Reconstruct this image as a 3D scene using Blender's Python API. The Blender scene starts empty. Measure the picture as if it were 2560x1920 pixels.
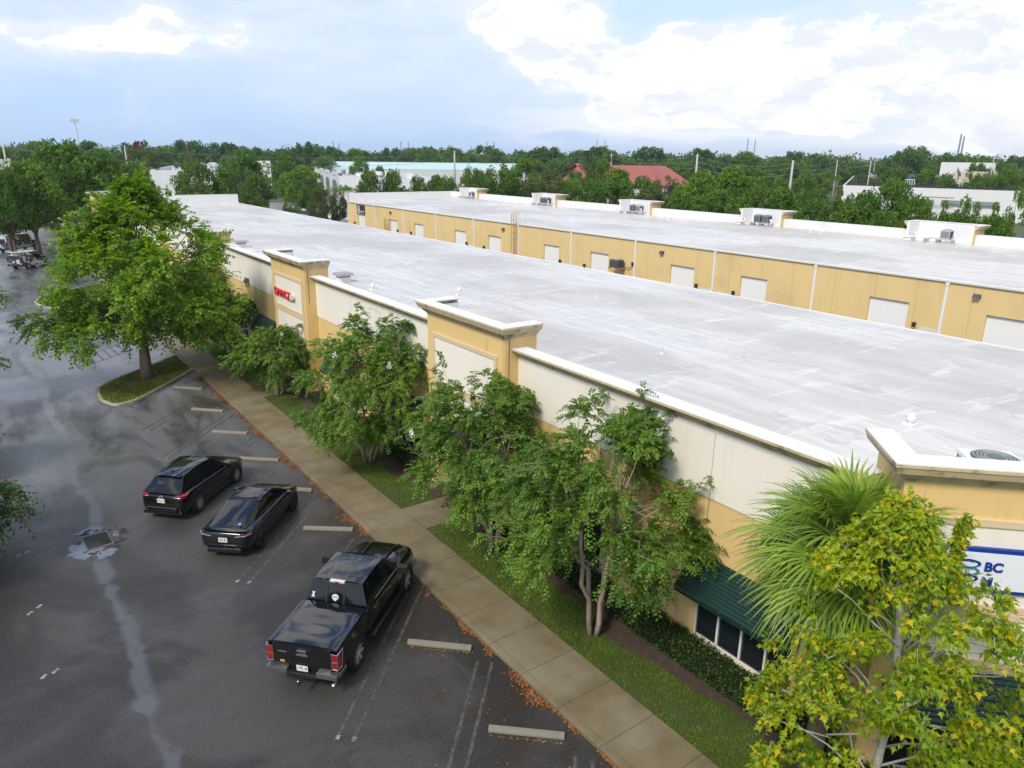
import bpy, bmesh, math, random
import numpy as np
from mathutils import Vector, Matrix
R = math.radians
sc = bpy.context.scene
col = sc.collection
# ---------------------------------------------------------------- camera
CAM_H, CAM_F, CAM_PITCH, CAM_YAW, CAM_ROLL = 13.2, 1814.6, R(17.3155), R(36.0918), R(.7311)
_fh = Vector((math.sin(CAM_YAW), math.cos(CAM_YAW), 0)); _up = Vector((0, 0, 1)); _r0 = Vector((math.cos(CAM_YAW), -math.sin(CAM_YAW), 0))
FW = _fh*math.cos(CAM_PITCH) - _up*math.sin(CAM_PITCH); _u0 = _fh*math.sin(CAM_PITCH) + _up*math.cos(CAM_PITCH)
RT = _r0*math.cos(CAM_ROLL) + _u0*math.sin(CAM_ROLL); UP = -_r0*math.sin(CAM_ROLL) + _u0*math.cos(CAM_ROLL)
cd = bpy.data.cameras.new('camera'); cam = bpy.data.objects.new('camera', cd); col.objects.link(cam)
cd.sensor_width = 36; cd.lens = 36*CAM_F/2560; cd.clip_start = .1; cd.clip_end = 9000
M3 = Matrix((RT, UP, -FW)).transposed()
cam.matrix_world = Matrix.Translation((0, 0, CAM_H)) @ M3.to_4x4()
sc.camera = cam
EYE = Vector((0, 0, CAM_H))
def ray(px, py): return FW*CAM_F + RT*(px-1280) - UP*(py-960)
def gp(px, py, z=0.):
    d = ray(px, py); return EYE + d*((z-CAM_H)/d.z)
def onx(px, py, x):
    d = ray(px, py); return EYE + d*(x/d.x)
def at(px, py, D):
    d = ray(px, py); return EYE + d*(D/math.hypot(d.x, d.y))
# ---------------------------------------------------------------- light
SUN_EL, SUN_AZ = R(46), R(250)          # azimuth clockwise from +Y: sun over the car park, behind thin cloud
sd = bpy.data.lights.new('sun', 'SUN'); sun = bpy.data.objects.new('sun', sd); col.objects.link(sun)
sd.energy = 2.3; sd.angle = R(14); sd.color = (1, .93, .80)
sdir = Vector((math.sin(SUN_AZ)*math.cos(SUN_EL), math.cos(SUN_AZ)*math.cos(SUN_EL), math.sin(SUN_EL)))
sun.rotation_euler = sdir.to_track_quat('Z', 'Y').to_euler()
sc.view_settings.view_transform = 'Standard'; sc.view_settings.look = 'None'
sc.view_settings.exposure = 0.50; sc.view_settings.gamma = 1.0
try: sc.view_settings.use_curve_mapping = False
except Exception: pass
sc.cycles.max_bounces = 6; sc.cycles.transparent_max_bounces = 6; sc.cycles.diffuse_bounces = 3; sc.cycles.glossy_bounces = 3
sc.cycles.transmission_bounces = 4; sc.cycles.caustics_reflective = False; sc.cycles.caustics_refractive = False

class NT:
    """small helper round a node tree"""
    def __init__(s, tree): s.t = tree; s.n = tree.nodes; s.l = tree.links
    def new(s, typ, **kw):
        nd = s.n.new(typ)
        for k, v in kw.items(): setattr(nd, k, v)
        return nd
    def put(s, sock, v):
        if v is None: return
        if isinstance(v, bpy.types.NodeSocket): s.l.new(v, sock)
        else:
            try: sock.default_value = v
            except Exception: sock.default_value = tuple(v)+(1,)
    def math(s, op, a, b=None, c=None, clamp=False):
        nd = s.new('ShaderNodeMath', operation=op, use_clamp=clamp)
        for i, v in enumerate((a, b, c)): s.put(nd.inputs[i], v)
        return nd.outputs[0]
    def vmath(s, op, a, b=None):
        nd = s.new('ShaderNodeVectorMath', operation=op)
        s.put(nd.inputs[0], a); s.put(nd.inputs[1], b); return nd.outputs[0]
    def mix(s, f, a, b, blend='MIX'):
        nd = s.new('ShaderNodeMix', data_type='RGBA', blend_type=blend)
        s.put(nd.inputs[0], f)
        for i, v in ((6, a), (7, b)):
            if isinstance(v, (tuple, list)) and len(v) == 3: v = tuple(v)+(1,)
            s.put(nd.inputs[i], v)
        return nd.outputs[2]
    def noise(s, vec, scale, detail=3, rough=.55, dist=0, out=0):
        nd = s.new('ShaderNodeTexNoise'); s.put(nd.inputs['Vector'], vec)
        nd.inputs['Scale'].default_value = scale; nd.inputs['Detail'].default_value = detail
        nd.inputs['Roughness'].default_value = rough; nd.inputs['Distortion'].default_value = dist
        return nd.outputs[out]
    def step(s, v, lo, hi, smooth=True, a=0., b=1.):
        nd = s.new('ShaderNodeMapRange'); nd.interpolation_type = 'SMOOTHSTEP' if smooth else 'LINEAR'
        s.put(nd.inputs[0], v); nd.inputs[1].default_value = lo; nd.inputs[2].default_value = hi
        nd.inputs[3].default_value = a; nd.inputs[4].default_value = b; return nd.outputs[0]
    def xyz(s, v):
        nd = s.new('ShaderNodeSeparateXYZ'); s.put(nd.inputs[0], v); return nd.outputs
    def comb(s, x, y, z):
        nd = s.new('ShaderNodeCombineXYZ')
        for i, v in enumerate((x, y, z)): s.put(nd.inputs[i], v)
        return nd.outputs[0]

# ---------------------------------------------------------------- sky: Nishita with layered cloud, laid out in compass direction and height
w = bpy.data.worlds.new('World'); sc.world = w; w.use_nodes = True
k = NT(w.node_tree); k.n.clear()
out = k.new('ShaderNodeOutputWorld'); bg = k.new('ShaderNodeBackground'); k.l.new(bg.outputs[0], out.inputs[0])
sky = k.new('ShaderNodeTexSky', sky_type='NISHITA'); sky.sun_disc = False
sky.sun_elevation = SUN_EL; sky.sun_rotation = SUN_AZ; sky.altitude = 10; sky.air_density = 1.2; sky.dust_density = 2; sky.ozone_density = 2
tc = k.new('ShaderNodeTexCoord'); dvec = tc.outputs['Generated']; X, Y, Z = k.xyz(dvec)
az = k.math('MULTIPLY', k.math('ARCTAN2', X, Y), 57.2958)
el = k.math('MULTIPLY', k.math('ARCSINE', Z), 57.2958)
q = k.comb(k.math('MULTIPLY', X, 1.), k.math('MULTIPLY', Y, 1.), k.math('MULTIPLY', Z, 1.9))
def azel(px, py):
    d = ray(px, py).normalized(); return math.degrees(math.atan2(d.x, d.y)), math.degrees(math.asin(d.z))
def blob(px, py, rx, ry, amp=1.):
    a, e = azel(px, py); sx, sy = rx/CAM_F*57.3, ry/CAM_F*57.3
    u = k.math('MULTIPLY', k.math('SUBTRACT', az, a), 1/sx); v = k.math('MULTIPLY', k.math('SUBTRACT', el, e), 1/sy)
    g = k.math('EXPONENT', k.math('MULTIPLY', k.math('ADD', k.math('MULTIPLY', u, u), k.math('MULTIPLY', v, v)), -1.))
    return k.math('MULTIPLY', g, amp)
def blobs(lst):
    s = None
    for b in lst:
        g = blob(*b); s = g if s is None else k.math('ADD', s, g)
    return s
n1 = k.noise(q, 9, 8, .62, .3); n2 = k.noise(q, 3.2, 5, .55); n3 = k.noise(k.comb(X, Y, k.math('MULTIPLY', Z, 6.)), 7, 5, .55); n4 = k.noise(q, 26, 5, .6)
skyc = k.vmath('SCALE', sky.outputs[0]); skyc.node.inputs[3].default_value = .1
# thin veil: blue-grey low on the left, pale lavender higher and to the right
veil = k.mix(k.step(k.math('ADD', el, k.math('MULTIPLY', k.math('SUBTRACT', n2, .5), 16.)), 1.5, 9.5), (.40, .55, .80), (.60, .67, .79))
veil = k.mix(k.step(az, 30, 62), veil, (.63, .69, .79))
veil = k.mix(k.math('MULTIPLY', k.step(n3, .36, .66), .6), veil, (.45, .575, .80))
veil = k.mix(k.step(el, 10, 40), veil, (.56, .59, .66))
base = k.mix(.86, skyc, veil)
clear = blobs([(2040, 0, 250, 120, 1.), (1750, 90, 240, 100, .9), (2290, 20, 110, 100, .8), (2000, -200, 500, 150, 1.)])
base = k.mix(k.math('MULTIPLY', k.step(clear, .2, .9), .85), base, (.455, .60, .77))
# cumulus heaps
f1 = blobs([(270, 95, 190, 34, .85), (400, 35, 60, 45, .6), (1340, 40, 170, 110, 1.05), (1400, 170, 70, 42, .8), (1690, 110, 55, 60, .9), (1800, 150, 140, 70, .9),
            (1960, 130, 190, 90, 1.), (2150, 80, 120, 95, 1.1), (2350, 150, 330, 120, 1.2), (2500, 30, 120, 120, .9), (2100, 230, 330, 80, .85), (2560, 250, 200, 90, .9), (1850, 220, 200, 70, .6), (1420, 110, 120, 60, .5),
            (1580, 200, 130, 60, .65), (1560, 290, 90, 30, .55), (1700, 300, 150, 26, .5), (2500, 295, 140, 22, .5), (590, 60, 40, 45, .5)])
f1 = k.math('MINIMUM', f1, 1.15)
m1 = k.math('ADD', f1, k.math('ADD', k.math('MULTIPLY', k.math('SUBTRACT', n1, .5), 1.5), k.math('MULTIPLY', k.math('SUBTRACT', n4, .5), .35)))
m1 = k.math('SUBTRACT', m1, k.math('MULTIPLY', clear, .38)); mask = k.step(m1, .44, .57)
halo = k.step(m1, .05, .60)
shade = k.step(k.math('ADD', k.noise(k.comb(X, Y, k.math('MULTIPLY', Z, 2.2)), 13, 7, .62), k.math('MULTIPLY', k.math('SUBTRACT', k.noise(k.comb(X, Y, k.math('ADD', k.math('MULTIPLY', Z, 1.9), .03)), 9, 8, .62, .3), n1), .9)), .37, .57)
cl = k.mix(shade, (.61, .65, .735), (.87, .87, .86))
skyf = k.mix(k.math('MULTIPLY', halo, .55), base, (.655, .69, .755))
skyf = k.mix(mask, skyf, cl)
# streaky pale cumulus low over the right horizon
lowr = k.math('MULTIPLY', k.math('MULTIPLY', k.step(az, 28, 48), k.step(el, .3, 2.)), k.step(el, 8.5, 4.5))
skyf = k.mix(k.math('MULTIPLY', lowr, k.step(n3, .40, .58)), skyf, (.70, .715, .755))
# broken bright cloud overhead and behind the camera (not in the frame, seen in the wet ground and the car roofs)
upn = k.noise(q, 4.5, 7, .62, .4)
upc = k.mix(k.step(upn, .47, .57), k.mix(k.step(Y, -.1, .6), (.40, .46, .60), (.13, .25, .60)), (1.0, .985, .96))
skyf = k.mix(k.step(el, 13, 24), skyf, upc)
k.l.new(skyf, bg.inputs[0]); bg.inputs[1].default_value = 1.0
# ---------------------------------------------------------------- tagging
def tag(o, label=None, cat=None, group=None, kind=None):
    if label: o['label'] = label
    if cat: o['category'] = cat
    if group: o['group'] = group
    if kind: o['kind'] = kind
    return o
def empty(name, loc=(0, 0, 0), rz=0., label=None, cat=None, group=None):
    o = bpy.data.objects.new(name, None); o.empty_display_size = .2; col.objects.link(o)
    o.location = loc; o.rotation_euler = (0, 0, rz); return tag(o, label, cat, group)
def copy_tree(o, parent=None):
    c = o.copy(); col.objects.link(c)
    if parent: c.parent = parent
    for ch in o.children: copy_tree(ch, c)
    return c
# ---------------------------------------------------------------- materials
MATS = {}
def mat(name, base, rough=.6, var=.12, scale=2.5, bump=0., bscale=40, spec=.5, metal=0., coat=0., tint=None, tscale=.6, tlo=.5, thi=.7, tamt=.6, emit=0, drip=0.):
    if name in MATS: return MATS[name]
    m = bpy.data.materials.new(name); m.use_nodes = True; k = NT(m.node_tree); b = k.n['Principled BSDF']
    g = k.new('ShaderNodeNewGeometry'); tcx = k.new('ShaderNodeTexCoord'); P = tcx.outputs['Object']
    n = k.noise(P, scale, 6, .6)
    c = k.mix(n, tuple(x*(1-var) for x in base), tuple(min(1, x*(1+var)) for x in base))
    if tint: c = k.mix(k.math('MULTIPLY', k.step(k.noise(P, tscale, 7, .65), tlo, thi), tamt), c, tint)
    if drip:
        x_, y_, z_ = k.xyz(g.outputs['Position']); d_ = k.noise(k.comb(k.math('MULTIPLY', x_, 3.2), k.math('MULTIPLY', y_, 3.2), k.math('MULTIPLY', z_, .22)), 1., 5, .6)
        c = k.mix(k.math('MULTIPLY', k.step(d_, .56, .72), drip), c, tuple(v*.45 for v in base))
    k.l.new(c, b.inputs['Base Color']); b.inputs['Roughness'].default_value = rough
    b.inputs['Specular IOR Level'].default_value = spec; b.inputs['Metallic'].default_value = metal; b.inputs['Coat Weight'].default_value = coat
    b.inputs['Coat Roughness'].default_value = .04
    if emit: b.inputs['Emission Color'].default_value = tuple(base)+(1,); b.inputs['Emission Strength'].default_value = emit
    if bump:
        bn = k.new('ShaderNodeBump'); bn.inputs['Strength'].default_value = bump; bn.inputs['Distance'].default_value = .02
        k.l.new(k.noise(P, bscale, 4, .6), bn.inputs['Height']); k.l.new(bn.outputs[0], b.inputs['Normal'])
    MATS[name] = m; return m
def leafmat(name, dark, light, accent=None, acc=0., trans=.35, rough=.45, clump=.5):
    m = bpy.data.materials.new(name); m.use_nodes = True; k = NT(m.node_tree); b = k.n['Principled BSDF']; o = k.n['Material Output']
    g = k.new('ShaderNodeNewGeometry'); rnd = g.outputs['Random Per Island']
    n = k.noise(g.outputs['Position'], clump, 3, .6)
    f = k.math('ADD', k.math('MULTIPLY', rnd, .55), k.math('MULTIPLY', k.step(n, .32, .68), .5), clamp=True)
    c = k.mix(f, dark, light)
    if accent:
        rr = k.math('FRACT', k.math('MULTIPLY', rnd, 37.17))
        c = k.mix(k.math('GREATER_THAN', rr, 1-acc), c, accent)
    k.l.new(c, b.inputs['Base Color']); b.inputs['Roughness'].default_value = rough; b.inputs['Specular IOR Level'].default_value = .35
    t = k.new('ShaderNodeBsdfTranslucent'); k.l.new(k.mix(.75, c, k.mix(1., c, (1.5, 1.6, .7), 'MULTIPLY')), t.inputs[0])
    mx = k.new('ShaderNodeMixShader'); mx.inputs[0].default_value = trans
    k.l.new(b.outputs[0], mx.inputs[1]); k.l.new(t.outputs[0], mx.inputs[2]); k.l.new(mx.outputs[0], o.inputs[0]); return m
# ---------------------------------------------------------------- mesh builder
class MB:
    def __init__(s): s.v = []; s.f = []
    def add(s, vs, fs):
        n = len(s.v); s.v += [tuple(p) for p in vs]; s.f += [tuple(i+n for i in f) for f in fs]; return s
    def box(s, x0, y0, z0, x1, y1, z1, M=None):
        vs = [Vector(p) for p in ((x0,y0,z0),(x1,y0,z0),(x1,y1,z0),(x0,y1,z0),(x0,y0,z1),(x1,y0,z1),(x1,y1,z1),(x0,y1,z1))]
        if M is not None: vs = [M @ p for p in vs]
        return s.add(vs, [(0,3,2,1),(4,5,6,7),(0,1,5,4),(1,2,6,5),(2,3,7,6),(3,0,4,7)])
    def taper(s, x0, y0, x1, y1, z0, z1, ins, M=None):
        vs = [Vector(p) for p in ((x0,y0,z0),(x1,y0,z0),(x1,y1,z0),(x0,y1,z0),(x0+ins,y0+ins,z1),(x1-ins,y0+ins,z1),(x1-ins,y1-ins,z1),(x0+ins,y1-ins,z1))]
        if M is not None: vs = [M @ p for p in vs]
        return s.add(vs, [(0,3,2,1),(4,5,6,7),(0,1,5,4),(1,2,6,5),(2,3,7,6),(3,0,4,7)])
    def quad(s, a, b, c, d): return s.add([a, b, c, d], [(0, 1, 2, 3)])
    def prism(s, poly, z0, z1):
        n = len(poly); vs = [(x, y, z0) for x, y in poly]+[(x, y, z1) for x, y in poly]
        return s.add(vs, [tuple(range(n-1, -1, -1)), tuple(range(n, 2*n))]+[(i, (i+1) % n, n+(i+1) % n, n+i) for i in range(n)])
    def tube(s, pts, rad, n=8, caps=True):
        pts = [Vector(p) for p in pts]
        if not isinstance(rad, (list, tuple)): rad = [rad]*len(pts)
        rings = []; ref = None
        for i, p in enumerate(pts):
            t = (pts[min(i+1, len(pts)-1)]-pts[max(i-1, 0)]).normalized()
            if ref is None: ref = t.orthogonal().normalized()
            ref = (ref - t*ref.dot(t)).normalized(); b = t.cross(ref)
            rings.append([p+(ref*math.cos(a)+b*math.sin(a))*rad[i] for a in [2*math.pi*j/n for j in range(n)]])
        vs = [q for r in rings for q in r]; fs = []
        for i in range(len(pts)-1):
            for j in range(n): fs.append((i*n+j, i*n+(j+1) % n, (i+1)*n+(j+1) % n, (i+1)*n+j))
        if caps: fs.append(tuple(range(n-1, -1, -1))); fs.append(tuple(range((len(pts)-1)*n, len(pts)*n)))
        return s.add(vs, fs)
    def lathe(s, prof, n=24, M=None, closed=False):     # prof: (radius, height) round local Z
        vs = []; fs = []; m = len(prof)
        for j in range(n):
            a = 2*math.pi*j/n
            for r, h in prof: vs.append(Vector((r*math.cos(a), r*math.sin(a), h)))
        for j in range(n):
            for i in range(m if closed else m-1):
                fs.append((j*m+i, ((j+1) % n)*m+i, ((j+1) % n)*m+(i+1) % m, j*m+(i+1) % m))
        if M is not None: vs = [M @ p for p in vs]
        return s.add(vs, fs)
    def sweep(s, path, prof, closed=False):             # prof: closed loop of (offset to the left of travel, z)
        n = len(path); P = [Vector(p).to_2d() for p in path]; rows = []
        for i in range(n):
            a = P[i]-P[i-1] if (i > 0 or closed) else P[1]-P[0]
            b = P[(i+1) % n]-P[i] if (i < n-1 or closed) else P[-1]-P[-2]
            a.normalize(); b.normalize(); na = Vector((-a.y, a.x)); nb = Vector((-b.y, b.x)); m = (na+nb).normalized(); m /= max(.3, m.dot(na))
            rows.append([(P[i].x+m.x*o, P[i].y+m.y*o, z) for o, z in prof])
        m = len(prof); vs = [q for r in rows for q in r]; fs = []
        for i in range(n if closed else n-1):
            for j in range(m): fs.append((i*m+j, i*m+(j+1) % m, ((i+1) % n)*m+(j+1) % m, ((i+1) % n)*m+j))
        if not closed: fs.append(tuple(range(m-1, -1, -1))); fs.append(tuple(range((n-1)*m, n*m)))
        return s.add(vs, fs)
    def build(s, name, m, parent=None, smooth=False, bevel=0., sub=0, merge=False, recalc=True):
        me = bpy.data.meshes.new(name); me.from_pydata(s.v, [], s.f)
        if recalc or merge:
            bm = bmesh.new(); bm.from_mesh(me)
            if merge: bmesh.ops.remove_doubles(bm, verts=bm.verts, dist=.002)
            bmesh.ops.recalc_face_normals(bm, faces=bm.faces); bm.to_mesh(me); bm.free()
        o = bpy.data.objects.new(name, me); col.objects.link(o); me.materials.append(m)
        if parent: o.parent = parent
        if smooth: me.polygons.foreach_set('use_smooth', [True]*len(me.polygons))
        if bevel:
            bv = o.modifiers.new('bevel', 'BEVEL'); bv.width = bevel; bv.segments = 2; bv.limit_method = 'ANGLE'
        if sub:
            sb = o.modifiers.new('sub', 'SUBSURF'); sb.levels = sub; sb.render_levels = sub
        return o
def fast_mesh(name, V, F, m, parent=None):
    """V (n,3) array, F (m,k) array of equal polygons"""
    me = bpy.data.meshes.new(name); V = np.asarray(V, np.float32); F = np.asarray(F, np.int32); kk = F.shape[1]
    me.vertices.add(len(V)); me.vertices.foreach_set('co', V.ravel())
    me.loops.add(F.size); me.loops.foreach_set('vertex_index', F.ravel())
    me.polygons.add(len(F)); me.polygons.foreach_set('loop_start', np.arange(0, F.size, kk, dtype=np.int32))
    me.update(calc_edges=True); me.materials.append(m)
    o = bpy.data.objects.new(name, me); col.objects.link(o)
    if parent: o.parent = parent
    return o
def facade(f, u0, u1, v0, v1, holes, depth):
    """wall face with recessed openings; f(u, v, d) -> point, d into the wall"""
    us = sorted({u0, u1}|{h[0] for h in holes}|{h[2] for h in holes}); vs = sorted({v0, v1}|{h[1] for h in holes}|{h[3] for h in holes})
    b = MB()
    for i in range(len(us)-1):
        for j in range(len(vs)-1):
            cu, cv = (us[i]+us[i+1])/2, (vs[j]+vs[j+1])/2
            if any(h[0] < cu < h[2] and h[1] < cv < h[3] for h in holes): continue
            b.quad(f(us[i], vs[j], 0), f(us[i+1], vs[j], 0), f(us[i+1], vs[j+1], 0), f(us[i], vs[j+1], 0))
    for a, c, d, e in holes:
        b.quad(f(a, c, 0), f(a, c, depth), f(a, e, depth), f(a, e, 0)); b.quad(f(d, c, 0), f(d, c, depth), f(d, e, depth), f(d, e, 0))
        b.quad(f(a, e, 0), f(a, e, depth), f(d, e, depth), f(d, e, 0)); b.quad(f(a, c, 0), f(a, c, depth), f(d, c, depth), f(d, c, 0))
    return b
def fbox(b, f, u0, v0, d0, u1, v1, d1):
    vs = [f(u0,v0,d0), f(u1,v0,d0), f(u1,v0,d1), f(u0,v0,d1), f(u0,v1,d0), f(u1,v1,d0), f(u1,v1,d1), f(u0,v1,d1)]
    b.add(vs, [(0,3,2,1),(4,5,6,7),(0,1,5,4),(1,2,6,5),(2,3,7,6),(3,0,4,7)]); return b
def text_mesh(name, txt, size, depth, m, M, parent=None, bold=.0):
    cu = bpy.data.curves.new(name, 'FONT'); cu.body = txt; cu.size = size; cu.extrude = depth; cu.offset = bold; cu.align_x = 'LEFT'
    t = bpy.data.objects.new(name+'_curve', cu); col.objects.link(t)
    dg = bpy.context.evaluated_depsgraph_get(); me = bpy.data.meshes.new_from_object(t.evaluated_get(dg)); me.name = name
    bpy.data.objects.remove(t); bpy.data.curves.remove(cu)
    me.transform(M); me.materials.clear(); me.materials.append(m)
    o = bpy.data.objects.new(name, me); col.objects.link(o)
    if parent: o.parent = parent
    return o
# ---------------------------------------------------------------- shared materials
TAN = mat('tan_stucco', (.72, .51, .22), .8, .06, .5, .25, 60, tint=(.50, .35, .15), tscale=.25, tlo=.5, thi=.75, tamt=.5, drip=.35)
TANB = mat('tan_stucco_warehouse', (.68, .515, .245), .8, .05, .4, .2, 60, tint=(.53, .40, .21), tscale=.3, tamt=.5, drip=.22)
CREAM = mat('cream_stucco', (.66, .60, .50), .8, .04, .8, .2, 60, tint=(.52, .46, .36), tscale=.35, tlo=.52, thi=.75, tamt=.5)
PANEL = mat('off_white_panel', (.80, .755, .67), .75, .03, .7, .1, 50, drip=.12)
TRIM = mat('cream_trim', (.64, .50, .32), .75, .06, 1.2, .1, 50)
CORN = mat('mildewed_cornice', (.54, .44, .27), .8, .12, 1.5, .2, 50, tint=(.15, .125, .07), tscale=2.2, tlo=.50, thi=.70, tamt=.8)
WHITE = mat('white_coating', (.72, .72, .73), .55, .04, .8, .05, 30, tint=(.60, .59, .57), tscale=.5, tlo=.55, thi=.8, tamt=.5)
WMETAL = mat('white_metal', (.74, .74, .75), .45, .05, 2)
WFRAME = mat('white_window_frame', (.70, .70, .68), .5, .05, 2)
GLASS = mat('dark_window_glass', (.012, .016, .02), .06, .1, 1, spec=.5)
GREENM = mat('dark_green_metal', (.007, .034, .029), .45, .15, 3)
DKMETAL = mat('dark_metal', (.03, .03, .032), .5, .2, 3)
GREY = mat('grey_metal', (.22, .23, .24), .5, .15, 4)
LGREY = mat('light_grey_metal', (.48, .49, .50), .5, .1, 4)
BLACK = mat('black_plastic', (.012, .012, .013), .5, .2, 4)
CONC = mat('weathered_concrete', (.215, .205, .165), .85, .14, 1.8, .3, 50, tint=(.20, .18, .13), tscale=2.2, tlo=.5, thi=.7, tamt=.7)
KERBM = mat('kerb_concrete', (.40, .385, .32), .85, .12, 1.5, .3, 50, tint=(.17, .15, .11), tscale=1.1, tlo=.48, thi=.7, tamt=.7)
RED = mat('red_sign_letter', (.62, .012, .03), .4, .05, 3)
BARK = mat('grey_brown_bark', (.15, .115, .085), .85, .3, 6, .6, 22)
PBARK = mat('pale_smooth_bark', (.36, .29, .22), .7, .25, 5, .3, 20, tint=(.16, .12, .09), tscale=4, tamt=.7)
WBARK = mat('whitish_bark', (.42, .40, .36), .75, .25, 5, .3, 20, tint=(.18, .16, .13), tscale=3, tamt=.7)
def roof_material(name, c0, c1):
    m = bpy.data.materials.new(name); m.use_nodes = True; k = NT(m.node_tree); b = k.n['Principled BSDF']
    g = k.new('ShaderNodeNewGeometry'); X, Y, Z = k.xyz(g.outputs['Position'])
    st = k.noise(k.comb(k.math('MULTIPLY', X, 2.2), k.math('MULTIPLY', Y, .18), 0), 1.0, 6, .65, .6)
    st2 = k.noise(k.comb(k.math('MULTIPLY', X, .25), k.math('MULTIPLY', Y, 1.4), 0), 1.0, 5, .6, .6)
    big = k.noise(k.comb(k.math('MULTIPLY', X, .12), k.math('MULTIPLY', Y, .07), 0), 1.0, 4, .5)
    c = k.mix(k.step(st, .38, .62), c0, c1)
    c = k.mix(k.math('MULTIPLY', k.step(big, .42, .62), .7), c, tuple(x*.78 for x in c0))
    c = k.mix(k.math('MULTIPLY', k.step(st2, .56, .66), .6), c, (.68, .67, .65))
    c = k.mix(k.math('MULTIPLY', k.step(k.noise(k.comb(k.math('MULTIPLY', X, 1.2), k.math('MULTIPLY', Y, .45), 0), .9, 7, .7), .56, .70), .5), c, (.33, .33, .33))
    pond = k.noise(k.comb(k.math('MULTIPLY', X, .35), k.math('MULTIPLY', Y, .2), 5.), 1.0, 5, .6, .4); ring = k.math('MULTIPLY', k.step(pond, .57, .585), k.step(pond, .605, .59)); c = k.mix(k.math('MULTIPLY', ring, .35), c, (.30, .285, .25)); c = k.mix(k.math('MULTIPLY', k.step(pond, .585, .65), .22), c, (.38, .365, .33))
    # lapped sheet seams, every 1.9 m across and every 12 m along
    sx = k.math('ABSOLUTE', k.math('SUBTRACT', k.math('FRACT', k.math('MULTIPLY', X, 1/1.9)), .5))
    sy = k.math('ABSOLUTE', k.math('SUBTRACT', k.math('FRACT', k.math('MULTIPLY', Y, 1/11.3)), .5))
    sm = k.math('MAXIMUM', k.math('LESS_THAN', sx, .016), k.math('LESS_THAN', sy, .003))
    c = k.mix(k.math('MULTIPLY', sm, .38), c, (.36, .355, .345))
    k.l.new(c, b.inputs['Base Color'])
    k.l.new(k.step(k.math('ADD', k.math('MULTIPLY', st, .6), k.math('MULTIPLY', big, .5)), .42, .66, True, .22, .6), b.inputs['Roughness'])
    bn = k.new('ShaderNodeBump'); bn.inputs['Strength'].default_value = .35; bn.inputs['Distance'].default_value = .03
    k.l.new(k.math('ADD', k.math('MULTIPLY', st, .6), k.math('MULTIPLY', sm, -.2)), bn.inputs['Height']); k.l.new(bn.outputs[0], b.inputs['Normal'])
    return m
ROOFM = roof_material('white_roof_membrane', (.50, .49, .47), (.62, .61, .59))
# ---------------------------------------------------------------- ground, car park, walks
def sheet(name, poly, z, m, label=None, cat='ground', kind='structure'):
    o = MB().add([(x, y, z) for x, y in poly], [tuple(range(len(poly)))]).build(name, m)
    return tag(o, kind=kind)
def ground_mat():
    m = bpy.data.materials.new('grassy_ground'); m.use_nodes = True; k = NT(m.node_tree); b = k.n['Principled BSDF']
    g = k.new('ShaderNodeNewGeometry'); P = g.outputs['Position']
    c = k.mix(k.noise(P, .05, 6, .6), (.035, .065, .018), (.075, .10, .03)); c = k.mix(k.step(k.noise(P, .9, 6, .7), .5, .75), c, (.10, .09, .045))
    k.l.new(c, b.inputs['Base Color']); b.inputs['Roughness'].default_value = .9; return m
GROUND = ground_mat()
b = MB(); n = 48; b.add([(5000*math.cos(2*math.pi*i/n), 5000*math.sin(2*math.pi*i/n), -.06) for i in range(n)], [tuple(range(n))])
tag(b.build('ground', GROUND), kind='structure')
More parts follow.
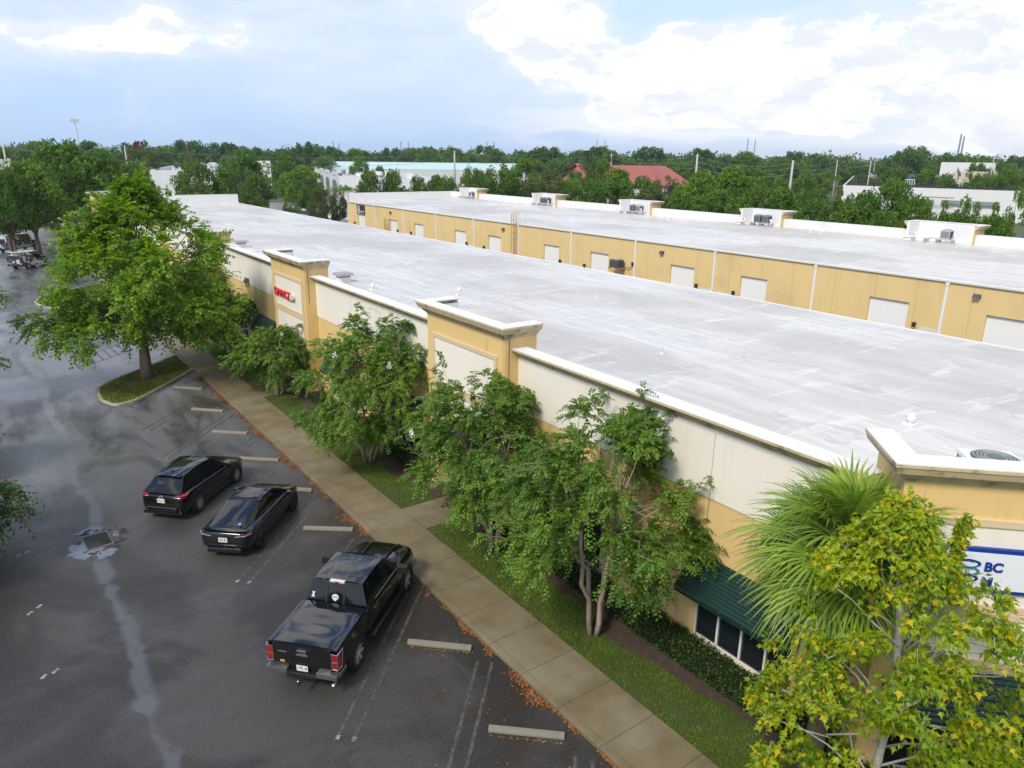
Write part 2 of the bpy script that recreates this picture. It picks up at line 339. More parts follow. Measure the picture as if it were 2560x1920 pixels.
def asphalt_mat():
    m = bpy.data.materials.new('wet_asphalt'); m.use_nodes = True; k = NT(m.node_tree); b = k.n['Principled BSDF']
    g = k.new('ShaderNodeNewGeometry'); P = g.outputs['Position']; X, Y, Z = k.xyz(P)
    big = k.noise(P, .13, 5, .6, .8); med = k.noise(P, .7, 6, .62, .5); fine = k.noise(P, 17, 5, .85); grit = k.noise(P, 26, 2, .7)
    # shallow valley gutter down the middle of the lane, standing damp
    wob = k.math('MULTIPLY', k.math('SUBTRACT', k.noise(k.comb(0., Y, 3.), .16, 3, .5), .5), 1.5)
    dx = k.math('ABSOLUTE', k.math('SUBTRACT', X, k.math('ADD', wob, 1.65)))
    gut = k.math('MULTIPLY', k.step(k.math('ADD', dx, k.math('MULTIPLY', k.math('SUBTRACT', med, .5), 1.1)), .26, .02), k.step(k.noise(P, 2.6, 5, .7), .24, .48))
    trk = k.math('MULTIPLY', k.step(k.math('ABSOLUTE', k.math('SUBTRACT', X, k.math('ADD', wob, 3.6))), .9, .1), k.step(Y, 30, 50))
    wet = k.math('ADD', k.math('MULTIPLY', k.step(big, .46, .64), .45), k.math('MULTIPLY', k.step(med, .55, .75), .25), clamp=True)
    far = k.step(Y, 20, 46)
    wet = k.math('ADD', wet, k.math('ADD', k.math('MULTIPLY', gut, .55), k.math('MULTIPLY', far, k.step(big, .36, .55, True, .55, 1.0))), clamp=True)
    wet = k.math('ADD', wet, k.math('MULTIPLY', trk, .25), clamp=True)
    pat = k.step(k.noise(k.comb(k.math('ADD', X, k.math('MULTIPLY', Y, .2)), Y, 0), .20, 6, .6, .7), .42, .58)
    c = k.mix(pat, (.013, .012, .0105), (.052, .050, .0455))
    c = k.mix(k.step(fine, .40, .66), k.mix(.30, c, (.006, .006, .006)), k.mix(.5, c, (.080, .079, .077)))
    c = k.mix(k.math('MULTIPLY', k.step(grit, .69, .74), .8), c, (.20, .197, .19))
    c = k.mix(k.math('MULTIPLY', gut, .5), c, (.085, .092, .105))
    # rusty brown tree-drip stain beside the walk
    st = k.math('MULTIPLY', k.step(X, 5.5, 8.5), k.step(k.noise(P, .45, 5, .6), .42, .62))
    c = k.mix(k.math('MULTIPLY', st, .7), c, (.030, .019, .011))
    c = k.mix(k.math('MULTIPLY', k.step(k.noise(P, 1.1, 5, .65), .60, .70), .65), c, (.018, .018, .018))
    # sky sheen on the far lane, painted in patches as paler base colour
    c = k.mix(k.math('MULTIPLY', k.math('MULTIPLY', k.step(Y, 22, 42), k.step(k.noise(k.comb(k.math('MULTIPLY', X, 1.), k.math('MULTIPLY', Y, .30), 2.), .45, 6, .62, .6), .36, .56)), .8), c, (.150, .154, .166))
    # hairline cracks
    vo = k.new('ShaderNodeTexVoronoi', feature='DISTANCE_TO_EDGE'); vo.inputs['Scale'].default_value = .23
    k.l.new(k.vmath('ADD', P, k.vmath('SCALE', k.noise(P, .8, 4, .6, 0, 1))), vo.inputs['Vector'])
    ck = k.math('MULTIPLY', k.math('LESS_THAN', vo.outputs[0], .0022), k.step(k.noise(P, .15, 2), .5, .6))
    c = k.mix(k.math('MULTIPLY', ck, .5), c, (.012, .012, .012))
    k.l.new(c, b.inputs['Base Color'])
    k.l.new(k.math('ADD', k.step(wet, 0, 1, False, .60, .27), k.math('MULTIPLY', k.math('SUBTRACT', fine, .5), .12)), b.inputs['Roughness'])
    k.l.new(k.step(wet, 0, 1, False, .5, .95), b.inputs['Specular IOR Level'])
    bn = k.new('ShaderNodeBump'); bn.inputs['Distance'].default_value = .012
    k.l.new(k.step(wet, 0, 1, False, .55, .2), bn.inputs['Strength']); k.l.new(fine, bn.inputs['Height']); k.l.new(bn.outputs[0], b.inputs['Normal'])
    return m
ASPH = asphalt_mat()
KX = 9.76                                   # kerb face of the walk in front of the shops
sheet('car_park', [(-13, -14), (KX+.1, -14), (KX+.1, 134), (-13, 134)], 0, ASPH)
ALLEYM = mat('alley_paving', (.11, .11, .11), .6, .2, .6, .2, 40)
sheet('service_alley', [(KX+.1, -14), (108, -14), (108, 134), (KX+.1, 134)], -.012, ALLEYM)
ROADM = mat('far_lot_paving', (.17, .17, .17), .5, .12, .2, .1, 30)
sheet('far_car_park', [(-60, 134), (120, 134), (120, 215), (-60, 215)], -.02, ROADM)
sheet('side_road', [(-140, 96), (-22, 112), (-22, 122), (-140, 106)], -.016, ROADM)
def walk_mat():
    m = bpy.data.materials.new('sidewalk_concrete'); m.use_nodes = True; k = NT(m.node_tree); b = k.n['Principled BSDF']
    g = k.new('ShaderNodeNewGeometry'); P = g.outputs['Position']; X, Y, Z = k.xyz(P)
    slab = k.new('ShaderNodeTexWhiteNoise', noise_dimensions='1D'); k.l.new(k.math('FLOOR', k.math('MULTIPLY', k.math('SUBTRACT', Y, .6), 1/1.524)), slab.inputs['W'])
    n = k.noise(P, 1.1, 6, .62); f = k.noise(P, 30, 3, .6)
    c = k.mix(k.step(n, .3, .7), (.145, .115, .065), (.215, .178, .108))
    c = k.mix(k.math('MULTIPLY', slab.outputs[0], .35), c, (.17, .13, .07))
    c = k.mix(k.math('MULTIPLY', k.step(f, .35, .7), .25), c, (.14, .12, .08))
    c = k.mix(k.math('MULTIPLY', k.step(k.noise(P, 3.3, 6, .7), .58, .72), .45), c, (.15, .12, .075))
    c = k.mix(k.math('MULTIPLY', k.step(k.noise(P, .33, 4, .6), .5, .7), .55), c, (.27, .245, .18))
    # tooled joints: one every 1.524 m, and the line along the kerb
    j = k.math('ABSOLUTE', k.math('SUBTRACT', k.math('FRACT', k.math('MULTIPLY', k.math('SUBTRACT', Y, .6), 1/1.524)), .5))
    jm = k.math('MAXIMUM', k.math('GREATER_THAN', j, .4925), k.math('LESS_THAN', k.math('ABSOLUTE', k.math('SUBTRACT', X, KX+.19)), .006))
    c = k.mix(k.math('MULTIPLY', jm, .8), c, (.06, .05, .035))
    k.l.new(c, b.inputs['Base Color']); b.inputs['Roughness'].default_value = .55; b.inputs['Specular IOR Level'].default_value = .35
    bn = k.new('ShaderNodeBump'); bn.inputs['Strength'].default_value = .3; bn.inputs['Distance'].default_value = .01
    k.l.new(f, bn.inputs['Height']); k.l.new(bn.outputs[0], b.inputs['Normal']); return m
WALKM = walk_mat(); KZ = .13; WX = 11.58
b = MB(); b.prism([(KX, -14), (WX, -14), (WX, 128), (KX, 128)], -.05, KZ)
tag(b.build('sidewalk', WALKM, bevel=.02), kind='structure')
for nm, y0, y1 in (('entry_path', 21.15, 23.05), ('entry_path', 39.75, 41.6), ('entry_path', 58.6, 60.6)):
    tag(MB().prism([(WX+.004, y0), (13.88, y0), (13.88, y1), (WX+.004, y1)], -.05, KZ-.004).build(nm, WALKM), kind='structure')
tag(MB().prism([(WX+.004, 52.2), (12.7, 53), (12.7, 57.2), (WX+.004, 58)], -.05, KZ-.006).build('walk_apron', WALKM), kind='structure')
LAWNM = mat('lawn_soil', (.042, .068, .012), .95, .35, 3, .5, 30, tint=(.06, .055, .02), tscale=1.5, tamt=.6)
MULCH = mat('bark_mulch', (.055, .036, .026), .95, .4, 9, 1.0, 22, tint=(.10, .075, .06), tscale=6, tamt=.6)
wavy = [(13.02+.22*math.sin(y*.9)+.12*math.sin(y*2.3+1), y) for y in [-14+1.*i for i in range(142)]]
sheet('lawn', [(WX, -14)]+wavy+[(WX, 127)], .105, LAWNM)
sheet('mulch_bed', [(14.6, -14), (14.6, 127)]+[(x-.02, y) for x, y in wavy[::-1]], .098, MULCH)
# kerbed tree islands
def island(poly, lawn_mat, kname):
    b = MB(); n = len(poly)
    b.sweep(poly, [(0, -.03), (0, .10), (.02, .135), (.13, .135), (.15, .12), (.15, -.03)], closed=True)
    o = tag(b.build('kerb', KERBM, smooth=False), kind='structure'); sheet('island_lawn', poly, .10, lawn_mat); return o
def smooth_poly(pts, r=.35, n=4):
    out = []
    m = len(pts)
    for i in range(m):
        p0, p1, p2 = Vector(pts[i-1]), Vector(pts[i]), Vector(pts[(i+1) % m])
        a = p1+(p0-p1)*r; c = p1+(p2-p1)*r
        for t in range(n+1):
            u = t/n; q = a*(1-u)**2+p1*2*u*(1-u)+c*u*u; out.append((q.x, q.y))
    return out
isl = [(9.72, 52.2), (9.72, 47.75), (5.75, 43.1), (4.5, 42.75), (3.95, 44.2), (4.1, 47.1)]
ISLM = mat('island_soil', (.034, .045, .012), .95, .35, 3, .5, 30, tint=(.08, .06, .03), tscale=1.5, tamt=.6)
ISL1 = isl[:2]+[p for p in smooth_poly(isl, .28, 5)[12:]]
island(ISL1[::-1], ISLM, 'kerb')
isl2 = [(4.2, 74.5), (3.2, 78), (4.0, 81.5), (9.7, 87), (9.7, 81.5), (5.2, 75.2)]
island(smooth_poly(isl2, .25, 3), mat('island_soil_bright', (.08, .12, .016), .95, .2, 3), 'kerb')
island(smooth_poly([(-9.3, 8.5), (-5, 10), (-2.2, 14.8), (-9.3, 14)], .25, 3), ISLM, 'kerb')
island(smooth_poly([(-9.3, 19), (-5.2, 21), (-1.5, 25.6), (-1.9, 27.2), (-9.3, 25)], .25, 3), ISLM, 'kerb')
island(smooth_poly([(-9.3, 36), (-4.6, 38.5), (-.9, 42), (-1.2, 46.5), (-9.3, 46)], .25, 3), ISLM, 'kerb')
sheet('verge', [(-12.9, -14), (-9.4, -14), (-9.4, 88), (-12.9, 88)], .02, LAWNM)
sheet('verge', [(-40, 88), (-6, 88), (-3, 97), (-3, 104), (-40, 98)], .03, LAWNM)
# faded paint
PAINT = mat('faded_line_paint', (.088, .088, .087), .5, .3, 8, tint=(.04, .04, .04), tscale=5, tlo=.40, thi=.58, tamt=.95)
PAINTW = mat('worn_white_paint', (.26, .26, .26), .55, .15, 6, tint=(.06, .06, .06), tscale=7, tlo=.48, thi=.62, tamt=.85)
def strip(b, a, c, wd, z=.004):
    a = Vector(a); c = Vector(c); t = (c-a).normalized(); nn = Vector((-t.y, t.x))*wd/2
    b.quad((*(a-nn), z), (*(c-nn), z), (*(c+nn), z), (*(a+nn), z))
dirp = Vector((.69, .724))
bl = MB(); bw = MB()
for ym in (4.9, 9.05, 13.15, 17.2, 21.3, 25.3, 29.3, 33.2, 37.4, 41.6):
    p = Vector((8.62, ym)); e = p+dirp*1.05; s0 = p-dirp*5.1; nn = Vector((-dirp.y, dirp.x))
    for sgn in (-1, 1): strip(bl, s0+nn*sgn*.20, e+nn*sgn*.20, .085)
    for sgn in (-1, 1):
        q = s0+nn*sgn*.20; strip(bw, q-dirp*.07, q+dirp*.07, .10, .008)
for pts in (((85, 1310), (65, 1325)), ((120, 1450), (95, 1462)), ((60, 1192), (40, 1200))):
    for px, py in pts:
        p = gp(px*2560/2212, py*2560/2212); strip(bw, (p.x-.07, p.y-.07), (p.x+.07, p.y+.07), .10, .008)
# hatched access aisle beyond the island
h = [gp(x*640/2212, 700+y*640/2212).to_2d() for x, y in ((680, 765), (1150, 600), (1060, 540), (640, 700))]
for i in range(4): strip(bl, h[i], h[(i+1) % 4], .11, .006)
for i in range(1, 7):
    t = i/7; strip(bl, h[0].lerp(h[1], t), h[3].lerp(h[2], t), .1, .006)
tag(bl.build('stall_lines', PAINT), kind='structure'); tag(bw.build('stall_line_ends', PAINTW), kind='structure')
# standing water round the drain
def blobpoly(c, r, seed, n=40, sx=1., sy=1.):
    rr = random.Random(seed); ph = [rr.uniform(0, 6.28) for _ in range(6)]
    return [(c[0]+sx*r*math.cos(a)*(1+.16*math.sin(3*a+ph[0])+.12*math.sin(5*a+ph[1])+.09*math.sin(9*a+ph[2])+.05*math.sin(17*a+ph[3])),
             c[1]+sy*r*math.sin(a)*(1+.16*math.sin(2*a+ph[4])+.12*math.sin(6*a+ph[5])+.07*math.sin(11*a+ph[0]))) for a in [2*math.pi*i/n for i in range(n)]]
WATER = mat('puddle_water', (.14, .145, .15), .02, .2, 3, spec=.9)
DC = Vector((1.66, 27.2))
def puddle(poly, z): return tag(MB().add([(x, y, z) for x, y in poly], [tuple(range(len(poly)))]).build('puddle', WATER), kind='structure')
puddle(blobpoly((1.22, 26.75), .62, 3, 60, .9, 1.), .005); puddle(blobpoly((1.55, 28.15), .40, 5, 60, 1.1, .6), .006)
puddle(blobpoly((1.75, 26.1), .40, 8, 60, .8, .9), .007); puddle(blobpoly((2.3, 27.4), .22, 9, 40, .6, 1.), .006)
d = empty('storm_drain', (DC.x, DC.y, 0), R(3), 'black mesh storm drain grate in a concrete collar, ringed by puddles', 'drain')
b = MB(); M = Matrix.Identity(4)
b.box(-.43, -.60, -.05, .43, -.52, .03); b.box(-.43, .52, -.05, .43, .60, .03); b.box(-.43, -.52, -.05, -.38, .52, .03); b.box(.38, -.52, -.05, .43, .52, .03)
b.build('collar', mat('drain_collar', (.10, .105, .10), .6, .2, 4, .4, 40, tint=(.03, .03, .025), tscale=3, tamt=.8), d, bevel=.01)
b = MB()
for i in range(10): b.box(-.38+.076*i+.02, -.52, -.02, -.38+.076*i+.045, .52, .022)
for i in range(14): b.box(-.38, -.52+.075*i+.02, -.02, .38, -.52+.075*i+.045, .018)
b.build('grate', BLACK, d); MB().box(-.38, -.52, -.055, .38, .52, -.045).build('sump', mat('drain_dark', (.004, .004, .004), .9, .1), d)
mud = MB(); rr = random.Random(4)
for i in range(46):
    a = rr.uniform(0, 6.28); r_ = rr.uniform(.72, 1.05); x, y = DC.x+r_*math.cos(a)*.85+.05, DC.y+r_*math.sin(a)
    s_ = rr.uniform(.03, .1); mud.add([(x+s_*rr.uniform(.5, 1.4)*math.cos(t), y+s_*rr.uniform(.5, 1.4)*math.sin(t), .009+.001*(i % 5)) for t in [j*1.05 for j in range(6)]], [tuple(range(6))])
tag(mud.build('silt', mat('wet_silt', (.022, .020, .016), .7, .3, 5)), kind='stuff', label='dark wet silt crumbs round the storm drain')
# wheel stops
stops = [((8.0, 15.8), (9.35, 14.55)), ((8.01, 11.79), (9.35, 10.53)), ((7.8, 44.69), (9.22, 43.3)), ((7.78, 40.04), (9.13, 38.68)), ((7.8, 35.93), (9.19, 34.69)),
         ((7.98, 31.75), (9.28, 30.6)), ((8.05, 28.02), (9.4, 26.74)), ((7.95, 23.89), (9.39, 22.72)), ((8.0, 19.85), (9.35, 18.6)), ((8.0, 7.75), (9.35, 6.5)), ((7.2, 58.3), (8.7, 57.1))]
slabels = ['concrete wheel stop in the empty bay just in front of the black pickup', 'concrete wheel stop nearest the bottom edge of the photo', 'concrete wheel stop tucked beside the kerb of the tree island',
           'concrete wheel stop in the first bay past the tree island', 'concrete wheel stop in the bay between the island bays and the dark SUV', 'concrete wheel stop at the nose of the dark SUV',
           'concrete wheel stop half hidden by the nose of the dark sedan', 'concrete wheel stop in the bay between the sedan and the pickup', 'concrete wheel stop hidden under the nose of the black pickup',
           'concrete wheel stop just outside the bottom edge', 'concrete wheel stop beyond the tree island, past the big tree trunk']
proto = None
for (a, c), lb in zip(stops, slabels):
    if lb.startswith('concrete wheel stop just outside'): continue
    a = Vector(a); c = Vector(c); mid = (a+c)/2; rz = math.atan2(c.y-a.y, c.x-a.x)
    if proto is None:
        b = MB(); L = .915
        pr = [(-.085, 0), (-.085, .05), (-.06, .115), (.06, .115), (.085, .05), (.085, 0)]
        b.add([(-L, y, z) for y, z in pr]+[(L, y, z) for y, z in pr], [tuple(range(5, -1, -1)), tuple(range(6, 12))]+[(i, (i+1) % 6, 6+(i+1) % 6, 6+i) for i in range(6)])
        for s_ in (-.6, .6): b.box(s_-.012, -.012, .11, s_+.012, .012, .12)
        o = proto = b.build('wheel_stop', CONC, bevel=.012)
    else:
        o = proto.copy(); col.objects.link(o)
    o.location = (mid.x+random.Random(mid.y).uniform(-.03, .03), mid.y, .002); o.rotation_euler = (0, 0, rz+random.Random(mid.y).uniform(-.02, .02)); tag(o, lb, 'wheel stop', 'wheel stops along the walk')
# ---------------------------------------------------------------- shop building with stucco front
AX0, AX1, AY0, AY1 = 14.55, 35.6, 2.23, 126.0
PZ, CZ, BZ, TZ = 6.93, 6.60, 4.70, 7.75            # parapet top, cornice underside, band line, tower top
def roofA(x): return 6.05-(x-AX0)/(AX1-AX0)*.51
shops = empty('shop_building', (AX0, 60, 0), 0, 'long tan and cream stucco shop building with a white flat roof and square front towers', 'building')
shops_off = Vector((AX0, 60, 0))
def SA(o): o.matrix_parent_inverse = Matrix.Translation(-shops_off); return o
fA = lambda u, v, d: (AX0+d, u, v)
towers = [(19.55, 24.87), (38.3, 43.75), (57.05, 62.5), (75.8, 81.25), (94.5, 99.95)]
TX, TB = 13.93, 15.3
ends = [6.8]+[y for t in towers for y in t]+[121.4]
wins = []
for i in range(0, len(ends), 2):
    a, c = ends[i], ends[i+1]
    if i == 0: ww = [(8.06, 11.13), (15.0, 18.07)]
    elif c-a > 15: ww = [(a+2, a+5.07), (c-5.07, c-2), ((a+c)/2-1.5, (a+c)/2+1.5)]
    else: ww = [(a+1.9, a+4.97), (c-4.9, c-1.83)]
    wins += ww
WZ0, WZ1 = .38, 2.35
holes = [(a, WZ0, c, WZ1) for a, c in wins]
b = MB()
for i in range(0, len(ends), 2):
    a, c = ends[i], ends[i+1]
    hs = [h for h in holes if h[0] > a and h[2] < c]; q = facade(fA, a, c, -.05, BZ, hs, .16); b.add(q.v, q.f)
# far, near and back walls
c45 = 19.8; s45 = 7.9
P1 = ((c45+s45)/2, (c45-s45)/2)                     # chamfer tower, left corner of its face
P2 = (P1[0]+6.5*.7071, P1[1]-6.5*.7071)
Nf = (AX0, 121.4); 
def wallquad(b, a, c, z0, z1): b.quad((*a, z0), (*c, z0), (*c, z1), (*a, z1))
wallquad(b, (AX1, AY0), (AX1, AY1), -.05, 5.5); wallquad(b, (19.2, AY0), (AX1, AY0), -.05, CZ); wallquad(b, (19.2, AY1), (AX1, AY1), -.05, CZ)
SA(b.build('wall', TAN, shops, recalc=False))
b = MB()
for i in range(0, len(ends), 2): fbox(b, fA, ends[i], BZ-.03, -.03, ends[i+1], CZ+.02, .2)
b.box(19.2, AY1-.2, BZ, AX1-.02, AY1+.03, CZ+.02); b.box(19.2, AY0-.03, BZ, AX1-.02, AY0+.2, CZ+.02)
SA(b.build('upper_band', PANEL, shops))
# vertical control joints, narrow strips of a darker tan
for y in [ends[i]+(ends[i+1]-ends[i])*t for i in range(0, len(ends), 2) for t in (.33, .66)]:
    b = MB(); fbox(b, fA, y-.008, 0, -.034, y+.008, CZ-.1, -.02); SA(b.build('control_joint', mat('control_joint_tan', (.36, .30, .22), .9, .1), shops))
# windows: 4 panes each in white frames
def window_unit(a, c, nb=4):
    fr = MB(); t = .055
    fbox(fr, fA, a, WZ0, .02, c, WZ0+.07, .12); fbox(fr, fA, a, WZ1-.07, .02, c, WZ1, .12)
    for i in range(nb+1):
        u = a+(c-a-t)*i/nb; fbox(fr, fA, u, WZ0+.07, .022, u+t, WZ1-.07, .118)
    w_ = SA(fr.build('window', WFRAME, shops, bevel=.006))
    g = MB(); fbox(g, fA, a+.01, WZ0+.02, .08, c-.01, WZ1-.02, .1); p = g.build('pane', GLASS, w_)
    sl = MB(); fbox(sl, fA, a-.05, WZ0-.07, -.05, c+.05, WZ0-.003, .12); sl.build('sill', WFRAME, w_)
for a, c in wins: window_unit(a, c)
# ribbed green awnings
def awning(f, a, c, zt, zb, pr, name='awning'):
    b = MB(); n = max(8, int((zt-zb)/.075))
    P = lambda t, y, up: f(y, zt+(zb-zt)*t, -pr*t-up)
    m_ = 2*n
    for i in range(n):
        t0, t1, t2 = i/n, (i+.45)/n, (i+1)/n
        b.quad(P(t0, a, .02), P(t0, c, .02), P(t1, c, .055), P(t1, a, .055)); b.quad(P(t1, a, .055), P(t1, c, .055), P(t2, c, .02), P(t2, a, .02))
    b.quad(P(0, a, -.01), P(0, c, -.01), P(1, c, -.01), P(1, a, -.01))
    for y in (a, c): b.add([P(0, y, .03), P(1, y, .03), f(y, zb, 0)], [(0, 1, 2)])
    for i in range(1, 3):
        y = a+(c-a)*i/3; b.quad(P(0, y-.01, .06), P(0, y+.01, .06), P(1, y+.01, .06), P(1, y-.01, .06))
    b.quad(P(1, a, .03), P(1, c, .03), f(c, zb-.14, -pr), f(a, zb-.14, -pr))
    return b.build(name, GREENM, shops, recalc=False)
for a, c in wins: SA(awning(fA, a-.2, c+.2, 3.0, 2.12, .72))
# cornice and coping
cprof = lambda z0, z1, o=.35: [(-.05, z0), (.04, z0), (.05, z0+.05), (.10, z0+.07), (.13, z0+.12), (.20, z0+.20), (.28, z0+.235), (o-.02, z1-.07), (o, z1-.06), (o, z1), (-.05, z1)]
bc = MB(); bw_ = MB()
def cornice(path, z0, z1, o=.35, inn=.24):
    bc.sweep(path, cprof(z0, z1, o)); bw_.sweep(path, [(-inn, z1-.02), (o-.01, z1+.002), (o-.01, z1+.02), (-inn, z1+.02)])
for i in range(0, len(ends), 2): cornice([(AX0, ends[i]), (AX0, ends[i+1])], CZ, PZ)
cornice([(AX0+4, AY1), (AX1, AY1)], CZ, PZ); cornice([(AX1, AY0), (19.2, AY0)], CZ, PZ)
SA(bc.build('cornice', CORN, shops)); SA(bw_.build('coping', WHITE, shops))
b = MB()
for i in range(0, len(ends), 2): b.box(AX0+.2, ends[i], 5.9, AX0+.24, ends[i+1], PZ)
b.box(AX0+4, AY1-.24, 5.4, AX1, AY1-.2, PZ); b.box(19, AY0+.2, 5.4, AX1, AY0+.24, PZ)
SA(b.build('parapet_back', WHITE, shops))
# roof
pts = [(AX0+.22, 7.0), (P2[0]+.3, AY0+.22), (AX1, AY0+.22), (AX1, AY1-.22), (19.0, AY1-.22), (AX0+.22, 121.2)]
SA(MB().add([(x, y, roofA(x)) for x, y in pts], [tuple(range(6))]).build('roof', ROOFM, shops))
b = MB(); b.box(AX1-.02, AY0, 5.36, AX1+.10, AY1, 5.56); SA(b.build('gutter', WHITE, shops))
def tower(fr, W, back, sign=True, door=True):
    """fr: (u across from left seen from the street 0..W, v up, d in) -> point; parts of the shop building"""
    b = MB(); pz0, pz1 = 4.78, 6.62
    hs = [(.62, -.02, W-.62, 2.45)] if door else []
    q = facade(fr, 0, W, -.05, 7.32, hs, .5); b.add(q.v, q.f)
    for u in (0, W):
        b.quad(fr(u, -.05, 0), fr(u, -.05, back), fr(u, 7.32, back), fr(u, 7.32, 0))
    for u, s_ in ((0, .16), (W, -.16)):
        lin = MB()
        lin.quad(fr(u+s_, 5.5, .2), fr(u+s_, 5.5, back), fr(u+s_, 7.6, back), fr(u+s_, 7.6, .2)); lin.quad(fr(u, 5, back), fr(u+s_, 5, back), fr(u+s_, 7.6, back), fr(u, 7.6, back)); SA(lin.build('tower_lining', WHITE, shops, recalc=False))
    SA(b.build('tower', TAN, shops, recalc=False))
    t = MB()
    def frame(u0, v0, u1, v1, wd=.17, d=.055):
        fbox(t, fr, u0, v0, -d, u1, v0+wd, .01); fbox(t, fr, u0, v1-wd, -d, u1, v1, .01); fbox(t, fr, u0, v0+wd, -d+.001, u0+wd, v1-wd, .01); fbox(t, fr, u1-wd, v0+wd, -d+.001, u1, v1-wd, .01)
    frame(.42, pz0-.2, W-.42, pz1); frame(.42, 3.28, W-.42, pz0-.2-.004)
    SA(t.build('panel_frame', TRIM, shops, bevel=.012))
    p = MB(); fbox(p, fr, .55, 3.4, -.015, W-.55, pz1-.1, .02); SA(p.build('panel', PANEL, shops))
    path = [fr(W, 0, back)[:2], fr(W, 0, 0)[:2], fr(0, 0, 0)[:2], fr(0, 0, back)[:2]]
    c1 = MB(); c1.sweep(path, cprof(7.30, TZ)); w1 = MB(); w1.sweep(path, [(-.2, TZ-.02), (.34, TZ+.002), (.34, TZ+.025), (-.2, TZ+.025)])
    SA(c1.build('tower_cornice', CORN, shops)); SA(w1.build('tower_coping', WHITE, shops))
    ib = MB(); fbox(ib, fr, .0, 5.4, .17, W, 7.6, .2); SA(ib.build('tower_back', WHITE, shops))
    if door:
        g = MB(); fbox(g, fr, .64, 0, .46, W-.64, 2.44, .49); gl = SA(g.build('storefront_glass', GLASS, shops))
        f2 = MB()
        for u in (.63, 1.55, W/2-.03, W-1.6, W-.69): fbox(f2, fr, u, 0, .40, u+.06, 2.44, .50)
        fbox(f2, fr, .63, 2.36, .40, W-.63, 2.445, .50); fbox(f2, fr, .63, 0, .40, W-.63, .1, .50)
        SA(f2.build('storefront_frame', WFRAME, shops))
        fq = lambda u, v, d: fr(u, v, d)
        SA(awning(fq, .5, W-.5, 3.12, 2.3, .7))
for y0, y1 in towers: tower(lambda u, v, d, y1=y1: (TX+d, y1-u, v), y1-y0, TB-TX)
# the two corner entries, turned 45 degrees
S = math.sqrt(.5)
tower(lambda u, v, d: (P1[0]+(u+d)*S, P1[1]+(d-u)*S, v), 6.5, 1.6)
NP = (P1[0], AY0+AY1-P1[1])                          # mirror of the near corner
tower(lambda u, v, d: (NP[0]+((6.5-u)+d)*S, NP[1]+((6.5-u)-d)*S, v), 6.5, 2.4, door=False)
# ---------------------------------------------------------------- lettering on the shops
red = text_mesh('letters', 'DANCE', .64, .035, RED, Matrix.Identity(4), bold=.004)
L_ = red.dimensions.x
ds = empty('dance_sign', (TX-.12, 43.14, 5.27), 0, 'red raised letters spelling DANCE on the cream tower panel', 'sign')
MT = Matrix(((0, 0, -1, 0), (-1, 0, 0, 0), (0, 1, 0, 0), (0, 0, 0, 1)))    # text x runs towards the viewer's right (-Y), faces -X
sx = 2.62/L_
red.data.transform(MT @ Matrix.Diagonal((sx, 1, 1, 1))); red.parent = ds
bk = MB(); bk.box(.05, -2.66, .14, .10, 0.02, .28); bk.build('raceway', PANEL, ds)
cap = MB(); pts_ = [(-2.7, .06), (-3.1, .06), (-3.2, .12), (-3.23, .22), (-3.19, .33), (-3.08, .38), (-2.7, .38)]
cap.add([(-.05, y, z) for y, z in pts_]+[(.08, y, z) for y, z in pts_], [tuple(range(7)), tuple(range(13, 6, -1))]+[(i, (i+1) % 7, 7+(i+1) % 7, 7+i) for i in range(7)])
cap.build('end_box', mat('sign_box_white', (.62, .58, .55), .5), ds)
# corner entry sign: white board with a blue border
BLUE = mat('sign_blue', (.004, .035, .26), .4, .05, 3); SWHITE = mat('sign_white', (.74, .78, .84), .4, .03, 3); TEAL = mat('sign_teal', (.02, .22, .34), .4, .05, 3)
fc = lambda u, v, d: (P1[0]+(u+d)*S, P1[1]+(d-u)*S, v)
u_of = lambda x, y: (x-P1[0])*S-(y-P1[1])*S
cs = empty('entry_sign', fc(2.6, 5.55, -.1), 0, 'white business sign with blue border and stacked blue swoosh over the corner entry', 'sign')
off = Vector(fc(2.6, 5.55, -.1))
def CS(o): o.parent = cs; o.matrix_parent_inverse = Matrix.Translation(-off); return o
u0, u1 = .86, 5.4
b = MB(); fbox(b, fc, u0, 5.05, -.10, u1, 6.02, .0); CS(b.build('border', BLUE, bevel=.01))
b = MB(); fbox(b, fc, u0+.09, 5.14, -.115, u1-.09, 5.93, -.09); CS(b.build('board', SWHITE))
MTc = Matrix(((S, 0, -S, 0), (-S, 0, -S, 0), (0, 1, 0, 0), (0, 0, 0, 1)))
def ctext(nm, t, u, z, size, m): 
    o = text_mesh(nm, t, size, .012, m, Matrix.Translation(fc(u, z, -.125)) @ MTc, bold=.008); return CS(o)
ctext('lettering', 'BC', 1.68, 5.55, .27, BLUE); ctext('lettering', 'M', 1.68, 5.22, .27, BLUE)
def arc(nm, cu, cv, rx, ry, a0, a1, th, m):
    b = MB(); n = 22
    for i in range(n):
        t0, t1 = a0+(a1-a0)*i/n, a0+(a1-a0)*(i+1)/n
        w0, w1 = th*math.sin(math.pi*i/n)+.004, th*math.sin(math.pi*(i+1)/n)+.004
        P = lambda t, w: fc(cu+(rx+w)*math.cos(t), cv+(ry+w*.7)*math.sin(t), -.128)
        b.quad(P(t0, -w0), P(t1, -w1), P(t1, w1), P(t0, w0))
    return CS(b.build(nm, m, recalc=False))
for i, (cv, m_) in enumerate(((5.68, BLUE), (5.52, TEAL), (5.36, BLUE))):
    arc('swoosh', 1.34, cv, .25, .085, R(200), R(-100), .03, m_); arc('swoosh', 1.30, cv, .20, .06, R(20), R(240), .012, m_)
nb = text_mesh('house_number', '60', .24, .012, DKMETAL, Matrix.Translation(fc(2.12, 3.62, -.05)) @ MTc, bold=.004)
